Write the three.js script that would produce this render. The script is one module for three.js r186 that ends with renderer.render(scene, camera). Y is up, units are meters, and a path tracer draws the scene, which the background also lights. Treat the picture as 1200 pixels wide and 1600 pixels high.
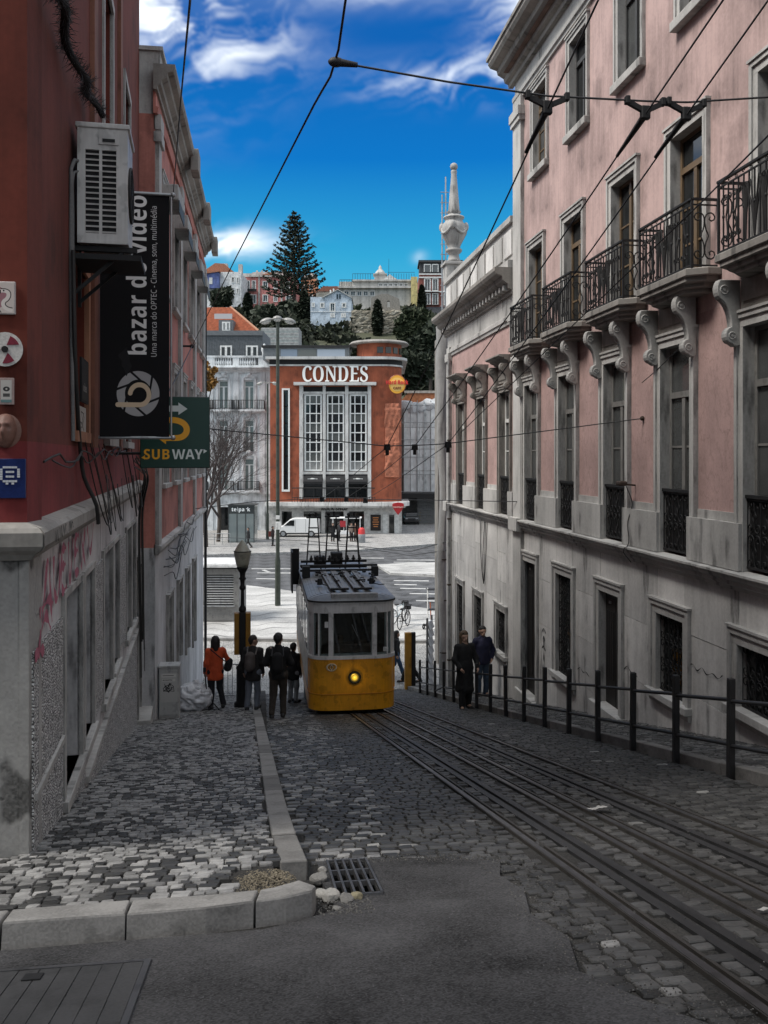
import * as THREE from 'three';
import { mergeGeometries } from 'three/addons/utils/BufferGeometryUtils.js';
import { RoundedBoxGeometry } from 'three/addons/geometries/RoundedBoxGeometry.js';
import { FontLoader } from 'three/addons/loaders/FontLoader.js';
import { TextGeometry } from 'three/addons/geometries/TextGeometry.js';

// ---------------------------------------------------------------- camera, sky, sun, exposure
const scene = new THREE.Scene();
const TURN = Math.atan(188 / 1400);              // the camera looks a little to the right of the street's axis
const camera = new THREE.PerspectiveCamera(2 * Math.atan(800 / 1400) * 180 / Math.PI, 0.75, 0.1, 2500);
camera.position.set(0, 1.45, 0);
camera.rotation.y = -TURN;
camera.setViewOffset(1200, 1600, 0, 85, 1200, 1600);
const renderer = new THREE.WebGLRenderer({ antialias: true });
renderer.toneMapping = THREE.LinearToneMapping;
renderer.toneMappingExposure = 1.8;
renderer.shadowMap.enabled = true;

// random numbers and tileable noise
function rng(seed) { let a = seed >>> 0; return () => { a = (a + 0x6D2B79F5) | 0; let t = Math.imul(a ^ (a >>> 15), 1 | a); t = (t + Math.imul(t ^ (t >>> 7), 61 | t)) ^ t; return ((t ^ (t >>> 14)) >>> 0) / 4294967296; }; }
const R = rng(7);
const rr = (a, b) => a + (b - a) * R();
const clamp = (x, a = 0, b = 1) => Math.min(b, Math.max(a, x));
const sstep = (a, b, x) => { const t = clamp((x - a) / (b - a)); return t * t * (3 - 2 * t); };
const PERM = (() => { const r = rng(99), p = []; for (let i = 0; i < 4096; i++) p.push(r()); return p; })();
const hash3 = (x, y, z) => PERM[((x * 73856093) ^ (y * 19349663) ^ (z * 83492791)) & 4095];
function vnoise(x, y, z, px = 0, py = 0) {
  const xi = Math.floor(x), yi = Math.floor(y), zi = Math.floor(z), fx = x - xi, fy = y - yi, fz = z - zi;
  const u = fx * fx * (3 - 2 * fx), v = fy * fy * (3 - 2 * fy), w = fz * fz * (3 - 2 * fz);
  const wx = (i) => px ? ((i % px) + px) % px : i, wy = (i) => py ? ((i % py) + py) % py : i;
  const a = wx(xi), b = wx(xi + 1), c = wy(yi), d = wy(yi + 1);
  const l = (p, q, t) => p + (q - p) * t;
  return l(l(l(hash3(a, c, zi), hash3(b, c, zi), u), l(hash3(a, d, zi), hash3(b, d, zi), u), v),
    l(l(hash3(a, c, zi + 1), hash3(b, c, zi + 1), u), l(hash3(a, d, zi + 1), hash3(b, d, zi + 1), u), v), w);
}
function fbm(x, y, z, oct = 4) { let s = 0, a = 0.5, n = 0; for (let i = 0; i < oct; i++) { s += a * vnoise(x, y, z + i * 17); n += a; x *= 2.03; y *= 2.03; z *= 2.03; a *= 0.5; } return s / n; }
const tfbm = (u, v, fx, fy, oct, seed = 0) => { let s = 0, a = 0.5, n = 0; for (let i = 0; i < oct; i++) { s += a * vnoise(u * fx, v * fy, seed + i * 13.0, fx, fy); n += a; fx *= 2; fy *= 2; a *= 0.5; } return s / n; };

{ // the sky: deep blue, paler towards the horizon, with drifting thin cloud all round
  const W = 3072, Hh = 1536, data = new Float32Array(W * Hh * 4), D = Math.PI / 180;
  // [azimuth right of the street, elevation, half width, half height, strength] of the cloud banks in view
  const banks = [[-5.5, 26.5, 4.6, 4.2, 1.25], [-1.2, 24.4, 3.6, 1.6, 0.45], [6.5, 27.8, 4.0, 1.0, 0.45], [17.4, 27.3, 3.4, 2.4, 1.25], [11.6, 22.6, 4.6, 1.0, 0.75], [14.4, 23.3, 2.0, 1.2, 0.5], [-2.6, 13.3, 3.4, 0.85, 1.15], [9.9, 12.6, 0.5, 0.4, 0.3]];
  const keys = [[0, 0.13, 0.42, 0.49], [6, 0.075, 0.34, 0.46], [12.7, 0.018, 0.222, 0.39], [18.4, 0.003, 0.106, 0.332], [25, 0.003, 0.071, 0.264], [40, 0.004, 0.056, 0.215], [90.1, 0.004, 0.046, 0.18]];
  const air = e => { let i = 0; while (i < 5 && e > keys[i + 1][0]) i++; const a = keys[i], c = keys[i + 1], f = sstep(0, 1, 0) + clamp((e - a[0]) / (c[0] - a[0])); return [1, 2, 3].map(k => a[k] + (c[k] - a[k]) * f); };
  const inWindow = (a, e) => a > -20 && a < 36 && e > 5 && e < 36;
  for (let j = 0; j < Hh; j++) {
    const el = ((j + 0.5) / Hh - 0.5) * Math.PI;
    for (let i = 0; i < W; i++) {
      const th = ((i + 0.5) / W - 0.5) * 2 * Math.PI;
      const x = Math.cos(th) * Math.cos(el), z = Math.sin(th) * Math.cos(el), y = Math.sin(el);
      const az = Math.atan2(x, -z) / D, e = el / D;
            let [r, g, b] = air(e);
      let den = 0;
      if (e > -1) {
        const k = 1 / Math.max(0.14, y + 0.08), cx = x * k, cz = z * k;
        const wx = fbm(cx * 1.3 + 5, cz * 1.3, 3.1, 2) - 0.5, wz = fbm(cx * 1.3, cz * 1.3 + 9, 7.7, 2) - 0.5;
        const st = fbm(cx * 2.2 + wx * 2.4, cz * 5.2 + wz * 2.4, 1.3, 3); let wisp = 0; if (inWindow(az, e)) { const q1 = fbm(az * 0.3, e * 0.3, 6.6, 3) - 0.5, q2 = fbm(az * 0.3 + 31, e * 0.3, 4.6, 3) - 0.5, u = az * 0.20 + q1 * 2.2 + e * 0.06, v = e * 0.85 + q2 * 2.6 - az * 0.22, n1 = fbm(u, v, 2.2, 6), n2 = fbm(u * 2.3 + 7, v * 3.1, 8.2, 5); wisp = 0.66 * n1 + 0.5 * (1 - Math.abs(2 * n2 - 1)) * n1 + 0.02; }
        const bulk = fbm(cx * 0.9 + wx, cz * 0.9 + wz, 11.3, 3);
        let inview = 0;
        for (const [ba, be, sw, sh, s] of banks) { const du = (az - ba) / sw, dv = (e - be) / sh, q = du * du + dv * dv; if (q < 9) inview += s * Math.exp(-q * 1.1); }
        const keep = sstep(24, 34, Math.max(Math.abs(az - 5.5) * 1.25, e + 1.5));    // beyond the view the same thin cloud goes on
        den = clamp(inview * sstep(0.38, 0.86, wisp) * 1.15, 0, 1) + keep * sstep(0.32, 0.56, 0.6 * bulk + 0.4 * st);
        den = clamp(den, 0, 0.97);
      }
      const lum = 0.62 + (den > 0 ? 0.2 * fbm(x * 9, y * 18, z * 9, 3) : 0);
      r = r + (lum * 0.93 - r) * den; g = g + (lum * 0.985 - g) * den; b = b + (lum * 1.03 - b) * den;
      if (e < 0) { r = 0.16; g = 0.19; b = 0.22; }
      const o = (j * W + i) * 4; data[o] = r; data[o + 1] = g; data[o + 2] = b; data[o + 3] = 1;
    }
  }
  const sky = new THREE.DataTexture(data, W, Hh, THREE.RGBAFormat, THREE.FloatType);
  sky.mapping = THREE.EquirectangularReflectionMapping; sky.magFilter = THREE.LinearFilter; sky.needsUpdate = true; sky.name = 'sky';
  scene.background = sky; scene.environment = sky;
}
const sun = new THREE.DirectionalLight(new THREE.Color(1.0, 0.955, 0.89), 2.5);
{ // sun veiled by thin cloud, from the left and behind, over the roofs of the left-hand row
  const az = -101 * Math.PI / 180, el = 56 * Math.PI / 180;
  sun.position.set(Math.sin(az) * Math.cos(el), Math.sin(el), -Math.cos(az) * Math.cos(el)).multiplyScalar(200);
  sun.target.position.set(0, 0, -40); sun.position.add(sun.target.position); scene.add(sun, sun.target);
  sun.castShadow = true; sun.shadow.radius = 40; sun.shadow.mapSize.set(4096, 4096);
  const c = sun.shadow.camera; c.left = -150; c.right = 150; c.top = 150; c.bottom = -150; c.near = 1; c.far = 600;
}

// ---------------------------------------------------------------- helpers
const counts = {};
function numbered(n) { const k = counts[n] = (counts[n] ?? -1) + 1; return k ? `${n}_${String(k).padStart(3, '0')}` : n; }
function thing(name, label, category, pos = [0, 0, 0], turn = 0, group) {
  const o = new THREE.Group(); o.name = numbered(name); o.position.set(...pos); o.rotation.y = turn;
  o.userData = { label, category }; if (group) o.userData.group = group; scene.add(o); return o;
}
function struct(name, pos = [0, 0, 0]) { const o = new THREE.Group(); o.name = numbered(name); o.position.set(...pos); o.userData = { kind: 'structure' }; scene.add(o); return o; }
function part(name, parent) { const g = new THREE.Group(); g.name = name; parent.add(g); return g; }
function uvMetres(g) {
  const p = g.attributes.position, n = g.attributes.normal, uv = new Float32Array(p.count * 2);
  for (let i = 0; i < p.count; i++) {
    const ax = Math.abs(n.getX(i)), ay = Math.abs(n.getY(i)), az = Math.abs(n.getZ(i)), x = p.getX(i), y = p.getY(i), z = p.getZ(i);
    if (ay > ax && ay > az) { uv[2 * i] = x; uv[2 * i + 1] = z; } else if (ax > az) { uv[2 * i] = z; uv[2 * i + 1] = y; } else { uv[2 * i] = x; uv[2 * i + 1] = y; }
  }
  g.setAttribute('uv', new THREE.BufferAttribute(uv, 2)); return g;
}
function join(list) {
  const l = list.flat(Infinity).filter(Boolean).map(g => { const q = g.index ? g.toNonIndexed() : g; for (const k of Object.keys(q.attributes)) if (!['position', 'normal', 'uv', 'color'].includes(k)) q.deleteAttribute(k); if (!q.attributes.uv) q.setAttribute('uv', new THREE.BufferAttribute(new Float32Array(q.attributes.position.count * 2), 2)); return q; });
  return l.length === 1 ? l[0] : mergeGeometries(l);
}
function mesh(name, geo, mat, parent = scene, keepUV = false) {
  let g = Array.isArray(geo) ? join(geo) : geo;
  if (!keepUV && !g.userData.uvDone) { uvMetres(g); g.userData.uvDone = true; }
  const m = new THREE.Mesh(g, mat); m.name = parent === scene ? numbered(name) : name; m.castShadow = m.receiveShadow = true; parent.add(m); return m;
}
function tag(o, label, category, group) { o.userData = { label, category }; if (group) o.userData.group = group; return o; }
const mv = (g, x = 0, y = 0, z = 0, rx = 0, ry = 0, rz = 0) => { if (rx) g.rotateX(rx); if (ry) g.rotateY(ry); if (rz) g.rotateZ(rz); return g.translate(x, y, z); };
const box = (w, h, d, x = 0, y = 0, z = 0, rx = 0, ry = 0, rz = 0) => mv(new THREE.BoxGeometry(w, h, d), x, y, z, rx, ry, rz);
const bx = (x0, x1, y0, y1, z0, z1) => box(x1 - x0, y1 - y0, z1 - z0, (x0 + x1) / 2, (y0 + y1) / 2, (z0 + z1) / 2);
const rbox = (w, h, d, r, x = 0, y = 0, z = 0, rx = 0, ry = 0, rz = 0) => mv(new RoundedBoxGeometry(w, h, d, 1, Math.min(r, w / 2.01, h / 2.01, d / 2.01)), x, y, z, rx, ry, rz);
const cyl = (r1, r2, h, seg = 12, x = 0, y = 0, z = 0, rx = 0, ry = 0, rz = 0) => mv(new THREE.CylinderGeometry(r1, r2, h, seg), x, y, z, rx, ry, rz);
const sph = (r, x = 0, y = 0, z = 0, sx = 1, sy = 1, sz = 1, a = 12, b = 8) => new THREE.SphereGeometry(r, a, b).scale(sx, sy, sz).translate(x, y, z);
const V = (x, y, z) => new THREE.Vector3(x, y, z);
const va = a => Array.isArray(a) ? V(...a) : a;
function bar(p, q, r1, r2 = r1, seg = 6) {
  p = va(p); q = va(q); const d = q.clone().sub(p), L = d.length(); const g = new THREE.CylinderGeometry(r2, r1, L, seg);
  g.applyQuaternion(new THREE.Quaternion().setFromUnitVectors(V(0, 1, 0), d.divideScalar(L || 1))); const m = p.clone().add(q).multiplyScalar(0.5); return g.translate(m.x, m.y, m.z);
}
function sqbar(p, q, w, h) { // bar of square section, upright
  p = va(p); q = va(q); const d = q.clone().sub(p), L = d.length(), g = new THREE.BoxGeometry(w, h, L); const m = new THREE.Matrix4().lookAt(q, p, V(0, 1, 0)); g.applyMatrix4(m); const c = p.clone().add(q).multiplyScalar(0.5); return g.translate(c.x, c.y, c.z);
}
const tube = (pts, r, seg = 24, rad = 5, closed = false) => new THREE.TubeGeometry(new THREE.CatmullRomCurve3(pts.map(va), closed), seg, r, rad, closed);
const lathe = (pts, seg = 20) => new THREE.LatheGeometry(pts.map(p => new THREE.Vector2(p[0], p[1])), seg);
// a moulding: profile [[out, up], ...] drawn along local x from x0 to x1
function mould(profile, x0, x1, m0 = 0, m1 = 0) {
  const s = new THREE.Shape(profile.map(p => new THREE.Vector2(p[0], p[1]))); const g = new THREE.ExtrudeGeometry(s, { depth: x1 - x0, bevelEnabled: false });
  const p = g.attributes.position; for (let i = 0; i < p.count; i++) { const a = p.getX(i), c = p.getZ(i); p.setXYZ(i, c > (x1 - x0) / 2 ? x1 + m1 * a : x0 - m0 * a, p.getY(i), a); }
  for (let i = 0; i < p.count; i += 3) { const t = [p.getX(i), p.getY(i), p.getZ(i)]; p.setXYZ(i, p.getX(i + 1), p.getY(i + 1), p.getZ(i + 1)); p.setXYZ(i + 1, ...t); }
  g.computeVertexNormals(); return g;
}
function poly(pts, holes = [], depth = 0.1, bevel = 0) { // outline in x, y pulled back to -depth
  const s = new THREE.Shape(pts.map(p => new THREE.Vector2(...p))); for (const h of holes) s.holes.push(new THREE.Path(h.map(p => new THREE.Vector2(...p))));
  return new THREE.ExtrudeGeometry(s, { depth, bevelEnabled: bevel > 0, bevelSize: bevel, bevelThickness: bevel, bevelSegments: 1, bevelOffset: -bevel, curveSegments: 10 }).translate(0, 0, -depth);
}
const rect = (x0, x1, y0, y1) => [[x0, y0], [x1, y0], [x1, y1], [x0, y1]];

// ---------------------------------------------------------------- textures and materials (grain, stains, wear: no light)
function texture(size, fn, { srgb = true, metres = 1, w = size, h = size } = {}) {
  const d = new Uint8Array(w * h * 4);
  for (let j = 0; j < h; j++) for (let i = 0; i < w; i++) { const c = fn(i / w, j / h), o = (j * w + i) * 4; const a = Array.isArray(c) ? c : [c, c, c]; d[o] = clamp(a[0]) * 255; d[o + 1] = clamp(a[1]) * 255; d[o + 2] = clamp(a[2]) * 255; d[o + 3] = a.length > 3 ? clamp(a[3]) * 255 : 255; }
  const t = new THREE.DataTexture(d, w, h); t.wrapS = t.wrapT = THREE.RepeatWrapping; t.magFilter = THREE.LinearFilter; t.minFilter = THREE.LinearMipmapLinearFilter; t.generateMipmaps = true;
  if (srgb) t.colorSpace = THREE.SRGBColorSpace; t.repeat.set(1 / metres, 1 / metres); t.needsUpdate = true; return t;
}
function twin(t) { const c = t.clone(); c.colorSpace = THREE.NoColorSpace; c.needsUpdate = true; return c; }
const grey = t => Math.pow(t, 1 / 2.2);
const T = {};
T.plaster = texture(512, (u, v) => { const a = tfbm(u, v, 4, 4, 5, 1), s = tfbm(u, v, 60, 5, 3, 4), f = tfbm(u, v, 90, 90, 2, 8), p = sstep(0.58, 0.72, tfbm(u, v, 6, 5, 5, 21)); return grey(clamp(0.62 + 0.42 * (a - 0.5) * 1.8 + 0.3 * (s - 0.5) + 0.16 * (f - 0.5) - 0.2 * p + 0.2)); }, { metres: 3.1 });
T.streak = texture(512, (u, v) => { const a = tfbm(u, v, 3, 3, 4, 31), s = tfbm(u, v, 36, 5, 4, 33), t = sstep(0.52, 0.75, tfbm(u, v, 15, 3, 5, 37)) * sstep(0.35, 0.6, tfbm(u, v, 4, 4, 4, 39)), f = tfbm(u, v, 100, 100, 2, 38); return grey(clamp(0.86 + 0.6 * (a - 0.5) + 0.24 * (s - 0.5) - 0.44 * t + 0.16 * (f - 0.5))); }, { metres: 2.7 });
T.stone = texture(512, (u, v) => { const a = tfbm(u, v, 5, 5, 5, 41), f = tfbm(u, v, 128, 128, 2, 43), m = sstep(0.55, 0.75, tfbm(u, v, 9, 9, 4, 47)); return grey(clamp(0.84 + 0.5 * (a - 0.5) + 0.34 * (f - 0.5) - 0.22 * m)); }, { metres: 1.3 });
T.asphalt = texture(1024, (u, v) => { const a = tfbm(u, v, 4, 4, 5, 51), f = tfbm(u, v, 256, 256, 1, 53), g = tfbm(u, v, 200, 200, 1, 57), m = sstep(0.5, 0.7, tfbm(u, v, 7, 7, 5, 58)); return grey(clamp(0.52 + 0.75 * (a - 0.5) + 0.6 * (f - 0.5) + (g > 0.9 ? 0.9 * (g - 0.7) / 0.3 : 0) - 0.12 * m)); }, { metres: 2.0 });
function worley(u, v, n, seed) { const x = u * n, y = v * n, xi = Math.floor(x), yi = Math.floor(y); let a = 9, b = 9; for (let i = -1; i < 2; i++) for (let j = -1; j < 2; j++) { const cx = ((xi + i) % n + n) % n, cy = ((yi + j) % n + n) % n, dx = xi + i + hash3(cx, cy, seed) - x, dy = yi + j + hash3(cx, cy, seed + 5) - y, d = Math.hypot(dx, dy); if (d < a) { b = a; a = d; } else if (d < b) b = d; } return [a, b]; }
T.pebble = texture(512, (u, v) => { const [a, b] = worley(u, v, 56, 3), k = hash3(Math.floor(u * 512 / 8), Math.floor(v * 512 / 8), 2); return grey(clamp(sstep(0.02, 0.4, b - a) * (0.25 + 1.1 * tfbm(u, v, 56, 56, 1, 60)) + 0.05 + 0.1 * k)); }, { metres: 1.35 });
T.peel = texture(512, (u, v) => { const n1 = tfbm(u, v, 14, 7, 4, 66), n2 = tfbm(u, v, 24, 12, 3, 64), e = (1 - sstep(0, 0.06, Math.abs(n1 - 0.5))) * 0.8 + (1 - sstep(0, 0.05, Math.abs(n2 - 0.5))) * 0.45, m = tfbm(u, v, 5, 4, 5, 67), f = tfbm(u, v, 110, 110, 2, 68); return grey(clamp(0.82 - 0.20 * e * (0.3 + m) + 0.4 * (m - 0.5) + 0.16 * (f - 0.5))); }, { metres: 1.9 });
T.blotch = texture(512, (u, v) => { const a = tfbm(u, v, 3, 3, 6, 141), d = sstep(0.52, 0.66, tfbm(u, v, 6, 4, 6, 143)), f = tfbm(u, v, 90, 90, 2, 144), c = (1 - sstep(0, 0.02, Math.abs(tfbm(u, v, 5, 4, 5, 147) - 0.5))); return grey(clamp(0.86 + 0.6 * (a - 0.5) - 0.5 * d * (0.5 + f) + 0.2 * (f - 0.5) - 0.25 * c)); }, { metres: 1.7 });
T.cloth = texture(256, (u, v) => { const f = tfbm(u, v, 64, 64, 2, 71), a = tfbm(u, v, 4, 4, 4, 72); return grey(clamp(0.82 + 0.3 * (f - 0.5) + 0.35 * (a - 0.5))); }, { metres: 0.6 });
T.metal = texture(256, (u, v) => { const a = tfbm(u, v, 5, 5, 5, 75), s = tfbm(u, v, 50, 4, 3, 76), m = sstep(0.56, 0.7, tfbm(u, v, 11, 9, 4, 77)); return grey(clamp(0.84 + 0.35 * (a - 0.5) + 0.2 * (s - 0.5) - 0.2 * m)); }, { metres: 1.1 });
T.rough = texture(256, (u, v) => 0.55 + 0.5 * (tfbm(u, v, 6, 6, 5, 81) - 0.5) + 0.2 * (tfbm(u, v, 64, 64, 1, 82) - 0.5), { srgb: false, metres: 1.5 });
T.leaf = texture(256, (u, v) => grey(clamp(0.7 + 0.9 * (tfbm(u, v, 20, 20, 3, 85) - 0.5))), { metres: 3 });
for (const k of ['blotch', 'plaster', 'streak', 'stone', 'asphalt', 'pebble', 'peel', 'cloth', 'metal']) T[k + 'B'] = twin(T[k]);
const lin = (r, g = r, b = r) => new THREE.Color().setRGB(r, g, b);
function mat(color, tex, { rough = 0.85, metal = 0, bump = 0, ...o } = {}) {
  const p = { color: color instanceof THREE.Color ? color : lin(...[color].flat()), roughness: rough, metalness: metal, ...o };
  if (tex) { p.map = T[tex]; if (bump) { p.bumpMap = T[tex + 'B']; p.bumpScale = bump; } }
  return new (o.clearcoat || o.transmission || o.sheen ? THREE.MeshPhysicalMaterial : THREE.MeshStandardMaterial)(p);
}
const M = {
  asphalt: mat([0.084, 0.083, 0.087], 'asphalt', { rough: 0.88, bump: 0.006 }),
  avenue: mat([0.13, 0.132, 0.14], 'asphalt', { rough: 0.85, bump: 0.004 }),
  grit: mat([0.055, 0.052, 0.048], 'asphalt', { rough: 0.95, bump: 0.008 }),
  kerb: mat([0.29, 0.283, 0.272], 'stone', { bump: 0.006 }),
  kerbDark: mat([0.19, 0.186, 0.18], 'stone', { bump: 0.006 }),
  iron: mat([0.009, 0.009, 0.010], 'metal', { rough: 0.7, metal: 0, bump: 0.002 }),
  ironRust: mat([0.06, 0.04, 0.03], 'metal', { rough: 0.8, metal: 0.2, bump: 0.003 }),
  rail: mat([0.17, 0.17, 0.18], 'metal', { rough: 0.36, metal: 0.85 }),
  groove: mat([0.02, 0.02, 0.02], 'metal', { rough: 0.9 }),
  black: mat([0.012, 0.012, 0.014], 'cloth', { rough: 0.9 }),
  rubber: mat([0.015, 0.015, 0.015], null, { rough: 0.75 }),
  glass: mat([0.012, 0.014, 0.015], null, { rough: 0.06 }),
  glassGrey: mat([0.085, 0.09, 0.09], 'cloth', { rough: 0.12, clearcoat: 0.5, clearcoatRoughness: 0.08 }),
  white: mat([0.74, 0.74, 0.72], 'metal', { rough: 0.55 }),
  steel: mat([0.42, 0.43, 0.44], 'metal', { rough: 0.4, metal: 0.7 }),
  limestone: mat([0.52, 0.50, 0.47], 'streak', { bump: 0.006 }),
};
// ---------------------------------------------------------------- the sloping street
const SL = 0.2135, TILT = Math.atan(SL), CT = Math.cos(TILT), LEVEL = -6.45;   // fall of the street, level of the square
const roadY = t => -SL * t;
const onSlope = (x, t, h = 0) => [x, h, -t / CT];                            // in the axes of a sheet laid on the slope
function slope(name) { const g = struct(name); g.rotation.x = -TILT; return g; }
function sheet(pts, h0, h1, holes = []) { // outline in (x, t) on the slope, from height h0 to h1
  const s = new THREE.Shape(pts.map(([x, t]) => new THREE.Vector2(x, t / CT))); for (const q of holes) s.holes.push(new THREE.Path(q.map(([x, t]) => new THREE.Vector2(x, t / CT))));
  return new THREE.ExtrudeGeometry(s, { depth: h1 - h0, bevelEnabled: false }).rotateX(-Math.PI / 2).translate(0, h0, 0);
}
const inPoly = (pts, x, y) => { let c = false; for (let i = 0, j = pts.length - 1; i < pts.length; j = i++) { const [xi, yi] = pts[i], [xj, yj] = pts[j]; if ((yi > y) !== (yj > y) && x < (xj - xi) * (y - yi) / (yj - yi) + xi) c = !c; } return c; };
const sees = (x, t) => { const X = x * Math.cos(TURN) - t * Math.sin(TURN), D = x * Math.sin(TURN) + t * Math.cos(TURN); return D > 0.5 && Math.abs(X / D) < 0.45; };

const bed = slope('road_bed'), pitHole = [[0.43, 5.17], [0.67, 5.17], [0.67, 5.975], [0.43, 5.975]];
mesh('grit', sheet([[-9, -8], [12, -8], [12, 30.4], [-9, 30.4]], -0.3, -0.012, [pitHole]), M.grit, bed);

function cobbleShape(seed) { // a hewn stone: uneven outline, worn round edge, slightly domed top
  const r = rng(seed), n = 8, ring = [];
  for (let i = 0; i < n; i++) { const a = i / n * 2 * Math.PI + 0.0001, c = Math.cos(a), s = Math.sin(a), k = 0.5 / Math.max(Math.abs(c), Math.abs(s)); const q = k * (i % 2 ? 0.76 + 0.26 * r() : 0.90 + 0.14 * r()); ring.push([c * q, s * q]); }
  const pos = [], tri = (a, b, c) => pos.push(...a, ...b, ...c), P = (i, f, y) => [ring[i % n][0] * f, y, ring[i % n][1] * f];
  const dome = 0.03 + 0.05 * r(), tilt = (r() - 0.5) * 0.14, tilt2 = (r() - 0.5) * 0.14, T2 = (i, f, y) => { const p = P(i, f, y); p[1] += tilt * p[0] + tilt2 * p[2]; return p; };
  for (let i = 0; i < n; i++) { tri([0, dome, 0], T2(i + 1, 0.9, 0), T2(i, 0.9, 0)); tri(T2(i, 0.9, 0), T2(i + 1, 0.9, 0), P(i, 1, -0.12)); tri(T2(i + 1, 0.9, 0), P(i + 1, 1, -0.12), P(i, 1, -0.12)); tri(P(i, 1, -0.12), P(i + 1, 1, -0.12), P(i, 1, -0.7)); tri(P(i + 1, 1, -0.12), P(i + 1, 1, -0.7), P(i, 1, -0.7)); }
  let g = new THREE.BufferGeometry(); g.setAttribute('position', new THREE.Float32BufferAttribute(pos, 3)); g.computeVertexNormals();
  uvMetres(g); const uv = g.attributes.uv; for (let i = 0; i < uv.count; i++) uv.setXY(i, uv.getX(i) * 0.1 + seed * 0.37, uv.getY(i) * 0.1 + seed * 0.61); g.userData.uvDone = true; return g;
}
const cobbleShapes = Array.from({ length: 7 }, (_, i) => cobbleShape(300 + i));
function cobbles(parent, { x0, x1, t0, t1, sx, st, inside, tone, h = 0, bend = 0, seed = 1, tall = 0.05, turn = 0 }) {
  const r = rng(seed), list = [];
  let row = 0;
  for (let t = t0; t < t1; t += st, row++) {
    let x = x0 - r() * sx;
    while (x < x1) {
      const w = sx * (0.72 + 0.6 * r()), cx = x + w / 2, ct = t + bend * Math.sin(cx * 2.1 + t * 0.6) + (r() - 0.5) * st * 0.14;
      if (inside(cx, ct)) list.push({ x: cx, t: ct, w: w * 0.945, d: st * (0.88 + 0.11 * r()), a: turn + (r() - 0.5) * 0.16, h: h + (r() - 0.5) * 0.010, c: tone(cx, ct, r), v: Math.floor(r() * 7) });
      x += w;
    }
  }
  list.sort((p, q) => (sees(q.x, q.t) ? 1e4 : 0) - q.t - ((sees(p.x, p.t) ? 1e4 : 0) - p.t));
  const mats = {}, q = new THREE.Quaternion(), up = V(0, 1, 0), M4 = new THREE.Matrix4();
  const place = s => { q.setFromAxisAngle(up, s.a); return M4.compose(V(...onSlope(s.x, s.t, s.h)), q, V(s.w, tall, s.d)); };
  list.slice(0, 300).forEach(s => {
    const l = Math.round(Math.sqrt(s.c[0]) * 30) / 30, key = l;
    mats[key] ??= mat([l * l, l * l * 0.985, l * l * 0.96], 'stone', { rough: 0.55, bump: 0.004 });
    const m = mesh('cobble', cobbleShapes[s.v], mats[key], parent); place(s).decompose(m.position, m.quaternion, m.scale);
  });
  const rest = list.slice(300), byV = Array.from({ length: 7 }, () => []); rest.forEach(s => byV[s.v].push(s));
  const common = mat([1, 1, 1], 'stone', { rough: 0.55, bump: 0.004 });
  byV.forEach((l, v) => { if (!l.length) return; const im = new THREE.InstancedMesh(cobbleShapes[v], common, l.length); im.name = 'far_cobbles'; im.userData = { kind: 'stuff' }; l.forEach((s, i) => { im.setMatrixAt(i, place(s)); im.setColorAt(i, lin(...s.c)); }); im.castShadow = im.receiveShadow = true; parent.add(im); });
}

// left pavement: pale and dark stones mixed
const wallL = t => t < 18.4 ? -1.58 - 0.0729 * (t - 6.31) : -2.15;
const kerbL = t => t < 7 ? 0.21 + (7 - t) * 0.05 : 0.21 - (t - 7) * 0.0205;     // outer edge of the left kerb
{
  const p = slope('left_pavement');
  mesh('bedding', sheet([[-5, 4.80], [-1.3, 4.86], [-0.1, 4.9], [0.06, 5.0], [0.06, 30.4], [-5, 30.4]], -0.01, 0.096), M.grit, p);
  const hole = (x, t) => Math.hypot((x + 0.0) / 0.2, (t - 5.3) / 0.33) < 1;
  const common = {
    inside: (x, t) => x < kerbL(t) - 0.2 && (x > wallL(t) - 0.05 || t < 6.25) && !hole(x, t) && t > 4.95 + (x > -0.35 ? (x + 0.35) * 0.5 : 0),
    tone: (x, t, r) => { const n = fbm(x * 4, t * 3, 4, 3), dark = r() < 0.42 + (n - 0.5) * 0.9; const v = dark ? 0.028 + 0.04 * r() : 0.19 + 0.22 * r(); return [v, v * 0.985, v * (0.95 + 0.02 * r())]; },
  };
  cobbles(p, {
    x0: -4.4, x1: 0.1, t0: 4.93, t1: 6.1, sx: 0.095, st: 0.076, h: 0.118, tall: 0.06, bend: 0.05, seed: 11, ...common, inside: (x, t) => common.inside(x, t) && t < 6.05 }); cobbles(p, { x0: -3, x1: 0.1, t0: 6.08, t1: 30.2, sx: 0.074, st: 0.058, h: 0.118, tall: 0.05, bend: 0.03, seed: 12, ...common });
  const fine = new THREE.InstancedMesh(new THREE.IcosahedronGeometry(0.0055, 0), mat([1, 1, 1], 'stone'), 1500); fine.name = 'loose_sand'; fine.userData = { kind: 'stuff' };
  const r = rng(5), m4 = new THREE.Matrix4();
  for (let i = 0; i < 1500; i++) { const a = r() * 6.28, d = Math.sqrt(r()), x = 0.0 + Math.cos(a) * d * 0.19, t = 5.28 + Math.sin(a) * d * 0.31; const s = 0.35 + r(); m4.makeRotationFromEuler(new THREE.Euler(r() * 6, r() * 6, 0)).scale(V(s, s * 0.7, s)).setPosition(...onSlope(x, t, 0.092 + 0.008 * (1 - d) * (1 + r()))); fine.setMatrixAt(i, m4); const v = 0.10 + 0.24 * r(); fine.setColorAt(i, lin(v, v * 0.86, v * 0.62)); }
  p.add(fine);
}
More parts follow.
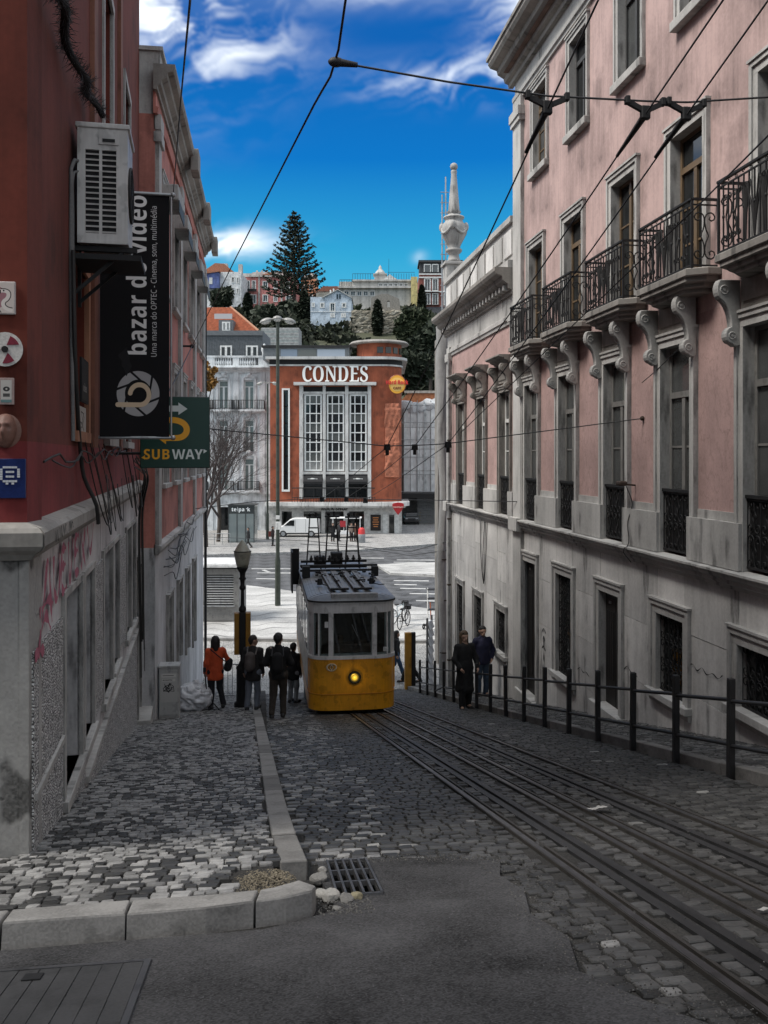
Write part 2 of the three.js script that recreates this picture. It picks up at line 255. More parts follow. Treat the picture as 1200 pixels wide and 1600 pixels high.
{ // kerbs of the left pavement: long straight stones down the street, three big ones round the corner
  const k = slope('left_kerb');
  const tt = [5.68, 6.5, 7.5, 8.6, 9.6, 10.7, 11.8, 12.8, 13.9, 15, 16, 17.1, 18.2, 19.3, 20.4, 21.5, 22.6, 23.7, 24.8, 25.9, 27, 28.1, 29.2, 30.3];
  for (let i = 0; i + 1 < tt.length; i++) { const a = tt[i] + 0.006, b = tt[i + 1] - 0.006, e0 = kerbL(a), e1 = kerbL(b), g = new RoundedBoxGeometry(0.175, 0.34, (b - a) / CT, 1, 0.012); const m = mesh('kerb_stone', g, i % 3 ? M.kerb : M.kerbDark, k); m.position.set(...onSlope((e0 + e1) / 2 - 0.0875, (a + b) / 2, -0.055 + rr(-0.006, 0.006))); m.rotation.y = Math.atan2(e0 - e1, (b - a) / CT); m.rotation.z = rr(-0.02, 0.02); }
  const corner = [[[-2.2, 4.62], [-1.315, 4.69], [-1.33, 4.93], [-2.2, 4.87]], [[-1.30, 4.69], [-0.705, 4.715], [-0.715, 4.945], [-1.315, 4.93]], [[-0.695, 4.715], [-0.3, 4.73], [-0.055, 4.775], [-0.03, 4.99], [-0.3, 4.955], [-0.70, 4.945]], [[-0.042, 4.777], [0.12, 4.82], [0.262, 4.90], [0.292, 5.02], [0.20, 5.12], [0.06, 5.05], [-0.02, 4.99]]];
  corner.forEach((c, i) => { const s = new THREE.Shape(c.map(([x, t]) => new THREE.Vector2(x, t / CT))); const g = new THREE.ExtrudeGeometry(s, { depth: 0.30, bevelEnabled: true, bevelSize: 0.012, bevelThickness: 0.014, bevelSegments: 2, bevelOffset: -0.012 }).rotateX(-Math.PI / 2).translate(0, -0.19, 0);
    const p = g.attributes.position; for (let j = 0; j < p.count; j++) { const n = fbm(p.getX(j) * 9, p.getY(j) * 9 + i * 7, p.getZ(j) * 9, 3) - 0.5; p.setXYZ(j, p.getX(j) + n * 0.012, p.getY(j) + n * (p.getY(j) > 0 ? 0.028 : 0), p.getZ(j) + n * 0.02); } g.computeVertexNormals(); mesh('kerb_stone', g, M.kerb, k); });
}

// right pavement behind the railing
{
  const p = slope('right_pavement');
  mesh('bedding', sheet([[4.85, -6], [6.4, -6], [6.4, 30.4], [4.85, 30.4]], -0.01, 0.10), M.grit, p);
  cobbles(p, { x0: 4.97, x1: 6.02, t0: 4, t1: 30.2, sx: 0.095, st: 0.07, h: 0.118, tall: 0.06, bend: 0.03, seed: 21, inside: () => true, tone: (x, t, r) => { const v = r() < 0.75 ? 0.045 + 0.05 * r() : 0.12 + 0.12 * r(); return [v, v * 0.98, v * 0.94]; } });
  const k = slope('right_kerb');
  for (let t = -6; t < 30; t += 1.15) { const m = mesh('kerb_stone', new RoundedBoxGeometry(0.15, 0.34, 1.135 / CT, 1, 0.014), Math.round(t / 1.15) % 3 ? M.kerbDark : M.kerb, k); m.position.set(...onSlope(4.885, t + 0.575, -0.055 + rr(-0.008, 0.008))); m.rotation.z = rr(-0.03, 0.03); }
}

// carriageway: dark setts, four rails, two cable slots, asphalt patch at the top
const railX = [1.92, 2.50, 2.76, 3.45], slotX = [2.18, 3.12];
const asphaltEdge = [[-9, -8], [12, -8], [12, -2], [1.75, -0.5], [1.72, 1.5], [1.74, 2.6], [1.66, 3.1], [1.52, 3.35], [1.36, 3.75], [1.47, 4.2], [1.40, 4.6], [1.50, 5.05], [1.45, 5.4], [1.56, 5.8], [1.2, 5.92], [0.95, 6.02], [0.70, 6.0], [0.36, 6.03], [0.35, 5.6], [0.40, 4.9], [0.0, 4.65], [-9, 4.3]];
{
  const r = slope('carriageway');
  cobbles(r, {
    x0: 0, x1: 4.82, t0: 2.2, t1: 30.2, sx: 0.118, st: 0.084, h: 0.004, tall: 0.065, bend: 0.06, seed: 31,
    inside: (x, t) => x > kerbL(t) + 0.05 && x < 4.78 && !railX.some(q => Math.abs(x - q) < 0.095) && !slotX.some(q => Math.abs(x - q) < 0.10) && !inPoly(asphaltEdge, x - 0.03, t + 0.02) && !(x < 0.72 && t < 6.03),
    tone: (x, t, q) => { const n = fbm(x * 1.1, t * 0.8, 9, 3), pale = q() < (x < 1.1 ? 0.26 : 0.006) * (0.4 + 1.6 * n); const v = pale ? 0.15 + 0.2 * q() : 0.026 + 0.06 * q() * (0.6 + n); const w = 0.97 - 0.05 * q(); return [v, v * (0.985), v * w]; },
  });
  const railSide = mat([0.06, 0.055, 0.05], 'metal', { rough: 0.6, metal: 0.4 });
  for (const x of railX) {
    const y = 0.012; // grooved rail: head, groove, guard lip
    mesh('rail', [bx(x - 0.035, x + 0.022, -0.12, y, -30.9, 6), bx(x + 0.055, x + 0.075, -0.12, y - 0.006, -30.9, 6), bx(x + 0.022, x + 0.055, -0.12, y - 0.035, -30.9, 6)], railSide, r); mesh('worn_railhead', bx(x - 0.027, x + 0.014, y - 0.002, y + 0.003, -30.9, 6), M.rail, r);
  }
  for (const x of slotX) {
    mesh('cable_slot_beam', [bx(x - 0.085, x - 0.022, -0.12, 0.010, -30.9, 6), bx(x + 0.022, x + 0.085, -0.12, 0.010, -30.9, 6)], mat([0.05, 0.05, 0.052], 'metal', { rough: 0.5, metal: 0.5 }), r);
    mesh('cable_slot', bx(x - 0.022, x + 0.022, -0.28, -0.14, -30.9, 6), M.groove, r);
  }
  const a = slope('asphalt');
  const g = sheet(asphaltEdge, -0.05, 0.016, [pitHole]); mesh('asphalt_sheet', g, M.asphalt, a);
  // crumbs of asphalt and mortar along its ragged edge
  const crumbs = new THREE.InstancedMesh(new THREE.IcosahedronGeometry(0.0075, 0), mat([1, 1, 1], 'stone'), 2600); crumbs.name = 'gravel_crumbs'; crumbs.userData = { kind: 'stuff' };
  const q = rng(77), m4 = new THREE.Matrix4();
  for (let i = 0; i < 2600; i++) {
    let x, t; if (i < 1800) { const k = 5 + Math.floor(q() * 12), f = q(), [ax, at] = asphaltEdge[k], [bx2, bt] = asphaltEdge[k + 1]; x = ax + (bx2 - ax) * f + (q() - 0.3) * 0.34; t = at + (bt - at) * f + (q() - 0.5) * 0.2; } else if (i < 2100) { x = 0.45 + (q() - 0.5) * 0.3; t = 4.98 + (q() - 0.5) * 0.35; } else { x = 1.5 + q() * 2.2; t = 3 + q() * 8; if (railX.some(p => Math.abs(p - x) < 0.06)) continue; }
    const s = 0.25 + q() * (i > 1800 && i < 2100 ? 0.9 : 0.5); m4.makeRotationFromEuler(new THREE.Euler(q() * 6, q() * 6, 0)).scale(V(s, s * 0.7, s)).setPosition(...onSlope(x, t, 0.017)); crumbs.setMatrixAt(i, m4); const v = 0.06 + 0.11 * q(); crumbs.setColorAt(i, lin(v, v * 0.97, v * 0.92));
  }
  a.add(crumbs);
}
{ // iron service cover at the near corner
  const c = slope('sunken_pavement_cover'); c.userData = { label: 'dark ribbed iron service cover in the asphalt beside the corner kerb', category: 'manhole cover' };
  const x0 = -1.75, x1 = -0.55, t0 = 3.35, t1 = 4.27;
  mesh('cover_frame', [sheet([[x0 - 0.03, t0 - 0.03], [x1 + 0.03, t0 - 0.03], [x1 + 0.03, t0], [x0 - 0.03, t0]], 0.0, 0.024), sheet([[x0 - 0.03, t1], [x1 + 0.03, t1], [x1 + 0.03, t1 + 0.03], [x0 - 0.03, t1 + 0.03]], 0, 0.024), sheet([[x1, t0], [x1 + 0.03, t0], [x1 + 0.03, t1], [x1, t1]], 0, 0.026), sheet([[x0 - 0.03, t0], [x0, t0], [x0, t1], [x0 - 0.03, t1]], 0, 0.026)], mat([0.12, 0.12, 0.125], 'metal', { rough: 0.5, metal: 0.6 }), c);
  const st = mat([0.05, 0.05, 0.052], 'stone', { bump: 0.004, rough: 0.75 });
  mesh('joint_fill', sheet([[x0, t0], [x1, t0], [x1, t1], [x0, t1]], 0, 0.0175), mat([0.13, 0.13, 0.13], 'asphalt'), c); for (let i = 0; i < 13; i++) { const a = x0 + (x1 - x0) * i / 13 + 0.003, b = x0 + (x1 - x0) * (i + 1) / 13 - 0.003; mesh('cover_strip', sheet([[a, t0 + 0.006], [b, t0 + 0.006], [b, t1 - 0.006], [a, t1 - 0.006]], 0, 0.021 + rr(-0.002, 0.002)), st, c); }
  mesh('lifting_eye', sheet([[-1.06, 4.12], [-0.98, 4.12], [-0.98, 4.2], [-1.06, 4.2]], 0.0, 0.028), M.iron, c);
}
{ // storm drain
  const d = slope('storm_drain'); d.userData = { label: 'rectangular iron storm drain grate beside the broken corner kerb', category: 'drain grate' };
  const x0 = 0.42, x1 = 0.68, t0 = 5.15, t1 = 6.0; const im = mat([0.12, 0.12, 0.125], 'metal', { rough: 0.45, metal: 0.6 });
  { const pm = mat([0.2, 0.195, 0.185], 'stone'); mesh('pit', [sheet([[0.39, 5.13], [0.71, 5.13], [0.71, 6.02], [0.39, 6.02]], -0.85, -0.8), sheet([[0.39, 5.13], [0.43, 5.13], [0.43, 6.02], [0.39, 6.02]], -0.8, -0.013), sheet([[0.67, 5.13], [0.71, 5.13], [0.71, 6.02], [0.67, 6.02]], -0.8, -0.013), sheet([[0.43, 5.13], [0.67, 5.13], [0.67, 5.17], [0.43, 5.17]], -0.8, -0.013), sheet([[0.43, 5.975], [0.67, 5.975], [0.67, 6.02], [0.43, 6.02]], -0.8, -0.013)], pm, d); }
  for (let i = 0; i <= 5; i++) { const x = x0 + (x1 - x0) * i / 5; mesh('bar', sheet([[x - 0.007, t0], [x + 0.007, t0], [x + 0.007, t1], [x - 0.007, t1]], 0.0, 0.036), im, d); }
  for (let i = 0; i <= 3; i++) { const t = t0 + (t1 - t0) * i / 3; mesh('cross_bar', sheet([[x0 - 0.006, t - 0.012], [x1 + 0.006, t - 0.012], [x1 + 0.006, t + 0.012], [x0 - 0.006, t + 0.012]], 0.0, 0.031), im, d); }
}
function rockShape(seed, s) { const g = new THREE.IcosahedronGeometry(s, 3), p = g.attributes.position, q0 = rng(Math.round(seed * 100) + 3), cuts = Array.from({ length: 9 }, () => [V(q0() - 0.5, q0() - 0.5, q0() - 0.5).normalize(), 0.5 + 0.4 * q0()]); for (let i = 0; i < p.count; i++) { const v = V(p.getX(i), p.getY(i), p.getZ(i)), n = v.clone().normalize(); let k = 1; for (const [c, d] of cuts) { const e = n.dot(c); if (e > 0.05) k = Math.min(k, d / e); } k *= 0.94 + 0.12 * fbm(n.x * 4 + seed, n.y * 4, n.z * 4, 3); p.setXYZ(i, v.x * k * 1.15, v.y * k * 0.75, v.z * k); } g.computeVertexNormals(); return g; }
{ // broken kerb rubble by the drain
  const spots = [[0.345, 5.55, 0.06, 'grey lump of broken kerb leaning on the end of the kerb strip'], [0.385, 5.12, 0.055, 'large pale chunk of broken kerb beside the drain corner'], [0.46, 5.07, 0.045, 'grey chunk of rubble touching the near edge of the drain'], [0.34, 5.20, 0.045, 'small whitish piece of rubble behind the curved kerb end'], [0.52, 5.10, 0.04, 'small yellowish stone on the near corner of the drain'], [0.37, 5.76, 0.035, 'small white stone at the head of the drain'], [0.40, 4.93, 0.022, 'pebble lying in the gravel below the rubble']];
  for (const [i, [x, t, s, l]] of spots.entries()) { const m = mesh('rubble_stone', rockShape(i * 3.3, s), mat(i === 4 ? [0.26, 0.23, 0.15] : i % 2 ? [0.34, 0.33, 0.31] : [0.2, 0.195, 0.185], 'stone', { bump: 0.006 })); m.position.set(x, roadY(t) + s * 0.4 + 0.01, -t); m.rotation.y = i * 1.7; tag(m, l, 'rubble', 'rubble beside the drain'); }
  for (const [i, [x, t, s, l]] of [[2.8, 7.26, 0.085, 'crumpled sheet of pale paper litter between the rails'], [2.58, 4.36, 0.03, 'small white scrap of paper by the rail at the right edge']].entries()) {
    const g = new THREE.PlaneGeometry(s * 2, s * 1.2, 12, 8).rotateX(-Math.PI / 2), p = g.attributes.position; for (let j = 0; j < p.count; j++) p.setY(j, 0.015 + 0.09 * s / 0.14 * Math.abs(fbm(p.getX(j) * 14 + i * 5, p.getZ(j) * 14, 2, 3) - 0.3)); g.computeVertexNormals();
    const m = mesh('paper_litter', g, mat([0.42, 0.41, 0.39], 'cloth')); m.position.set(x, roadY(t) + 0.012, -t); m.rotation.set(-TILT, 0.5, 0, 'XYZ'); tag(m, l, 'litter');
  }
}
function ribbon(pts, w) { const c = new THREE.CatmullRomCurve3(pts.map(p => V(p[0], p[1], 0))), n = pts.length * 6, P = c.getPoints(n), pos = []; for (let i = 0; i < n; i++) { const q = j => { const a = P[Math.max(0, j - 1)], b = P[Math.min(n, j + 1)], d = b.clone().sub(a).normalize(), k = w * (0.75 + 0.5 * Math.sin(j * 0.55 + pts[0][0] * 9)); return [[P[j].x - d.y * k, P[j].y + d.x * k, 0], [P[j].x + d.y * k, P[j].y - d.x * k, 0]]; }; const [a, b] = q(i), [c2, d] = q(i + 1); pos.push(...a, ...b, ...c2, ...b, ...d, ...c2); } const g = new THREE.BufferGeometry(); g.setAttribute('position', new THREE.Float32BufferAttribute(pos, 3)); g.computeVertexNormals(); return g; }
// ---------------------------------------------------------------- ironwork and window kits (local axes: x along the wall, y up, z out of the wall)
function spiral(cx, cy, r, turns, a0, dir = 1, n = 12) { const p = []; for (let i = 0; i <= n; i++) { const f = i / n, a = a0 + dir * turns * 2 * Math.PI * f, q = r * (1 - 0.78 * f); p.push([cx + q * Math.cos(a), cy + q * Math.sin(a), 0]); } return p; }
function scrollPair(x, y, w, h, r, z = 0) { // mirrored S scrolls with curled ends
  const out = [];
  for (const s of [-1, 1]) {
    const R0 = w * 0.24, top = spiral(x + s * w * 0.26, y + h * 0.82, R0, 1.15, s > 0 ? Math.PI : 0, -s).reverse(), bot = spiral(x + s * w * 0.26, y + h * 0.18, R0, 1.15, s > 0 ? Math.PI : 0, s);
    out.push(tube([...top, [x + s * w * 0.05, y + h * 0.62, 0], [x + s * w * 0.16, y + h * 0.5, 0], [x + s * w * 0.05, y + h * 0.38, 0], ...bot].map(p => [p[0], p[1], z]), r, 30, 4));
  }
  return out;
}
function lyre(x, y, w, h, r, z = 0) { // fanned palmette in the middle of a railing
  const out = []; for (const s of [-2, -1, 0, 1, 2]) { const b = s * w * 0.22; out.push(tube([[x, y, z], [x + b * 0.25, y + h * 0.35, z], [x + b * 0.75, y + h * 0.7, z], [x + b * 1.25, y + h * 0.94, z], [x + b * 1.6, y + h * 0.86, z]], r * 1.25, 14, 4)); } return out;
}
function scrollPanel(w, h, cols, rows, r) { const out = []; for (let i = 0; i < cols; i++) for (let j = 0; j < rows; j++) { out.push(...scrollPair(-w / 2 + (i + 0.5) * w / cols, j * h / rows, w / cols, h / rows, r)); out.push(box(r * 1.6, h / rows, r * 1.6, -w / 2 + i * w / cols, (j + 0.5) * h / rows, 0)); } for (const y of [0.015, h - 0.015]) out.push(box(w, 0.03, 0.03, 0, y, 0)); out.push(box(r * 2, h, r * 2, w / 2 - r, h / 2, 0)); return join(out); }
function railingGeometry(w, d, h) { // three-sided wrought-iron balcony railing, origin at the middle of the wall line
  const out = [], r = 0.0105, z = d;
  out.push(box(w + 0.03, 0.028, 0.045, 0, h, z), box(w, 0.018, 0.02, 0, h - 0.075, z), box(w, 0.02, 0.025, 0, 0.04, z));
  for (const s of [-1, 1]) { out.push(box(0.045, 0.028, d, s * w / 2, h, d / 2), box(0.02, 0.018, d, s * w / 2, h - 0.075, d / 2), box(0.025, 0.02, d, s * w / 2, 0.04, d / 2), box(0.028, h, 0.028, s * w / 2, h / 2, z)); }
  const n = 14; for (let i = 1; i < n; i++) { const x = -w / 2 + w * i / n; out.push(box(0.016, h - 0.1, 0.016, x, h / 2 - 0.03, z)); if (i % 2) out.push(sph(0.018, x, h * 0.5, z, 1, 1.6, 1, 6, 4)); }
  for (const q of [-0.37, -0.24, 0.24, 0.37]) out.push(...scrollPair(q * w, 0.06, w * 0.125, h - 0.17, r, z));
  out.push(...lyre(0, 0.06, w * 0.22, h - 0.18, r, z)); for (const s of [-1, 1]) out.push(...lyre(s * 0.12 * w, 0.06, w * 0.1, h - 0.2, r, z));
  for (const s of [-1, 1]) { const g = scrollPair(0, 0.06, d * 0.95, h - 0.17, r, 0); g.forEach(q => q.rotateY(Math.PI / 2).translate(s * w / 2, 0, d / 2)); out.push(...g); }
  for (let i = 0; i < 10; i++) out.push(tube(spiral(-w / 2 + w * (i + 0.5) / 10, h - 0.037, 0.03, 1, 0, i % 2 ? 1 : -1, 8).map(p => [p[0], p[1], z]), 0.006, 10, 4));
  return join(out);
}
function consoleGeometry(w, h, d) { // carved scroll bracket
  const s = new THREE.Shape(); s.moveTo(0, h); s.lineTo(d * 0.92, h); s.bezierCurveTo(d * 1.12, h * 0.93, d * 1.1, h * 0.74, d * 0.8, h * 0.7); s.bezierCurveTo(d * 0.5, h * 0.6, d * 0.34, h * 0.42, d * 0.36, h * 0.27); s.bezierCurveTo(d * 0.75, h * 0.24, d * 0.72, h * 0.03, d * 0.36, h * 0.02); s.bezierCurveTo(d * 0.2, -h * 0.04, d * 0.1, -h * 0.02, 0, 0); s.lineTo(0, h);
  const g = new THREE.ExtrudeGeometry(s, { depth: w - 0.02, bevelEnabled: true, bevelSize: 0.01, bevelThickness: 0.01, bevelSegments: 1, curveSegments: 7 }).rotateY(-Math.PI / 2).translate(w / 2 - 0.01, 0, 0);
  const vol = []; for (const e of [-1, 1]) for (const [y, z, r] of [[h * 0.85, d * 0.74, d * 0.19], [h * 0.13, d * 0.36, d * 0.16]]) vol.push(new THREE.TorusGeometry(r, r * 0.22, 5, 12).rotateY(Math.PI / 2).translate(e * w / 2, y, z), cyl(r * 0.35, r * 0.35, 0.02, 8, e * (w / 2 + 0.003), y, z, 0, 0, Math.PI / 2));
  const ribs = [-0.25, 0.25].map(k => tube([[k * w, h * 0.7, d * 0.86], [k * w, h * 0.55, d * 0.5], [k * w, h * 0.4, d * 0.38], [k * w, h * 0.28, d * 0.4]], w * 0.07, 8, 4));
  return join([g, ...vol, ...ribs]);
}
// a stone surround of two stepped mouldings round an opening
function surround(x, y0, y1, w, b, proj, foot = true) {
  const o = [], hw = w / 2;
  for (const s of [-1, 1]) { o.push(bx(x + (s < 0 ? -hw - b : hw - 0.005), x + (s < 0 ? -hw + 0.005 : hw + b), y0, y1, -0.12, proj)); o.push(bx(x + (s < 0 ? -hw - b : hw + b * 0.6), x + (s < 0 ? -hw - b * 0.6 : hw + b), y0, y1 + b, proj, proj + 0.025)); }
  o.push(bx(x - hw - b, x + hw + b, y1 - 0.006, y1 + b, -0.12, proj), bx(x - hw - b * 0.6, x + hw + b * 0.6, y1 + b * 0.6, y1 + b, proj, proj + 0.025), bx(x - hw - b - 0.02, x + hw + b + 0.02, y1 + b, y1 + b + 0.035, -0.02, proj + 0.045));
  return join(o);
}
// casement: frame, glazing bars and single panes; cols x rows of panes
function casement(win, x, y0, y1, w, z, { cols = 2, rows = 3, fm, gm, transom = 0, bar: b = 0.035, fw = 0.07, paneName = 'pane' }) {
  const fr = [bx(x - w / 2, x - w / 2 + fw, y0, y1, z - 0.05, z), bx(x + w / 2 - fw, x + w / 2, y0, y1, z - 0.05, z), bx(x - w / 2 + fw, x + w / 2 - fw, y1 - fw, y1, z - 0.05, z), bx(x - w / 2 + fw, x + w / 2 - fw, y0, y0 + fw, z - 0.05, z)];
  let top = y1 - fw;
  const pane = (a, c, d, e) => mesh(paneName, bx(a, c, d, e, z - 0.035, z - 0.022), gm, win);
  if (transom) { const yt = y1 - transom; fr.push(bx(x - w / 2 + fw, x + w / 2 - fw, yt - 0.045, yt + 0.045, z - 0.05, z + 0.02)); pane(x - w / 2 + fw, x + w / 2 - fw, yt + 0.045, top); top = yt - 0.045; }
  const iw = w - 2 * fw, ih = top - y0 - fw;
  for (let i = 1; i < cols; i++) { const q = cols % 2 === 0 && i === cols / 2 ? fw * 0.75 : b / 2; fr.push(bx(x - w / 2 + fw + iw * i / cols - q, x - w / 2 + fw + iw * i / cols + q, y0 + fw, top, z - 0.05, z + (q > b ? 0.012 : -0.006))); }
  for (let j = 1; j < rows; j++) fr.push(bx(x - iw / 2, x + iw / 2, y0 + fw + ih * j / rows - b / 2, y0 + fw + ih * j / rows + b / 2, z - 0.048, z - 0.008));
  for (let i = 0; i < cols; i++) for (let j = 0; j < rows; j++) pane(x - iw / 2 + iw * i / cols + b / 2, x - iw / 2 + iw * (i + 1) / cols - b / 2, y0 + fw + ih * j / rows + b / 2, y0 + fw + ih * (j + 1) / rows - b / 2);
  mesh('frame', fr, fm, win);
}
const cornice = (h, d) => [[0, 0], [d * 0.18, 0], [d * 0.2, h * 0.14], [d * 0.34, h * 0.2], [d * 0.38, h * 0.36], [d * 0.62, h * 0.5], [d * 0.66, h * 0.66], [d * 0.92, h * 0.74], [d, h * 0.86], [d, h], [0, h]];

// ---------------------------------------------------------------- right: pink town house and its lower wing
const pinkUp = mat([0.54, 0.385, 0.36], 'plaster', { bump: 0.004 });
const pinkMid = mat([0.50, 0.335, 0.31], 'peel', { bump: 0.004 });
const stones = [[0.70, 0.686, 0.665], [0.63, 0.618, 0.60], [0.75, 0.735, 0.712]].map(c => mat(c, 'streak', { bump: 0.005 }));
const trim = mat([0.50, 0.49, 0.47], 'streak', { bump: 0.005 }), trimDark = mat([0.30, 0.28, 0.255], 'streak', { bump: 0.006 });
const frGrey = mat([0.20, 0.195, 0.185], 'metal', { rough: 0.6 }), frWood = mat([0.17, 0.115, 0.065], 'metal', { rough: 0.55 }), frWhite = mat([0.66, 0.66, 0.64], 'metal', { rough: 0.5 }), frDark = mat([0.05, 0.05, 0.05], 'metal', { rough: 0.6 });
const RB = thing('pink_town_house', 'tall pink town house with iron balconies along the right side', 'building', [6, 0, 0], -Math.PI / 2);
const RA = thing('pink_town_house_wing', 'lower pink wing with parapet and white window frames at the foot of the right row', 'building', [6, 0, 0], -Math.PI / 2);
const bays = [19.57, 17.17, 14.72, 12.43, 10.06, 7.7, 5.34, 2.98], up1 = bays.map(t => t - 0.34), up2 = bays.map(t => t - 0.60);
const wingBays = [26.75, 24.22, 21.8];
const hole = (t, w, y0, y1) => rect(-t - w / 2, -t + w / 2, y0, y1);
mesh('wall', poly(rect(-20.85, 0.5, 3.45, 10.05), [...up1.map(t => hole(t, 0.98, 3.95, 6.15)), ...up2.map(t => hole(t, 0.92, 7.8, 9.6))], 0.42), pinkUp, RB);
mesh('wall', poly(rect(-20.85, 0.5, 0.0, 3.45), bays.map(t => hole(t, 0.95, 0.0, 3.1)), 0.42), pinkMid, RB);
mesh('wall', poly(rect(-28.7, -20.85, 0.0, 5.05), wingBays.map(t => hole(t, 0.95, 0.0, 3.12)), 0.42), pinkMid, RA);
// rear, side and roof of the blocks
mesh('rear_walls', [bx(-20.85, 0.5, -7, 10.05, -9, -8.6), bx(0.1, 0.5, -7, 10.05, -8.6, -0.42), bx(-20.85, -20.45, -7, 10.05, -8.6, -0.42)], pinkUp, RB);
mesh('roof', [poly([[-9.4, 10.6], [0.3, 10.6], [-4.5, 12.6]], [], 21.2).rotateY(-Math.PI / 2).translate(-20.75, 0, 0.05)], mat([0.16, 0.10, 0.08], 'stone'), RB);
mesh('rear_walls', [bx(-28.7, -20.85, -7, 6.0, -9, -8.6), bx(-28.7, -28.3, -7, 6.0, -8.6, -0.42)], pinkMid, RA);
mesh('roof', [bx(-28.7, -20.85, 5.6, 6.0, -8.6, -0.42)], trimDark, RA);
mesh('slate_roof_slope', poly([[-22.7, 6.01], [-20.87, 6.01], [-20.87, 9.3]], [], 2.4).translate(0, 0, -1.0), mat([0.07, 0.075, 0.08], 'stone', { bump: 0.01 }), RA);
// ground floor openings: [t centre, width, sill, head, kind]
const lowMain = [[19.79, 1.04, -5.0, -0.92, 'door'], [17.40, 0.93, -2.95, -0.92, 'grille'], [15.01, 0.90, -4.2, -0.92, 'door'], [12.64, 0.90, -2.1, -0.92, 'grille'], [10.25, 0.92, -1.72, -0.92, 'grille'], [7.9, 0.9, -1.4, -0.92, 'grille']];
const lowWing = [[26.98, 0.85, -4.55, -2.45, 'grille'], [24.65, 0.86, -4.1, -2.45, 'grille'], [22.2, 0.86, -3.5, -2.45, 'grille']];
// facing stones between and round the openings
function facing(parent, tA, tB, list, head, yTop, yLow, seed) {
  const r = rng(seed), edges = [tA]; const o = [...list].sort((a, b) => b[0] - a[0]);
  const stone = (x0, x1, y0, y1) => { if (x1 - x0 > 0.05 && y1 - y0 > 0.05) mesh('facing_stone', bx(x0 + 0.004, x1 - 0.004, y0 + 0.004, y1 - 0.004, -0.3, (r() - 0.5) * 0.008), stones[Math.floor(r() * 3)], parent); };
  const column = (x0, x1, y0, y1, h = 0.95) => { const n = Math.max(1, Math.round((y1 - y0) / h)); const m = Math.max(1, Math.round((x1 - x0) / 1.3)); for (let j = 0; j < n; j++) { const off = m > 1 && j % 2 ? 0.18 : 0; for (let i = 0; i < m; i++) { const a = x0 + (x1 - x0) * (i + (i ? off : 0)) / m, b = x0 + (x1 - x0) * (i + 1 + (i + 1 < m ? off : 0)) / m; stone(a, b, y0 + (y1 - y0) * j / n, y0 + (y1 - y0) * (j + 1) / n); } } };
  let x = -tA;
  for (const [t, w, s0, s1] of o) { const a = -t - w / 2, b = -t + w / 2; column(x, a, yLow(x), yTop); column(a, b, s1, yTop, 0.8); if (s0 > yLow(a) + 0.1) column(a, b, yLow(a), s0); x = b; }
  column(x, -tB, yLow(x), yTop);
}
const footing = x => roadY(-x) - 1.0;
facing(RB, 20.85, -0.4, lowMain, -0.92, -0.22, footing, 3);
facing(RA, 28.7, 20.85, lowWing, -2.45, -0.22, footing, 4);
const grilleGeo = {}; const grille = (w, h) => grilleGeo[`${w}_${h}`] ??= scrollPanel(w, h, 3, Math.max(2, Math.round(h / 0.34)), 0.0085);
const woodDoor = mat([0.016, 0.015, 0.015], 'metal', { rough: 0.6, bump: 0.004 });
for (const [P, list, bw] of [[RB, lowMain, 0.2], [RA, lowWing, 0.16]]) for (const [t, w, y0, y1, kind] of list) {
  if (kind === 'door') {
    const d = part('door', P), g = roadY(t + w / 2) + 0.13;
    mesh('door_surround', surround(-t, g - 0.4, y1, w, bw, 0.035), trim, d);
    for (const s of [-1, 1]) { const x = -t + s * w / 4; mesh('leaf', [rbox(w / 2 - 0.012, y1 - g - 0.15, 0.05, 0.006, x, (y1 + g + 0.15) / 2, -0.13)], woodDoor, d); for (let k = 0; k < 4; k++) mesh('groove_batten', bx(x - w * 0.2 + k * w * 0.1 + 0.01, x - w * 0.2 + (k + 1) * w * 0.1 - 0.01, g + 0.7, y1 - 0.35, -0.105, -0.09), woodDoor, d); mesh('vent', box(0.1, 0.05, 0.02, x, y1 - 0.2, -0.10), M.steel, d); }
    mesh('threshold', rbox(w + 0.5, 0.5, 0.4, 0.015, -t, roadY(t) + 0.02, -0.06), trim, d);
  } else {
    const win = part('window', P);
    mesh('window_surround', surround(-t, y0, y1, w, bw, 0.035), trim, win);
    mesh('sill', [rbox(w + 2 * bw + 0.06, 0.11, 0.24, 0.012, -t, y0 - 0.055, 0.0), bx(-t - w / 2 - bw, -t + w / 2 + bw, y0 - 0.2, y0 - 0.11, -0.02, 0.05)], trim, win);
    mesh('pane', bx(-t - w / 2, -t + w / 2, y0, y1, -0.13, -0.10), M.glass, win);
    const g = mesh('iron_grille', grille(w, +(y1 - y0).toFixed(2)), M.iron, win); g.position.set(-t, y0, -0.05);
  }
}
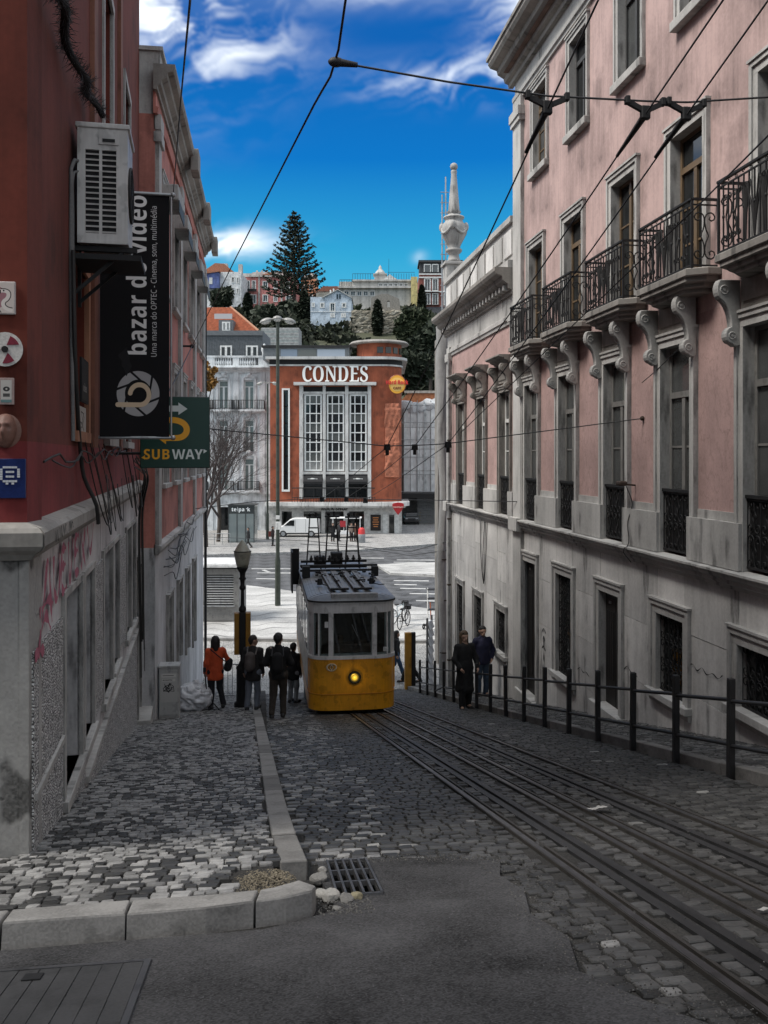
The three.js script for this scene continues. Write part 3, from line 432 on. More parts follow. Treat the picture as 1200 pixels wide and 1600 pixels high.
{ // marker squiggles and a small stencilled figure on the facing stones
  const r2 = (list, w, x, y) => list.forEach(p => { const m = mesh('graffiti', ribbon(p, w), M.black, RB); m.position.set(x, y, 0.012); });
  r2([[[0, 0], [0.15, 0.06], [0.3, 0.01], [0.45, 0.05], [0.62, 0.0]]], 0.008, -16.6, -2.62); r2([[[0, 0], [0.14, 0.08], [0.3, 0.02], [0.42, 0.05], [0.55, 0.0]]], 0.009, -14.36, -2.1); r2([[[0, 0], [0.15, 0.06], [0.28, 0.0], [0.42, 0.07], [0.55, 0.01], [0.72, 0.06], [0.86, 0.03], [0.98, 0.1]]], 0.009, -12.08, -1.52);
  r2([[[0, 0.62], [0.05, 0.7], [0.1, 0.62], [0.05, 0.56], [0, 0.62]], [[0.05, 0.55], [0.05, 0.3]], [[-0.08, 0.42], [0.05, 0.48], [0.16, 0.4]], [[0.05, 0.3], [0.0, 0.0]], [[0.06, 0.3], [0.1, 0.0]], [[-0.06, 0.78], [0.06, 0.86], [0.18, 0.78]]], 0.018, -18.75, -3.1);
}
// string course on both blocks
const stringProfile = [[-0.02, -0.24], [0.05, -0.24], [0.06, -0.19], [0.10, -0.17], [0.10, -0.12], [0.15, -0.09], [0.17, -0.04], [0.19, -0.03], [0.19, 0.0], [-0.02, 0.02]];
mesh('string_course', mould(stringProfile, -20.2, 0.5), trim, RB); mesh('string_course', mould(stringProfile, -28.75, -20.9), trim, RA);
// first-floor windows, each with a stone frame, iron guard and pedestals between
const guardGeo = scrollPanel(0.95, 0.88, 3, 2, 0.0095), consoleBig = consoleGeometry(0.125, 0.8, 0.28), consoleSmall = consoleGeometry(0.13, 0.62, 0.26);
function mainWindow(P, t, wing) {
  const win = part('window', P), x = -t, w = 0.95;
  mesh('window_surround', surround(x, 0.02, 3.1, w, wing ? 0.13 : 0.17, 0.05), wing ? trimDark : trim, win);
  casement(win, x, 0.1, 3.1, w, -0.11, { cols: 2, rows: 3, transom: 0.72, fm: wing ? frWhite : frGrey, gm: M.glassGrey, bar: 0.03, fw: wing ? 0.075 : 0.065 });
  const g = mesh('iron_guard', guardGeo, M.iron, win); g.position.set(x, 0.06, -0.015); mesh('guard_back', bx(x - w / 2 + 0.01, x + w / 2 - 0.01, 0.05, 0.93, -0.06, -0.045), M.iron, win); mesh('guard_rail', bx(x - w / 2 - 0.01, x + w / 2 + 0.01, 0.945, 0.985, -0.05, 0.02), M.iron, win);
  // frieze block, consoles above
  mesh('frieze', [bx(x - 0.5, x + 0.5, 3.32, 3.74, 0, 0.055), bx(x - 0.44, x + 0.44, 3.4, 3.66, 0.055, 0.075)], trimDark, win);
}
bays.forEach(t => mainWindow(RB, t, false)); wingBays.forEach(t => mainWindow(RA, t, true));
for (const [P, l, far, near] of [[RB, bays, 20.15, -0.5], [RA, wingBays, 28.35, 20.9]]) {
  const c = [...l]; for (let i = 0; i <= c.length; i++) { const a = i ? -c[i - 1] + 0.475 : -far, b = i < c.length ? -c[i] - 0.475 : -near; if (b - a > 0.15) mesh('pedestal', [bx(a + 0.01, b - 0.01, 0.02, 0.62, -0.02, 0.10), bx(a + 0.2, b - 0.2, 0.62, 0.74, -0.02, 0.03)], trim, P); }
}
// balconies with their windows
const slabProfile = (d) => [[-0.02, -0.30], [d * 0.30, -0.30], [d * 0.34, -0.25], [d * 0.62, -0.2], [d * 0.66, -0.15], [d * 0.9, -0.11], [d, -0.07], [d, 0], [-0.02, 0]];
const railGeo = railingGeometry(1.66, 0.36, 0.92);
function slabGeometry(w, d) { // chamfered slab with a moulded underside
  const o = (k, y0, y1) => { const a = w / 2 * k, e = d * k, s = new THREE.Shape([[-a, -0.02], [a, -0.02], [a, e * 0.45], [a - 0.16, e], [-a + 0.16, e], [-a, e * 0.45]].map(p => new THREE.Vector2(...p))); return new THREE.ExtrudeGeometry(s, { depth: y1 - y0, bevelEnabled: true, bevelSize: 0.012, bevelThickness: 0.012, bevelSegments: 1, bevelOffset: -0.012 }).rotateX(Math.PI / 2).translate(0, y1, 0); };
  return join([o(1, -0.08, 0), o(0.93, -0.15, -0.09), o(0.82, -0.21, -0.16), o(0.72, -0.27, -0.22)]);
}
const slabGeo = slabGeometry(1.92, 0.43);
bays.forEach((t, i) => {
  const tb = up1[i], b = part('balcony', RB);
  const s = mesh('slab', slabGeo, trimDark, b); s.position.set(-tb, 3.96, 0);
  const r = mesh('railing', railGeo, M.iron, b); r.position.set(-tb, 3.97, 0.0);
  for (const e of [-1, 1]) { const c = mesh('console', consoleBig, trim, b); c.position.set(-t + e * 0.6, 2.88, 0.05); }
  const win = part('window', RB);
  mesh('window_surround', surround(-tb, 3.96, 6.15, 0.98, 0.16, 0.04), trim, win);
  casement(win, -tb, 3.97, 6.15, 0.98, -0.12, { cols: 2, rows: 3, fm: frWood, gm: M.glass, transom: i % 2 ? 0.5 : 0.0, bar: 0.028, fw: 0.06 });
});
up2.forEach((t, i) => {
  const win = part('window', RB);
  mesh('window_surround', surround(-t, 7.8, 9.6, 0.92, 0.14, 0.035), trim, win);
  mesh('sill', rbox(1.22, 0.14, 0.2, 0.012, -t, 7.73, 0.02), trim, win);
  casement(win, -t, 7.8, 9.6, 0.92, -0.11, { cols: 2, rows: i === 0 ? 3 : 1, transom: 0.45, fm: i === 0 ? frWood : frDark, gm: i % 2 ? M.glass : M.glassGrey, bar: 0.026, fw: 0.05 });
});
// hoods over the wing's windows
wingBays.forEach(t => { const h = part('window_hood', RA); mesh('hood_cornice', [mould(cornice(0.22, 0.36).map(p => [p[0], p[1] + 3.74]), -t - 0.68, -t + 0.68)], trimDark, h); for (const e of [-1, 1]) { const c = mesh('console', consoleSmall, trimDark, h); c.position.set(-t + e * 0.56, 3.12, 0.04); } });
// corner pilasters, frieze and cornice
mesh('corner_pilaster', [bx(-20.85, -20.2, -7, 9.9, -0.02, 0.09), bx(-20.9, -20.15, 9.3, 9.42, -0.02, 0.14), bx(-20.92, -20.13, 9.42, 9.62, -0.02, 0.17), bx(-20.88, -20.17, -0.26, 0.04, 0.09, 0.20), bx(-20.88, -20.17, 3.6, 3.85, 0.09, 0.14)], trim, RB);
mesh('entablature', [mould([[-0.02, 9.86], [0.05, 9.86], [0.05, 9.93], [0.09, 9.95], [0.09, 10.05], [0.02, 10.07], [0.02, 10.42], [-0.02, 10.42]], -20.9, 0.5)], trim, RB);
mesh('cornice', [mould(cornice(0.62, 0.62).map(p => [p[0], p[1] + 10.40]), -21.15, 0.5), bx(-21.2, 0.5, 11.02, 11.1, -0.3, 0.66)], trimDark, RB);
mesh('corner_pilaster', [bx(-28.7, -28.25, -7, 5.0, -0.02, 0.09), bx(-28.75, -28.2, 4.55, 4.8, -0.02, 0.14), bx(-28.73, -28.22, -0.26, 0.04, 0.09, 0.21)], trim, RA);
mesh('pilaster', [bx(-21.2, -20.9, 4.2, 5.05, -0.02, 0.07), bx(-21.24, -20.87, 4.75, 4.95, -0.02, 0.12)], trim, RA);
mesh('entablature', [mould([[-0.02, 4.72], [0.04, 4.72], [0.05, 4.8], [0.08, 4.82], [0.08, 4.92], [0.04, 4.95], [0.04, 5.42], [-0.02, 5.42]], -28.75, -20.9)], trim, RA);
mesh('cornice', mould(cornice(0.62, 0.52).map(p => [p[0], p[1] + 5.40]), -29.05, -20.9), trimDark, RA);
for (let i = 0; i < 24; i++) mesh('dentil', rbox(0.12, 0.13, 0.14, 0.01, -28.85 + i * 0.335, 5.56, 0.19), trim, RA);
mesh('parapet', [bx(-28.9, -20.9, 6.02, 6.2, -0.25, 0.2), bx(-28.9, -20.9, 6.2, 7.12, -0.2, 0.06), bx(-28.95, -20.9, 7.12, 7.26, -0.26, 0.14)], trim, RA);
for (let i = 0; i < 9; i++) mesh('parapet_panel', rbox(0.68, 0.62, 0.05, 0.012, -28.4 + i * 0.885, 6.66, 0.07), i % 2 ? trim : stones[2], RA);
{ // tall urn finial on the corner of the wing
  const u = thing('urn_finial', 'tall stone urn with swags and obelisk top on the corner parapet', 'finial', [6.2, 7.26, -28.9]);
  mesh('plinth', [rbox(0.62, 0.5, 0.62, 0.02, 0, 0.25, 0), rbox(0.74, 0.1, 0.74, 0.02, 0, 0.53, 0)], trim, u);
  mesh('urn', lathe([[0, 0.56], [0.26, 0.58], [0.2, 0.7], [0.16, 0.86], [0.26, 0.96], [0.27, 1.02], [0.2, 1.08], [0.24, 1.2], [0.36, 1.42], [0.41, 1.66], [0.38, 1.84], [0.3, 1.92], [0.28, 2.0], [0.34, 2.05], [0.34, 2.1], [0.2, 2.16], [0.19, 2.2]], 24), trim, u);
  mesh('obelisk', lathe([[0.19, 2.18], [0.24, 2.26], [0.19, 2.32], [0.09, 3.5], [0.1, 3.56], [0.1, 3.62], [0.05, 3.66], [0.0, 3.7]], 16), trim, u);
  mesh('ball', sph(0.13, 0, 3.75, 0), trim, u);
  for (let k = 0; k < 4; k++) { const a = k * Math.PI / 2 + 0.3, p = []; for (let i = 0; i <= 6; i++) { const f = i / 6, b = a + f * Math.PI / 2, y = 1.78 - 0.26 * Math.sin(f * Math.PI), q = 0.40; p.push([Math.cos(b) * q, y, Math.sin(b) * q]); } mesh('swag', [tube(p, 0.045, 14, 6), sph(0.09, Math.cos(a) * 0.4, 1.76, Math.sin(a) * 0.4, 1, 1.7, 1, 8, 6)], trim, u); }
}
{ // drainpipe, lantern bracket and draped netting at the foot of the row
  const d = thing('drainpipe', 'grey drainpipe running down the corner of the lower pink wing', 'drainpipe', [5.86, 0, -28.05]);
  mesh('pipe', bar([0, -6.1, 0], [0, 4.6, 0], 0.05, 0.05, 8), mat([0.28, 0.28, 0.28], 'metal', { rough: 0.5 }), d); for (const y of [-5, -2.6, -0.5, 2, 4]) mesh('clamp', cyl(0.065, 0.065, 0.05, 10, 0, y, 0), M.ironRust, d);
  const p = thing('netting_wrapped_pole', 'grey scaffold pole wrapped in hanging netting at the end of the wing', 'pole', [6.12, LEVEL, -30.3]);
  const g = new THREE.CylinderGeometry(0.17, 0.14, 12.4, 14, 60, true).translate(0, 6.2, 0), q = g.attributes.position; for (let i = 0; i < q.count; i++) { const y = q.getY(i), n = fbm(q.getX(i) * 6, y * 0.9, q.getZ(i) * 6, 3), k = 0.62 + 0.9 * n + (y > 9.5 ? (y - 9.5) * 0.28 : 0); q.setXYZ(i, q.getX(i) * k + 0.05 * Math.sin(y * 1.2), y, q.getZ(i) * k); } g.computeVertexNormals(); mesh('netting', g, mat([0.36, 0.36, 0.355], 'cloth', { bump: 0.01 }), p);
  mesh('pole', bar([0, 0, 0], [0, 12.4, 0], 0.06, 0.06, 8), M.steel, p);
  for (const y of [1.2, 3.0, 4.4, 6.0, 7.6]) mesh('tie', cyl(0.16, 0.16, 0.04, 10, 0.03, y, 0), M.ironRust, p);
  const s = thing('corrugated_hoarding', 'white corrugated metal sheet standing by the end of the railing', 'hoarding', [5.62, LEVEL, -29.95], 1.15);
  for (let i = 0; i < 8; i++) mesh('rib', [rbox(0.62, 0.26, 0.05, 0.02, 0, 0.25 + i * 0.28, 0, -0.3)], mat([0.55, 0.56, 0.57], 'metal', { rough: 0.4, metal: 0.3 }), s);
  mesh('post', [box(0.06, 2.5, 0.06, -0.32, 1.25, -0.04), box(0.06, 2.5, 0.06, 0.32, 1.25, -0.04)], M.steel, s);
  const l = thing('wall_lantern', 'small rusty lamp bracket with hanging cable on the pink wall', 'wall lamp', [5.99, 1.0, -13.9], -Math.PI / 2);
  mesh('arm', bar([0, 0, 0], [0, 0.02, 0.2], 0.015), M.ironRust, l); mesh('hood', rbox(0.2, 0.08, 0.14, 0.03, -0.03, 0.03, 0.22), M.ironRust, l); mesh('cable', tube([[0, 0, 0.16], [0.02, -0.3, 0.06], [-0.03, -0.6, 0.115], [0.02, -0.97, 0.13], [0.0, -1.05, 0.21], [0.02, -1.25, 0.08]], 0.008, 20, 5), M.iron, l);
  const m = thing('antenna_mast', 'thin ladder-like antenna mast rising behind the urn', 'antenna', [6.9, 6.0, -34]);
  for (const x of [-0.07, 0.07]) mesh('mast_tube', bar([x, 0, 0], [x, x > 0 ? 6.3 : 5.6, 0], 0.03), M.steel, m); for (let i = 0; i < 14; i++) mesh('rung', bar([-0.14, 0.5 + i * 0.4, 0], [0.18, 0.5 + i * 0.4, 0], 0.015), M.steel, m); mesh('footing', bx(-0.3, 0.3, -12.5, 0, -0.3, 0.3), trimDark, m);
  const c = thing('loose_wall_cables', 'two thin loops of cable hanging on the wing wall', 'cable', [5.98, 0, 0]);
  for (const k of [0, 1]) mesh('cable', tube([[0, -0.3, -24.4 + k * 0.5], [-0.02, -1.4, -24.2 + k * 0.2], [-0.02, -2.0, -23.9], [-0.02, -1.4, -23.7 - k * 0.1], [0, -0.3, -23.6 - k * 0.2]], 0.009, 20, 4), M.black, c);
}
// ---------------------------------------------------------------- left: red corner house
const concrete = mat([0.64, 0.63, 0.635], 'streak', { bump: 0.006 }), concreteRough = mat([0.42, 0.415, 0.4], 'blotch', { bump: 0.012 }), pebbleDash = mat([0.92, 0.91, 0.90], 'pebble', { bump: 0.03, rough: 0.95 });
const redWall = mat([0.165, 0.036, 0.023], 'plaster', { rough: 1, bump: 0.004 }), redBand = mat([0.25, 0.035, 0.036], 'plaster', { bump: 0.004 }), brownWall = mat([0.14, 0.06, 0.042], 'plaster', { bump: 0.004 });
const ledgeM = mat([0.38, 0.365, 0.34], 'streak', { bump: 0.006 });
const LN = thing('red_corner_house', 'dark red corner house with grey pebbledashed base at the left edge', 'building', [-1.58, 0, -6.31], Math.PI / 2 + 0.0728);
const openL = [[1.62, 2.76, -1.45, 0.25], [3.0, 3.82, -1.45, 0.25], [4.88, 6.02, -1.5, 0.27], [6.22, 7.05, -1.45, 0.27], [8.45, 9.47, -1.45, 0.28], [9.72, 10.58, -1.48, 0.27]];
mesh('base_wall', poly([[0.05, -3], [12.1, -6.2], [12.1, 0.8], [0.05, 0.8]], [...openL.map(o => rect(...o)), rect(11.15, 11.95, -5.2, -0.6)], 0.45), concrete, LN);
mesh('upper_wall', poly(rect(0.05, 12.1, 1.56, 12.5), [rect(2.25, 3.3, 1.7, 3.3), rect(5.0, 6.1, 4.6, 7.4), rect(8.2, 9.3, 4.6, 7.4), rect(5.2, 6.2, 1.7, 3.6), rect(8.2, 9.3, 1.7, 3.6)], 0.45), redWall, LN);
mesh('red_band', poly(rect(0.05, 12.1, 0.8, 1.56), [], 0.45), redBand, LN);
mesh('ledge', mould([[-0.02, 0.76], [0.03, 0.76], [0.06, 0.80], [0.11, 0.83], [0.13, 0.86], [0.13, 0.95], [0.10, 0.98], [-0.02, 1.02]], 0, 12.1, 1, 0), ledgeM, LN);
for (const [a, b, y0, y1] of [[0.12, 1.5, -3.2, 0.11], [2.79, 2.97, -1.42, 0.22], [3.95, 4.78, -1.45, 0.24], [7.16, 8.36, -1.42, 0.25], [10.66, 11.1, -1.45, 0.24]]) mesh('pebbledash_panel', bx(a, b, y0, y1, -0.05, 0.022), pebbleDash, LN);
mesh('pebbledash_panel', bx(3.05, 11.12, -6, -1.82, -0.05, 0.024), pebbleDash, LN); mesh('pebbledash_panel', bx(1.52, 3.03, -6, -1.62, -0.05, 0.024), pebbleDash, LN);
mesh('plinth_moulding', [bx(0.14, 1.48, -0.92, -0.87, 0.0, 0.045)], trim, LN); mesh('plinth_moulding', bx(3.0, 11.12, -1.82, -1.75, -0.02, 0.06), trim, LN);
for (const [i, [a, b, y0, y1]] of openL.entries()) {
  const w = part(i === 0 ? 'doorway' : 'window', LN);
  mesh('jamb', [bx(a - 0.09, a, y0, y1 + 0.06, -0.02, 0.035), bx(b, b + 0.09, y0, y1 + 0.06, -0.02, 0.035), bx(a, b, y1, y1 + 0.06, -0.02, 0.03)], trim, w);
  mesh('sill', rbox(b - a + 0.2, 0.1, 0.52, 0.012, (a + b) / 2, y0 - 0.05, -0.19), trim, w);
  mesh('pane', bx(a, b, y0, y1, -0.44, -0.40), M.glass, w);
  mesh('frame', [bx(a, a + 0.05, y0, y1, -0.40, -0.35), bx(b - 0.05, b, y0, y1, -0.40, -0.35), bx(a + 0.05, b - 0.05, y1 - 0.05, y1, -0.40, -0.35), bx(a + 0.05, b - 0.05, y0, y0 + 0.06, -0.40, -0.35), bx((a + b) / 2 - 0.03, (a + b) / 2 + 0.03, y0 + 0.06, y1 - 0.05, -0.40, -0.355)], frDark, w);
}
{ const d = part('door', LN); mesh('leaf', bx(11.15, 11.95, -5.2, -0.6, -0.44, -0.40), woodDoor, d); mesh('jamb', [bx(11.03, 11.14, -4.8, -0.5, -0.02, 0.06), bx(11.96, 12.08, -4.8, -0.5, -0.02, 0.06), bx(11.03, 12.08, -0.6, -0.42, -0.02, 0.07)], trim, d); mesh('step', rbox(1.1, 0.5, 0.5, 0.015, 11.55, roadY(17.9) + 0.08, 0.02), trim, d); }
for (const [a, b, y0, y1] of [[5.0, 6.1, 4.6, 7.4], [8.2, 9.3, 4.6, 7.4], [5.2, 6.2, 1.7, 3.6], [8.2, 9.3, 1.7, 3.6]]) { const w = part('window', LN); casement(w, (a + b) / 2, y0, y1, b - a, -0.2, { cols: 2, rows: 3, fm: frWhite, gm: M.glass }); mesh('window_surround', [bx(a - 0.12, a, y0, y1, -0.02, 0.03), bx(b, b + 0.12, y0, y1, -0.02, 0.03), bx(a - 0.12, b + 0.12, y1, y1 + 0.12, -0.02, 0.035), bx(a - 0.15, b + 0.15, y0 - 0.1, y0, -0.02, 0.08)], trim, w);  }
{ const w = part('window', LN); mesh('shutter_board', bx(2.25, 3.3, 1.7, 3.3, -0.2, -0.14), brownWall, w); mesh('window_surround', [bx(2.13, 2.25, 1.62, 3.4, -0.02, 0.03), bx(3.3, 3.42, 1.62, 3.4, -0.02, 0.03), bx(2.25, 3.3, 3.3, 3.4, -0.02, 0.03), bx(2.25, 3.3, 1.6, 1.7, -0.02, 0.05)], mat([0.42, 0.2, 0.12], 'plaster'), w); }
mesh('pilaster_strip', [bx(3.62, 3.98, 1.56, 12.4, -0.02, 0.05), bx(7.05, 7.4, 1.56, 12.4, -0.02, 0.05)], mat([0.24, 0.10, 0.065], 'plaster', { bump: 0.003 }), LN);
// end wall on the cross street and the rest of the block
{
  const q = poly([[-9, -3], [-0.001, -3], [-0.001, 0.8], [-9, 0.8]], [], 0.4), e = part('end_wall', LN);
  e.rotation.y = -Math.PI / 2 - 0.0728;   // faces back up the street
  mesh('base_wall', q, concreteRough, e);
  mesh('red_band', poly(rect(-9, -0.001, 0.8, 1.56), [], 0.4), redBand, e); mesh('upper_wall', poly(rect(-9, -0.001, 1.56, 12.5), [], 0.4), redWall, e);
  mesh('ledge', mould([[-0.02, 0.76], [0.03, 0.76], [0.06, 0.80], [0.11, 0.83], [0.13, 0.86], [0.13, 0.95], [0.10, 0.98], [-0.02, 1.02]], -9, 0, 0, 1), ledgeM, e);
  mesh('corner_quoin', bx(-0.05, 0.012, -3, 0.76, -0.02, 0.012), concreteRough, e);
}
mesh('rear_walls', [bx(0.45, 12.1, -7, 12.5, -9, -8.6)], redWall, LN); mesh('roof', bx(-0.1, 12.1, 12.5, 12.8, -9, 0.3), trimDark, LN);
// spray-painted tag in pale purple, a flat ribbon of paint on the plaster
{
  const s = [[[0.16, 0.02], [0.36, 0.4], [0.5, 0.66], [0.62, 0.3], [0.66, 0.16]], [[0.2, 0.32], [0.55, 0.36], [0.7, 0.3]], [[0.22, 0.16], [0.42, 0.26], [0.6, 0.12]], [[0.72, 0.66], [0.74, 0.4], [0.86, 0.3], [0.98, 0.44], [0.95, 0.66]], [[1.08, 0.68], [1.05, 0.45], [1.12, 0.32], [1.3, 0.33]], [[1.07, 0.52], [1.25, 0.53]], [[1.08, 0.68], [1.28, 0.66]], [[1.38, 0.70], [1.46, 0.35], [1.62, 0.71]], [[1.74, 0.70], [1.73, 0.40], [1.95, 0.36]], [[1.74, 0.56], [1.92, 0.57]], [[1.74, 0.71], [1.95, 0.70]], [[2.06, 0.70], [2.36, 0.36]], [[2.34, 0.72], [2.1, 0.36]], [[2.48, 0.73], [2.7, 0.45], [2.95, 0.72]], [[0.02, 0.06], [0.2, 0.06], [0.34, 0.02]]];
  const g = s.map(p => ribbon(p.map(([a, b]) => [a * 1.22, b]), 0.04)); const gm = mat([0.50, 0.15, 0.22], 'cloth', { rough: 0.8 }); g.forEach((q, i) => mesh('graffiti', q, gm, LN).position.set(0.08, 0.02, 0.026 + 0.0004 * i));
  const b = [[[0.3, 0.93], [0.34, 0.85], [0.4, 0.93], [0.46, 0.85], [0.5, 0.94]], [[0.56, 0.86], [0.6, 0.94], [0.66, 0.86], [0.6, 0.89]], [[0.72, 0.94], [0.78, 0.86], [0.84, 0.94], [0.9, 0.86]], [[1.0, 0.87], [1.06, 0.94], [1.12, 0.87], [1.2, 0.93], [1.28, 0.88]]].map(p => ribbon(p, 0.008)); b.forEach(q => mesh('graffiti', q, M.black, LN).position.z = 0.134);
}
// ---------------------------------------------------------------- left: pink terrace beyond it
const pinkOld = mat([0.50, 0.195, 0.155], 'plaster', { bump: 0.004 }), baseGrey = mat([0.68, 0.68, 0.69], 'streak', { bump: 0.005 });
const LB = thing('old_pink_terrace', 'long old pink terrace with pale pilasters and heavy cornice on the left', 'building', [-2.15, 0, -18.3], Math.PI / 2);
{
  const L = 14.4, cs = [1.5, 3.9, 6.3, 8.7, 11.1, 13.2], rows = [[0.9, 3.5], [5.0, 7.3]];
  mesh('upper_wall', poly(rect(0, L, -0.35, 8.3), cs.flatMap(c => rows.map(([a, b]) => rect(c - 0.48, c + 0.48, a, b))), 0.4), pinkOld, LB);
  const low = [[2.2, 3.1], [4.6, 5.5], [7.0, 7.9], [9.4, 10.3]];
  mesh('base_wall', poly([[0, -5.5], [L, -7.4], [L, -0.35], [0, -0.35]], low.map(([a, b], i) => rect(a, b, -3.4 - i * 0.3, -1.75)), 0.4), baseGrey, LB);
  low.forEach(([a, b], i) => { const w = part('window', LB); mesh('pane', bx(a, b, -3.4 - i * 0.3, -1.75, -0.36, -0.3), M.glass, w); mesh('window_surround', surround((a + b) / 2, -3.4 - i * 0.3, -1.75, b - a, 0.12, 0.04), trim, w); });
  mesh('string_course', mould([[-0.02, -0.5], [0.06, -0.5], [0.12, -0.4], [0.12, -0.32], [-0.02, -0.28]], 0, L), trim, LB);
  for (const c of cs) for (const [a, b] of rows) { const w = part('window', LB); mesh('window_surround', surround(c, a, b, 0.96, 0.15, 0.045), trim, w); mesh('sill', rbox(1.34, 0.1, 0.2, 0.012, c, a - 0.05, 0.03), trim, w); casement(w, c, a, b, 0.96, -0.16, { cols: 2, rows: 3, fm: frWhite, gm: M.glassGrey }); }
  for (const c of [0.28, 5.1, 9.9, 14.2]) mesh('pilaster', [bx(c - 0.24, c + 0.24, -0.3, 8.3, -0.02, 0.08), bx(c - 0.3, c + 0.3, 7.75, 7.95, -0.02, 0.13), bx(c - 0.28, c + 0.28, 8.0, 8.3, -0.02, 0.12)], trim, LB);
  mesh('entablature', [mould([[-0.02, 8.28], [0.06, 8.28], [0.09, 8.4], [0.03, 8.42], [0.03, 8.72], [-0.02, 8.72]], -0.1, L + 0.1)], pinkOld, LB);
  mesh('frieze_core', bx(0, L, 8.3, 9.2, -0.42, -0.03), trim, LB); mesh('cornice', mould(cornice(0.5, 0.42).map(p => [p[0], p[1] + 8.7]), -0.25, L + 0.3), trimDark, LB);
  for (const c of [5.1, 9.9, 14.2]) mesh('cornice_block', rbox(0.7, 0.55, 0.2, 0.02, c, 8.98, 0.42), trimDark, LB);
  mesh('parapet', [bx(0, L, 9.2, 9.55, -0.3, 0.1), bx(-0.05, L + 0.05, 9.55, 9.63, -0.34, 0.16)], trim, LB);
  mesh('near_return_wall', [bx(0.0, 0.4, -5.5, 9.2, -3, -0.4)], pinkOld, LB); mesh('far_return_wall', [bx(L - 0.4, L, -7.4, 9.2, -9, -0.4)], baseGrey, LB); mesh('rear_wall', bx(0, L, -7.4, 9.2, -9.4, -9), pinkOld, LB); mesh('roof', bx(0, L, 8.9, 9.2, -9, -0.3), trimDark, LB);
  mesh('corner_pipe', bar([L + 0.02, -6.4, 0.08], [L + 0.02, 8.2, 0.08], 0.05, 0.05, 8), M.iron, LB);
  // awning cassettes above the windows, each a thing of its own
  const wh = ['nearest the banner, highest on the wall', 'second along from the banner', 'third along from the banner', 'fourth along from the banner', 'farthest down the terrace'];
  cs.slice(0, 5).forEach((c, i) => { const o = thing('blind_box', `grey blind box over a terrace window, ${wh[i]}`, 'blind box', [-2.15, 7.02, -18.3 - c], Math.PI / 2, 'blind boxes on the pink terrace'); mesh('casing', [rbox(1.2, 0.34, 0.36, 0.03, 0, 0.0, 0.2)], mat([0.4, 0.4, 0.385], 'metal'), o); mesh('valance', [poly([[-0.6, -0.17], [0.6, -0.17], [0.6, -0.42], [-0.6, -0.42]], [], 0.02).translate(0, 0, 0.4)], frDark, o); mesh('bracket', [box(0.05, 0.3, 0.05, -0.5, -0.1, 0.03), box(0.05, 0.3, 0.05, 0.5, -0.1, 0.03)], M.iron, o); });
}
// ---------------------------------------------------------------- what hangs on the red house
const LNat = (u, y, z) => V(u, y, z).applyAxisAngle(V(0, 1, 0), LN.rotation.y).add(LN.position).toArray();
function onRed(name, label, cat, u, y, z, group) { return thing(name, label, cat, LNat(u, y, z), LN.rotation.y, group); }
{ // air conditioner: its louvred end faces up the street, its fan faces the street
  const a = onRed('air_conditioner', 'boxy white air conditioner unit on brackets on the red wall', 'air conditioner', 2.1, 3.40, 0.06);
  const w = 0.62, h = 1.06, d = 0.44, wm = mat([0.62, 0.61, 0.59], 'metal', { rough: 0.5 });
  mesh('casing', [bx(0.03, w, 0.02, h, 0, d - 0.0), bx(0, 0.03, 0, 0.09, 0, d), bx(0, 0.03, h - 0.21, h, 0, d), bx(0, 0.03, 0.09, h - 0.21, 0, 0.07), bx(0, 0.03, 0.09, h - 0.21, d - 0.1, d), bx(0, 0.025, 0.09, h - 0.21, 0.19, 0.215)], wm, a);
  mesh('lid', rbox(w + 0.03, 0.05, d + 0.04, 0.012, w / 2, h + 0.01, d / 2), wm, a);
  mesh('condenser_coil', bx(0.032, 0.035, 0.09, h - 0.2, 0.05, d - 0.08), M.iron, a).position.x = -0.006;
  for (let i = 0; i < 15; i++) mesh('louvre', box(0.022, 0.014, d - 0.16, 0.012, 0.105 + i * 0.0505, d / 2 - 0.01, 0, 0, 0.3), wm, a);
  mesh('handle', [bx(-0.012, 0, h - 0.16, h - 0.07, 0.19, 0.36), bx(-0.014, -0.012, h - 0.145, h - 0.105, 0.21, 0.34)], wm, a); mesh('handle_slot', bx(-0.017, -0.0145, h - 0.14, h - 0.11, 0.22, 0.33), M.iron, a);
  mesh('fan_grille', [new THREE.TorusGeometry(0.25, 0.012, 6, 28).translate(w / 2, h / 2, d + 0.012), ...[0.05, 0.1, 0.15, 0.2].map(r => new THREE.TorusGeometry(r, 0.005, 4, 24).translate(w / 2, h / 2, d + 0.014)), ...[0, 1, 2, 3].map(k => box(0.5, 0.008, 0.006, w / 2, h / 2, d + 0.02, 0, 0, k * Math.PI / 4))], M.iron, a); mesh('fan_well', cyl(0.25, 0.25, 0.01, 28, w / 2, h / 2, d + 0.003, Math.PI / 2), M.iron, a);
  for (const x of [0.08, w - 0.08]) mesh('bracket', [bx(x - 0.025, x + 0.025, -0.06, -0.015, -0.06, d + 0.08), bx(x - 0.025, x + 0.025, -0.5, 0.2, -0.06, -0.03), sqbar([x, -0.45, -0.04], [x, -0.06, d - 0.05], 0.03, 0.03)], M.iron, a);
  mesh('tray', bx(-0.02, w + 0.02, -0.15, -0.1, -0.04, d + 0.12), M.iron, a);
  mesh('pipe', [tube([[0.05, 0.75, 0.02], [-0.08, 0.7, -0.03], [-0.1, 0.4, -0.04], [-0.08, -0.6, -0.04], [-0.05, -1.8, -0.03]], 0.018, 24, 6), tube([[0.05, 0.65, 0.03], [-0.04, 0.62, -0.02], [-0.05, 0.2, -0.03], [-0.02, -0.4, -0.03]], 0.012, 20, 6)], mat([0.2, 0.2, 0.2], 'cloth'), a);
}
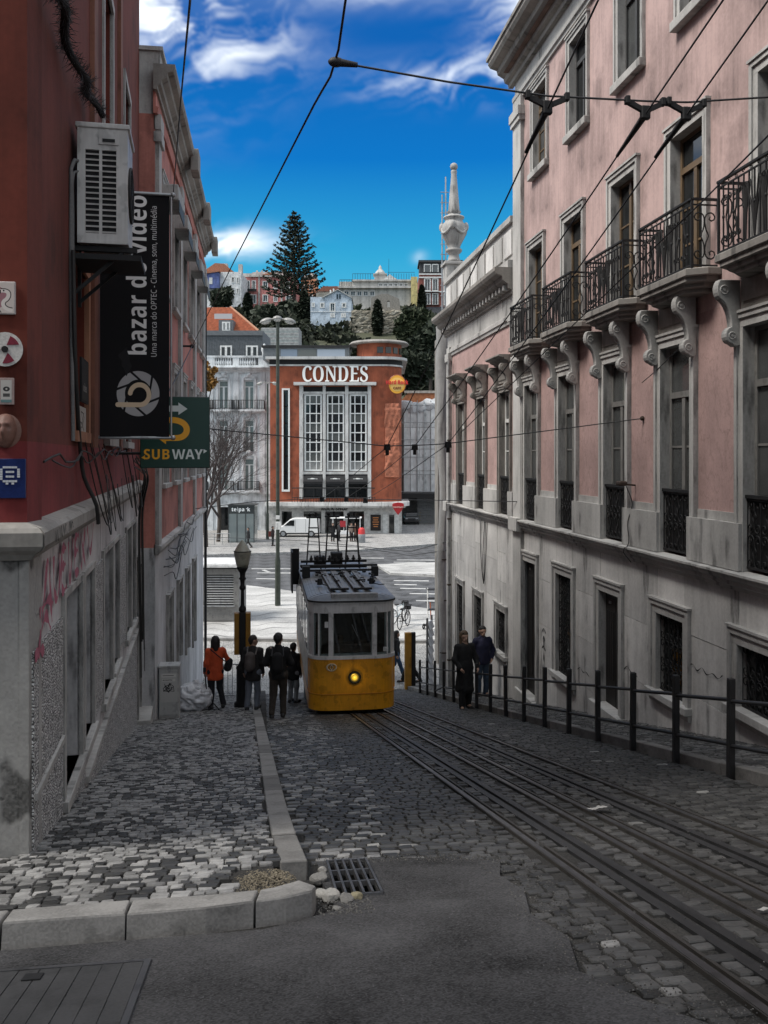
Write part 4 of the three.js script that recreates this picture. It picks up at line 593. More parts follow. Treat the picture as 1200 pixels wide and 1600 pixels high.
function canvasTexture(w, h, draw) { const c = document.createElement('canvas'); c.width = w; c.height = h; const x = c.getContext('2d'); draw(x, w, h); const t = new THREE.CanvasTexture(c); t.colorSpace = THREE.SRGBColorSpace; return t; }
const printMat = (t, o = {}) => new THREE.MeshStandardMaterial({ map: t, roughness: 0.75, ...o });
{ // long black banner with the shop's name running upwards
  const tex = canvasTexture(512, 1690, (x, w, h) => {
    x.fillStyle = '#0b0a0e'; x.fillRect(0, 0, w, h);
    x.save(); x.translate(280, 1130); x.rotate(-Math.PI / 2); x.fillStyle = '#e4e2e0'; x.font = 'bold 200px sans-serif'; x.textBaseline = 'alphabetic'; x.fillText('bazar do v\u00eddeo', 0, 62, 1125); x.restore();
    x.save(); x.translate(395, 1135); x.rotate(-Math.PI / 2); x.fillStyle = '#cfcdcc'; x.font = '58px sans-serif'; x.fillText('Uma marca do OPTEC - Cinema, som, multim\u00e9dia', 0, 22, 1060); x.restore();
    // aperture emblem with a hooked b
    const cx = 280, cy = 1390, r = 158; x.fillStyle = '#a3a1a2'; for (let k = 0; k < 6; k++) { const a = k * Math.PI / 3 + 0.25; x.beginPath(); x.moveTo(cx + Math.cos(a) * r, cy + Math.sin(a) * r); x.arc(cx, cy, r, a, a + 0.93); x.lineTo(cx + Math.cos(a + 1.35) * r * 0.6, cy + Math.sin(a + 1.35) * r * 0.6); x.closePath(); x.fill(); }
    x.fillStyle = '#0b0a0e'; x.beginPath(); x.arc(cx, cy, r * 0.62, 0, 7); x.fill();
    x.strokeStyle = '#cdb79c'; x.lineWidth = 34; x.lineCap = 'round'; x.beginPath(); x.moveTo(cx - 150, cy + 78); x.lineTo(cx + 10, cy + 78); x.arc(cx + 10, cy + 8, 70, Math.PI / 2, -Math.PI * 0.95, true); x.stroke();
  });
  const b = onRed('hanging_banner', 'long black banner with pale upright lettering hanging beside the air conditioner', 'banner', 4.25, 1.69, 0.02);
  const g = new THREE.PlaneGeometry(0.77, 2.79, 8, 24), p = g.attributes.position; for (let i = 0; i < p.count; i++) p.setZ(i, 0.014 * Math.sin(p.getX(i) * 7 + p.getY(i) * 1.6) + 0.012 * Math.sin(p.getY(i) * 3)); g.computeVertexNormals(); g.rotateY(-Math.PI / 2).translate(-0.012, 1.395, 0.405);
  mesh('cloth', g, printMat(tex, { roughness: 0.95 }), b, true);
  mesh('cloth_back', bx(0.012, 0.018, 0.01, 2.78, 0.03, 0.78), M.black, b);
  for (const y of [-0.01, 2.8]) mesh('rod', [bar([0, y, -0.04], [0, y, 0.83], 0.02, 0.02, 8), sph(0.03, 0, y, 0.83)], M.steel, b);
  mesh('outer_pole', bar([0, -0.02, 0.81], [0, 2.82, 0.81], 0.012), M.steel, b);
}
{ // green sandwich shop sign
  const tex = canvasTexture(640, 680, (x, w, h) => {
    x.fillStyle = '#06392d'; x.fillRect(0, 0, w, h);
    x.lineWidth = 58; x.strokeStyle = '#d3d8d5'; x.beginPath(); x.moveTo(240, 250); x.bezierCurveTo(150, 190, 190, 105, 300, 110); x.lineTo(350, 110); x.stroke(); x.fillStyle = '#d3d8d5'; x.beginPath(); x.moveTo(350, 50); x.lineTo(435, 112); x.lineTo(350, 172); x.fill();
    x.strokeStyle = '#f0a814'; x.beginPath(); x.moveTo(265, 222); x.bezierCurveTo(470, 205, 475, 400, 320, 395); x.lineTo(230, 395); x.stroke(); x.fillStyle = '#f0a814'; x.beginPath(); x.moveTo(235, 335); x.lineTo(150, 392); x.lineTo(235, 455); x.fill();
    x.font = 'bold 134px sans-serif'; x.textBaseline = 'alphabetic'; x.fillStyle = '#f2aa14'; x.fillText('SUB', 22, 600, 262); x.fillStyle = '#e2e6e3'; x.fillText('WAY', 290, 600, 310); x.beginPath(); x.moveTo(586, 502); x.lineTo(622, 520); x.lineTo(586, 545); x.fill(); x.fillStyle = '#f2aa14'; x.beginPath(); x.moveTo(40, 560); x.lineTo(6, 585); x.lineTo(40, 604); x.fill();
  });
  const s = onRed('shop_sign', 'square dark green shop sign with orange and white arrow lettering', 'sign', 6.75, 1.31, 0.34);
  mesh('sign_face', new THREE.PlaneGeometry(0.95, 1.0).rotateY(-Math.PI / 2).translate(-0.062, 0.5, 0.48), printMat(tex, { roughness: 0.4 }), s, true);
  mesh('sign_box', [rbox(0.12, 1.02, 0.97, 0.012, 0, 0.5, 0.48)], mat([0.01, 0.025, 0.02], null, { rough: 0.4 }), s);
  mesh('bracket', [bar([0, 0.2, -0.36], [0, 0.2, 0], 0.02), bar([0, 0.8, -0.36], [0, 0.8, 0], 0.02)], M.iron, s);
}
{ // small black plate and paper notices in the window bay
  const s = onRed('shop_plate', 'small black plate with faded pale lettering behind the cable by the banner', 'sign', 2.42, 1.98, 0.04);
  mesh('plate', bx(0, 0.55, 0, 0.42, 0, 0.02), M.black, s); mesh('lettering', new THREE.PlaneGeometry(0.52, 0.38).translate(0.275, 0.21, 0.023), printMat(canvasTexture(256, 192, (x, w, h) => { x.fillStyle = '#0a0a0a'; x.fillRect(0, 0, w, h); x.fillStyle = '#8d8a86'; x.font = 'bold 54px sans-serif'; x.fillText('v\u00eddeo', 40, 150); })), s, true);
  const n = onRed('paper_notice', 'white paper notice scribbled with black ink under the black plate', 'poster', 2.45, 1.62, 0.03); mesh('sheet', new THREE.PlaneGeometry(0.5, 0.32).translate(0.25, 0.16, 0.008), printMat(canvasTexture(256, 160, (x, w, h) => { x.fillStyle = '#a9a6a0'; x.fillRect(0, 0, w, h); x.strokeStyle = '#15120f'; x.lineWidth = 5; x.beginPath(); const r = rng(8); x.moveTo(40, 120); for (let i = 0; i < 14; i++) x.lineTo(30 + r() * 190, 20 + r() * 120); x.stroke(); })), n, true); mesh('backing', bx(0, 0.5, 0, 0.32, 0, 0.006), M.white, n);
}
{ // plaques on the end wall
  const at = (x, y) => [x, y, -6.31 + 0.006];
  const f = thing('bird_tile', 'square white tile with a pink long-necked bird on the red corner', 'tile', at(-1.76, 2.52)); mesh('tile', rbox(0.22, 0.22, 0.02, 0.006, 0, 0, 0.01), mat([0.62, 0.57, 0.55], 'stone', { rough: 0.4 }), f); mesh('print', new THREE.PlaneGeometry(0.205, 0.205).translate(0, 0, 0.0215), printMat(canvasTexture(256, 256, (x, w, h) => { x.fillStyle = '#c9beb8'; x.fillRect(0, 0, w, h); x.fillStyle = '#9a6d74'; x.beginPath(); x.arc(110, 125, 92, 0, 7); x.fill(); x.strokeStyle = '#d8d0ca'; x.lineWidth = 30; x.lineCap = 'round'; x.beginPath(); x.moveTo(150, 70); x.bezierCurveTo(235, 60, 215, 130, 180, 150); x.bezierCurveTo(150, 175, 170, 220, 230, 230); x.stroke(); x.strokeStyle = '#1b1414'; x.lineWidth = 7; x.beginPath(); x.moveTo(150, 54); x.bezierCurveTo(255, 40, 238, 135, 198, 160); x.bezierCurveTo(170, 180, 190, 206, 240, 212); x.stroke(); x.fillStyle = '#1b1414'; x.beginPath(); x.moveTo(150, 60); x.lineTo(60, 100); x.lineTo(150, 92); x.fill(); x.beginPath(); x.arc(172, 68, 7, 0, 7); x.fill(); x.beginPath(); x.moveTo(20, 240); x.bezierCurveTo(80, 170, 120, 200, 150, 250); x.stroke(); })), f, true);
  const d = thing('round_plaque', 'chipped white disc with dark red segments on the red corner', 'plaque', at(-1.715, 2.175)); mesh('disc', cyl(0.115, 0.11, 0.025, 28, 0, 0, 0.013, Math.PI / 2), mat([0.66, 0.64, 0.61], 'stone', { rough: 0.6 }), d); for (let k = 0; k < 3; k++) { const s = new THREE.Shape(); const a = k * 2.094 + 0.35; s.moveTo(Math.cos(a) * 0.03, Math.sin(a) * 0.03); s.absarc(0, 0, 0.095, a, a + 0.85); s.lineTo(Math.cos(a + 0.85) * 0.03, Math.sin(a + 0.85) * 0.03); mesh('segment', new THREE.ExtrudeGeometry(s, { depth: 0.004, bevelEnabled: false }).translate(0, 0, 0.0255), mat([0.22, 0.02, 0.045], 'stone'), d); } mesh('hub', cyl(0.022, 0.022, 0.01, 14, 0, 0, 0.03, Math.PI / 2), M.black, d);
  const p = thing('photo_tile', 'small upright tile with a grey printed eye below the round disc', 'tile', at(-1.71, 1.895)); mesh('tile', rbox(0.1, 0.18, 0.015, 0.004, 0, 0, 0.008), mat([0.4, 0.3, 0.28], 'stone'), p); mesh('print', new THREE.PlaneGeometry(0.07, 0.15).translate(0, 0, 0.017), printMat(canvasTexture(96, 200, (x, w, h) => { x.fillStyle = '#b8b5b0'; x.fillRect(0, 0, w, h); x.fillStyle = '#2a2a2c'; x.beginPath(); x.ellipse(50, 80, 30, 22, 0, 0, 7); x.fill(); x.fillStyle = '#b8b5b0'; x.beginPath(); x.arc(50, 80, 9, 0, 7); x.fill(); x.fillStyle = '#444'; x.fillRect(20, 120, 60, 30); x.fillStyle = '#5f7f80'; x.fillRect(0, 175, 96, 25); })), p, true);
  const m = thing('face_cast', 'brown cast of a human face mounted on the red corner', 'sculpture', at(-1.715, 1.63));
  { const g = new THREE.SphereGeometry(0.1, 36, 36, 0, Math.PI * 2, 0, Math.PI), q = g.attributes.position; for (let i = 0; i < q.count; i++) { let x = q.getX(i), y = q.getY(i), z = q.getZ(i); const G = (cx, cy, sx, sy) => Math.exp(-(((x - cx) / sx) ** 2) - ((y - cy) / sy) ** 2); if (z > 0) { z *= 0.75; z += 0.034 * G(0, -0.012, 0.016, 0.03) + 0.012 * G(0, 0.02, 0.012, 0.04) - 0.016 * (G(-0.034, 0.02, 0.018, 0.012) + G(0.034, 0.02, 0.018, 0.012)) + 0.012 * (G(-0.034, 0.042, 0.025, 0.01) + G(0.034, 0.042, 0.025, 0.01)) + 0.012 * G(0, -0.048, 0.024, 0.006) + 0.012 * G(0, -0.062, 0.022, 0.007) - 0.006 * G(0, -0.055, 0.03, 0.004) + 0.012 * G(0, -0.09, 0.03, 0.015); x *= 0.72 - 0.14 * clamp(-y / 0.1); } else z *= 0.15; q.setXYZ(i, x, y * 1.15, z); } g.computeVertexNormals(); mesh('face', g, mat([0.2, 0.1, 0.075], 'stone', { rough: 0.6 }), m); }
  const b = thing('pixel_tile', 'dark blue tile with white pixel blocks low on the red corner', 'tile', at(-1.685, 1.31)); mesh('tile', rbox(0.2, 0.265, 0.02, 0.004, 0, 0, 0.01), mat([0.012, 0.028, 0.13], 'stone', { rough: 0.35 }), b);
  const rows = ['.#####.', '#.....#', '#.###.#', '#.....#', '#.###.#', '#......', '.#####.', '..#.#..']; rows.forEach((r, j) => [...r].forEach((c, i) => { if (c === '#') mesh('pixel', box(0.0165, 0.0135, 0.006, -0.055 + i * 0.0185, 0.075 - j * 0.0155, 0.0225), mat([0.6, 0.62, 0.66], null, { rough: 0.3 }), b); }));
}
{ // black tinsel garland along the upper wall
  const g = onRed('tinsel_garland', 'shaggy black tinsel garland strung high on the red wall', 'garland', 0, 4.7, 0.1), r = rng(91), spikes = [], dots = [];
  const pt = f => [0.2 + f * 3.1, 0.02 + 0.26 * f + 0.06 * Math.sin(f * 9), 0.02 + 0.04 * Math.sin(f * 14)];
  for (let i = 0; i < 900; i++) { const p = V(...pt(i / 900)), d = V(r() - 0.5, r() - 0.5, r() - 0.5).normalize().multiplyScalar(0.07 + 0.06 * r()); spikes.push(bar(p, p.clone().add(d), 0.004, 0.001, 3)); }
  mesh('core', tube(Array.from({ length: 16 }, (_, i) => pt(i / 15)), 0.035, 40, 6), M.black, g); mesh('needles', spikes, mat([0.03, 0.028, 0.028], null, { rough: 0.35, metal: 0.4 }), g);
}
{ // tangled cables: bundles down the joint of the houses and along the ledge
  const r = rng(17), cm = mat([0.02, 0.02, 0.02], null, { rough: 0.6 });
  const hang = (name, label, list) => { const o = onRed(name, label, 'cables', 0, 0, 0); list.forEach(([p, q]) => mesh('cable', tube(p, q, 26, 5), cm, o)); };
  hang('vertical_cable_bundle', 'thick bundle of black cables hanging down where the red house ends', Array.from({ length: 9 }, (_, i) => { const u = 10.75 + r() * 0.5, z = 0.06 + r() * 0.08; return [[[u - 1.5 - r(), 1.25 + r() * 0.3, z + 0.05], [u - 0.5, 1.0 + r() * 0.2, z + 0.12], [u, 0.5, z], [u + (r() - 0.5) * 0.3, -0.8, z], [u + (r() - 0.5) * 0.3, -1.9 - r(), z + 0.02]], 0.006 + 0.009 * r()]; }));
  hang('ledge_cables', 'loose black cables looping over the stone ledge of the red house', Array.from({ length: 10 }, () => { const u = 2.6 + r() * 7, l = 0.6 + r() * 1.6; return [[[u, 1.45 + r() * 0.3, 0.03], [u + l * 0.3, 1.05, 0.12], [u + l * 0.6, 0.72 - r() * 0.25, 0.18], [u + l, 1.08 + 0.2 * r(), 0.1]], 0.004 + 0.006 * r()]; }));
  hang('wall_cable', 'single black cable running down the red wall past the small plate', [[[[1.98, 3.3, 0.04], [2.02, 2.4, 0.05], [2.2, 1.9, 0.05], [2.5, 1.5, 0.04], [2.62, 1.25, 0.06], [2.7, 1.0, 0.16], [2.8, 0.8, 0.17]], 0.02]]);
  hang('barbed_garland', 'thin twig-like wire garland strung across the red wall under the banner', [[Array.from({ length: 14 }, (_, i) => [0.35 + i * 0.55, 1.42 + 0.05 * Math.sin(i * 1.9) + 0.012 * i, 0.05 + 0.03 * (i % 2)]), 0.009], [Array.from({ length: 12 }, (_, i) => [0.6 + i * 0.55, 1.38 + 0.06 * Math.sin(i * 2.3 + 1) + 0.014 * i, 0.07]), 0.007]]);
  const o = thing('terrace_cables', 'tangle of thin cables across the base of the pink terrace', 'cables', [-2.15, 0, -18.3], Math.PI / 2); for (let i = 0; i < 12; i++) { const u = 0.2 + r() * 7, y = -0.2 - r() * 0.9; mesh('cable', tube([[u, y, 0.1], [u + 1.2, y - 0.3 * r(), 0.16], [u + 2.4, y + 0.1 - 0.5 * r(), 0.12], [u + 4 + 2 * r(), y + 0.3 * (r() - 0.5), 0.08]], 0.008 + 0.006 * r(), 24, 4), cm, o); }
}
// house on the near corner of the cross street, behind the camera: it shades the top of the street
{
  const h = thing('corner_house_behind', 'plain rendered house on the opposite corner of the cross street, behind the viewer', 'building', [-1.7, 0, -2.6]);
  mesh('wall', [bx(-9, 0, -1.5, 12.5, 0, 12)], redWall, h); mesh('roof', bx(-9.2, 0.2, 12.5, 12.8, -0.2, 12.2), trimDark, h);
}
// ---------------------------------------------------------------- pavement railing
{
  const f = thing('pavement_railing', 'long black railing of square posts with two bars along the right pavement', 'railing', [4.77, 0, 0]);
  const ts = [6.25, 7.45]; for (let t = 8.68; t < 28; t += 1.235) ts.push(t);
  const pm = mat([0.022, 0.022, 0.024], 'metal', { rough: 0.5, bump: 0.002 });
  ts.forEach((t, i) => { const m = mesh('post', [rbox(0.068, 1.3, 0.068, 0.008, 0, 0.36, 0), rbox(0.07, 0.03, 0.07, 0.012, 0, 1.015, 0)], pm, f); m.position.set(0, roadY(t), -t); m.rotation.y = rr(-0.05, 0.05); m.rotation.z = rr(-0.012, 0.012); });
  for (let i = 0; i + 1 < ts.length; i++) for (const h of [0.80, 0.34]) mesh('bar', bar([0, roadY(ts[i]) + h, -ts[i] - 0.035], [0, roadY(ts[i + 1]) + h + (i === 14 && h < 0.5 ? -0.14 : 0), -ts[i + 1] + 0.035], 0.021, 0.021, 8), pm, f);
}
// ---------------------------------------------------------------- people: smooth-joined tapered bones, meshed on a grid
function surfaceNets(f, lo, hi, cell) {
  const n = [0, 1, 2].map(i => Math.ceil((hi[i] - lo[i]) / cell) + 1), [nx, ny, nz] = n, v = new Float32Array(nx * ny * nz), id = (i, j, k) => i + nx * (j + ny * k);
  for (let k = 0; k < nz; k++) for (let j = 0; j < ny; j++) for (let i = 0; i < nx; i++) v[id(i, j, k)] = f(lo[0] + i * cell, lo[1] + j * cell, lo[2] + k * cell);
  const at = new Int32Array(nx * ny * nz).fill(-1), pos = [], idx = [];
  for (let k = 0; k < nz - 1; k++) for (let j = 0; j < ny - 1; j++) for (let i = 0; i < nx - 1; i++) {
    let m = 0, c = 0, sx = 0, sy = 0, sz = 0; const q = []; for (let b = 0; b < 8; b++) { const d = v[id(i + (b & 1), j + ((b >> 1) & 1), k + (b >> 2))]; q.push(d); if (d < 0) m |= 1 << b; }
    if (m === 0 || m === 255) continue;
    for (let a = 0; a < 8; a++) for (const e of [1, 2, 4]) { const b = a | e; if (a & e) continue; if ((q[a] < 0) === (q[b] < 0)) continue; const t = q[a] / (q[a] - q[b]); sx += (a & 1) + (e === 1 ? t : 0); sy += ((a >> 1) & 1) + (e === 2 ? t : 0); sz += (a >> 2) + (e === 4 ? t : 0); c++; }
    at[id(i, j, k)] = pos.length / 3; pos.push(lo[0] + (i + sx / c) * cell, lo[1] + (j + sy / c) * cell, lo[2] + (k + sz / c) * cell);
  }
  const S = [1, nx, nx * ny];
  for (let k = 1; k < nz - 1; k++) for (let j = 1; j < ny - 1; j++) for (let i = 1; i < nx - 1; i++) for (let a = 0; a < 3; a++) {
    const o = id(i, j, k), A = v[o], B = v[o + S[a]]; if ((A < 0) === (B < 0)) continue; const u = S[(a + 1) % 3], w = S[(a + 2) % 3], p = at[o], r = at[o - u], s = at[o - u - w], t = at[o - w]; if (p < 0 || r < 0 || s < 0 || t < 0) continue;
    if (A < 0) idx.push(p, s, r, p, t, s); else idx.push(p, r, s, p, s, t);
  }
  const g = new THREE.BufferGeometry(); g.setAttribute('position', new THREE.Float32BufferAttribute(pos, 3)); g.setIndex(idx); g.computeVertexNormals(); return g;
}
function bones(list, k) { // [[a, b, ra, rb], ...] joined with a smooth minimum of width k
  const L = list.map(([a, b, ra, rb, sq = 1]) => ({ a, d: [b[0] - a[0], b[1] - a[1], b[2] - a[2]], l: (b[0] - a[0]) ** 2 + (b[1] - a[1]) ** 2 + (b[2] - a[2]) ** 2, ra, rb, sq }));
  const f = (x, y, z) => { let m = 1e3; for (const o of L) { const px = x - o.a[0], py = y - o.a[1], pz = z - o.a[2]; let t = o.l ? (px * o.d[0] + py * o.d[1] + pz * o.d[2]) / o.l : 0; t = t < 0 ? 0 : t > 1 ? 1 : t; const ex = px - o.d[0] * t, ey = py - o.d[1] * t, ez = (pz - o.d[2] * t) * o.sq; const d = Math.sqrt(ex * ex + ey * ey + ez * ez) - (o.ra + (o.rb - o.ra) * t); if (m > 900) m = d; else { const h = Math.max(k - Math.abs(m - d), 0) / k; m = Math.min(m, d) - h * h * k * 0.25; } } return m; };
  const lo = [1e3, 1e3, 1e3], hi = [-1e3, -1e3, -1e3]; for (const [a, b, ra, rb] of list) for (const [p, r] of [[a, ra], [b, rb]]) for (let i = 0; i < 3; i++) { lo[i] = Math.min(lo[i], p[i] - r - 0.05); hi[i] = Math.max(hi[i], p[i] + r + 0.05); }
  return { f, lo, hi };
}
const grow = (list, cell, k) => { const b = bones(list, k); return surfaceNets(b.f, b.lo, b.hi, cell); };
const skinTone = [mat([0.36, 0.22, 0.16], null, { rough: 0.6 }), mat([0.42, 0.27, 0.2], null, { rough: 0.6 })];
function handBones(w, d, side, curl = 0.5) { // palm and five fingers from wrist w along direction d
  const D = V(...d).normalize(), Sx = V(side, 0, 0).sub(D.clone().multiplyScalar(D.x * side)).normalize(), N = D.clone().cross(Sx).multiplyScalar(side).normalize(), W = V(...w), p = (a, b, c) => W.clone().addScaledVector(D, a).addScaledVector(N, b).addScaledVector(Sx, c).toArray(), o = [[p(0, 0, 0), p(0.05, 0, 0), 0.026, 0.03, 1]];
  [[-0.028, 0.07], [-0.009, 0.082], [0.010, 0.076], [0.028, 0.06]].forEach(([b, l]) => { o.push([p(0.07, b, 0), p(0.07 + l * 0.5, b * 1.1, -0.012 * curl * 2), 0.0105, 0.0095], [p(0.07 + l * 0.5, b * 1.1, -0.012 * curl * 2), p(0.07 + l * 0.9, b * 1.1, -0.045 * curl), 0.0095, 0.008]); });
  o.push([p(0.02, -0.026, 0), p(0.055, -0.05, -0.015), 0.013, 0.011], [p(0.055, -0.05, -0.015), p(0.085, -0.052, -0.03), 0.011, 0.009]); return o;
}
function person(label, { x, t, y, yaw = 0, h = 1.72, lean = 0, j = {}, jacket, trousers, shoes = [0.02, 0.02, 0.02], hair = [0.012, 0.01, 0.009], hairStyle = 'short', skin = 0, coat = 0, bulk = 1, head = [0, 0], detail = true, group, extras }) {
  const P = thing('person', label, 'person', [x, y ?? roadY(t), -t], yaw, group), s = h / 1.75; P.scale.setScalar(s);
  const J = { hip: [0, 0.95, 0], chest: [0, 1.30, 0.01 + lean], neck: [0, 1.47, lean * 1.4], head: [0, 1.62, 0.015 + lean * 1.7], sL: [-0.175, 1.405, lean], sR: [0.175, 1.405, lean], eL: [-0.225, 1.12, -0.02 + lean], eR: [0.225, 1.12, -0.02 + lean], wL: [-0.235, 0.88, 0.05 + lean], wR: [0.235, 0.88, 0.05 + lean], hL: [-0.09, 0.92, 0], hR: [0.09, 0.92, 0], kL: [-0.1, 0.5, 0.03], kR: [0.1, 0.5, 0.03], aL: [-0.1, 0.085, -0.01], aR: [0.1, 0.085, -0.01], tL: [-0.115, 0.04, 0.15], tR: [0.115, 0.04, 0.15], ...j };
  const b = bulk, cell = detail ? 0.016 : 0.026, sub = (a, c) => [a[0] - c[0], a[1] - c[1], a[2] - c[2]];
  const body = [[J.hip, J.chest, 0.12, 0.13, 1.2], [J.chest, J.neck, 0.11, 0.06, 1.2], [J.neck, J.head, 0.05, 0.055], [J.sL, J.sR, 0.06, 0.06], [J.sL, J.eL, 0.05, 0.042], [J.sR, J.eR, 0.05, 0.042], [J.eL, J.wL, 0.04, 0.028], [J.eR, J.wR, 0.04, 0.028], [J.hL, J.kL, 0.08, 0.055], [J.hR, J.kR, 0.08, 0.055], [J.kL, J.aL, 0.05, 0.036], [J.kR, J.aR, 0.05, 0.036], [J.aL, J.tL, 0.038, 0.03], [J.aR, J.tR, 0.038, 0.03]];
  const H = J.head, cY = Math.cos(head[0]), sY = Math.sin(head[0]), hp = (px, py, pz) => [H[0] + px * cY + pz * sY, H[1] + py - pz * head[1], H[2] - px * sY + pz * cY];
  const face = [[hp(0, 0.03, -0.012), hp(0, 0.045, 0.008), 0.088, 0.088], [hp(0, 0.0, 0.02), hp(0, -0.065, 0.045), 0.07, 0.045], [hp(0, 0.005, 0.085), hp(0, -0.025, 0.108), 0.012, 0.017], [hp(-0.085, 0.0, 0), hp(-0.088, 0.03, -0.008), 0.014, 0.017], [hp(0.085, 0.0, 0), hp(0.088, 0.03, -0.008), 0.014, 0.017], [hp(-0.025, -0.055, 0.08), hp(0.025, -0.055, 0.08), 0.011, 0.011], [hp(-0.04, 0.035, 0.078), hp(0.04, 0.035, 0.078), 0.014, 0.014], [J.neck, hp(0, -0.02, -0.01), 0.052, 0.055]];
  const geos = [grow(body, cell * 1.2, 0.06), grow(face, detail ? 0.009 : 0.02, 0.03)];
  if (detail) for (const [e, w, sd] of [[J.eL, J.wL, -1], [J.eR, J.wR, 1]]) geos.push(grow(handBones(w, sub(w, e), sd), 0.0055, 0.012));
  mesh('body', geos, skinTone[skin], P);
  if (detail) for (const e of [-1, 1]) mesh('eye', sph(0.0105, ...hp(e * 0.033, 0.018, 0.083)), M.black, P);
  const up = [[[J.hip[0], 0.90 - coat, J.hip[2]], [J.hip[0], 0.97, J.hip[2]], 0.165 * b + coat * 0.08, 0.155 * b, 1.25], [[J.hip[0], 0.97, J.hip[2]], J.chest, 0.155 * b, 0.15 * b, 1.25], [J.chest, [J.neck[0], J.neck[1] - 0.06, J.neck[2]], 0.14 * b, 0.08, 1.25], [J.sL, J.sR, 0.07, 0.07], [J.sL, J.eL, 0.07, 0.06], [J.sR, J.eR, 0.07, 0.06], [J.eL, J.wL, 0.058, 0.044], [J.eR, J.wR, 0.058, 0.044], [[J.neck[0], J.neck[1] - 0.03, J.neck[2] - 0.01], [J.neck[0], J.neck[1] + 0.02, J.neck[2] - 0.01], 0.075, 0.07]];
  const crease = (g, a) => { const p = g.attributes.position, n = g.attributes.normal; for (let i = 0; i < p.count; i++) { const q = (fbm(p.getX(i) * 11 + x, p.getY(i) * 7, p.getZ(i) * 11 + t, 3) - 0.5) * a; p.setXYZ(i, p.getX(i) + n.getX(i) * q, p.getY(i) + n.getY(i) * q, p.getZ(i) + n.getZ(i) * q); } g.computeVertexNormals(); return g; };
  const ub = bones(up, 0.05), hem = 0.82 - coat, arm = bones(up.slice(5, 7), 0.03).f; mesh('jacket', crease(surfaceNets((q, w, e) => Math.max(ub.f(q, w, e), Math.min(hem - w, arm(q, w, e) > 0.06 ? hem - w : -1)), ub.lo, ub.hi, cell), 0.045), mat(jacket, 'cloth', { rough: 0.85, bump: 0.004 }), P);
  const legs = [[J.hL, J.kL, 0.105, 0.078], [J.hR, J.kR, 0.105, 0.078], [J.kL, J.aL, 0.076, 0.066], [J.kR, J.aR, 0.076, 0.066], [J.hL, J.hR, 0.115, 0.115]];
  mesh('trousers', crease(grow(legs, cell, 0.035), 0.04), mat(trousers, 'cloth', { rough: 0.9, bump: 0.004 }), P);
  for (const [a, q] of [[J.aL, J.tL], [J.aR, J.tR]]) { const d = sub(q, a), bk = [a[0] - d[0] * 0.35, q[1] + 0.008, a[2] - d[2] * 0.35]; mesh('shoe', grow([[bk, q, 0.044, 0.04], [a, bk, 0.048, 0.042], [q, [q[0] + d[0] * 0.35, q[1], q[2] + d[2] * 0.35], 0.042, 0.034]], detail ? 0.011 : 0.03, 0.03), mat(shoes, null, { rough: 0.6 }), P); }
  const hs = { short: [[hp(0, 0.055, -0.02), hp(0, 0.07, 0.0), 0.096, 0.092], [hp(0, 0.02, -0.045), hp(0, -0.03, -0.05), 0.068, 0.05]], long: [[hp(0, 0.055, -0.02), hp(0, 0.068, 0.0), 0.1, 0.094], [hp(0, 0.0, -0.05), hp(0, -0.17, -0.055), 0.085, 0.07], [hp(-0.075, 0.02, -0.01), hp(-0.085, -0.14, 0.0), 0.034, 0.03], [hp(0.075, 0.02, -0.01), hp(0.085, -0.14, 0.0), 0.034, 0.03]] }[hairStyle];
  const hg = grow(hs, detail ? 0.011 : 0.025, 0.04); { const p = hg.attributes.position; for (let i = 0; i < p.count; i++) { const q = 1 + 0.12 * (fbm(p.getX(i) * 60, p.getY(i) * 20, p.getZ(i) * 60, 2) - 0.5); p.setXYZ(i, H[0] + (p.getX(i) - H[0]) * q, p.getY(i), H[2] + (p.getZ(i) - H[2]) * q); } hg.computeVertexNormals(); } mesh('hair', hg, mat(hair, null, { rough: 0.7 }), P);
  extras?.(P, J); return P;
}
const onPavementL = t => roadY(t) + 0.125, navy = [0.012, 0.013, 0.022], blackCloth = [0.011, 0.011, 0.012];
const AWAY = Math.PI;      // facing down the street
person('person in a bright orange jacket and dark trousers seen from behind', { x: -1.12, t: 21.3, y: onPavementL(21.3), yaw: AWAY + 0.15, h: 1.68, jacket: [0.62, 0.085, 0.022], trousers: [0.018, 0.018, 0.024], hairStyle: 'long', bulk: 1.16, coat: 0.1, j: { kL: [-0.11, 0.5, 0.05], aL: [-0.2, 0.085, 0.07], tL: [-0.24, 0.04, 0.22], eL: [-0.31, 1.16, 0.06], wL: [-0.34, 1.0, 0.24] }, extras: (P) => { mesh('shoulder_bag', [grow([[[-0.3, 0.98, 0.02], [-0.34, 1.12, 0.04], 0.1, 0.09, 1.3]], 0.02, 0.05)], M.black, P); mesh('bag_strap', tube([[-0.3, 1.1, -0.06], [-0.1, 1.28, -0.205], [0.1, 1.45, -0.13], [0.13, 1.46, 0.04]], 0.014, 20, 5), M.black, P); } });
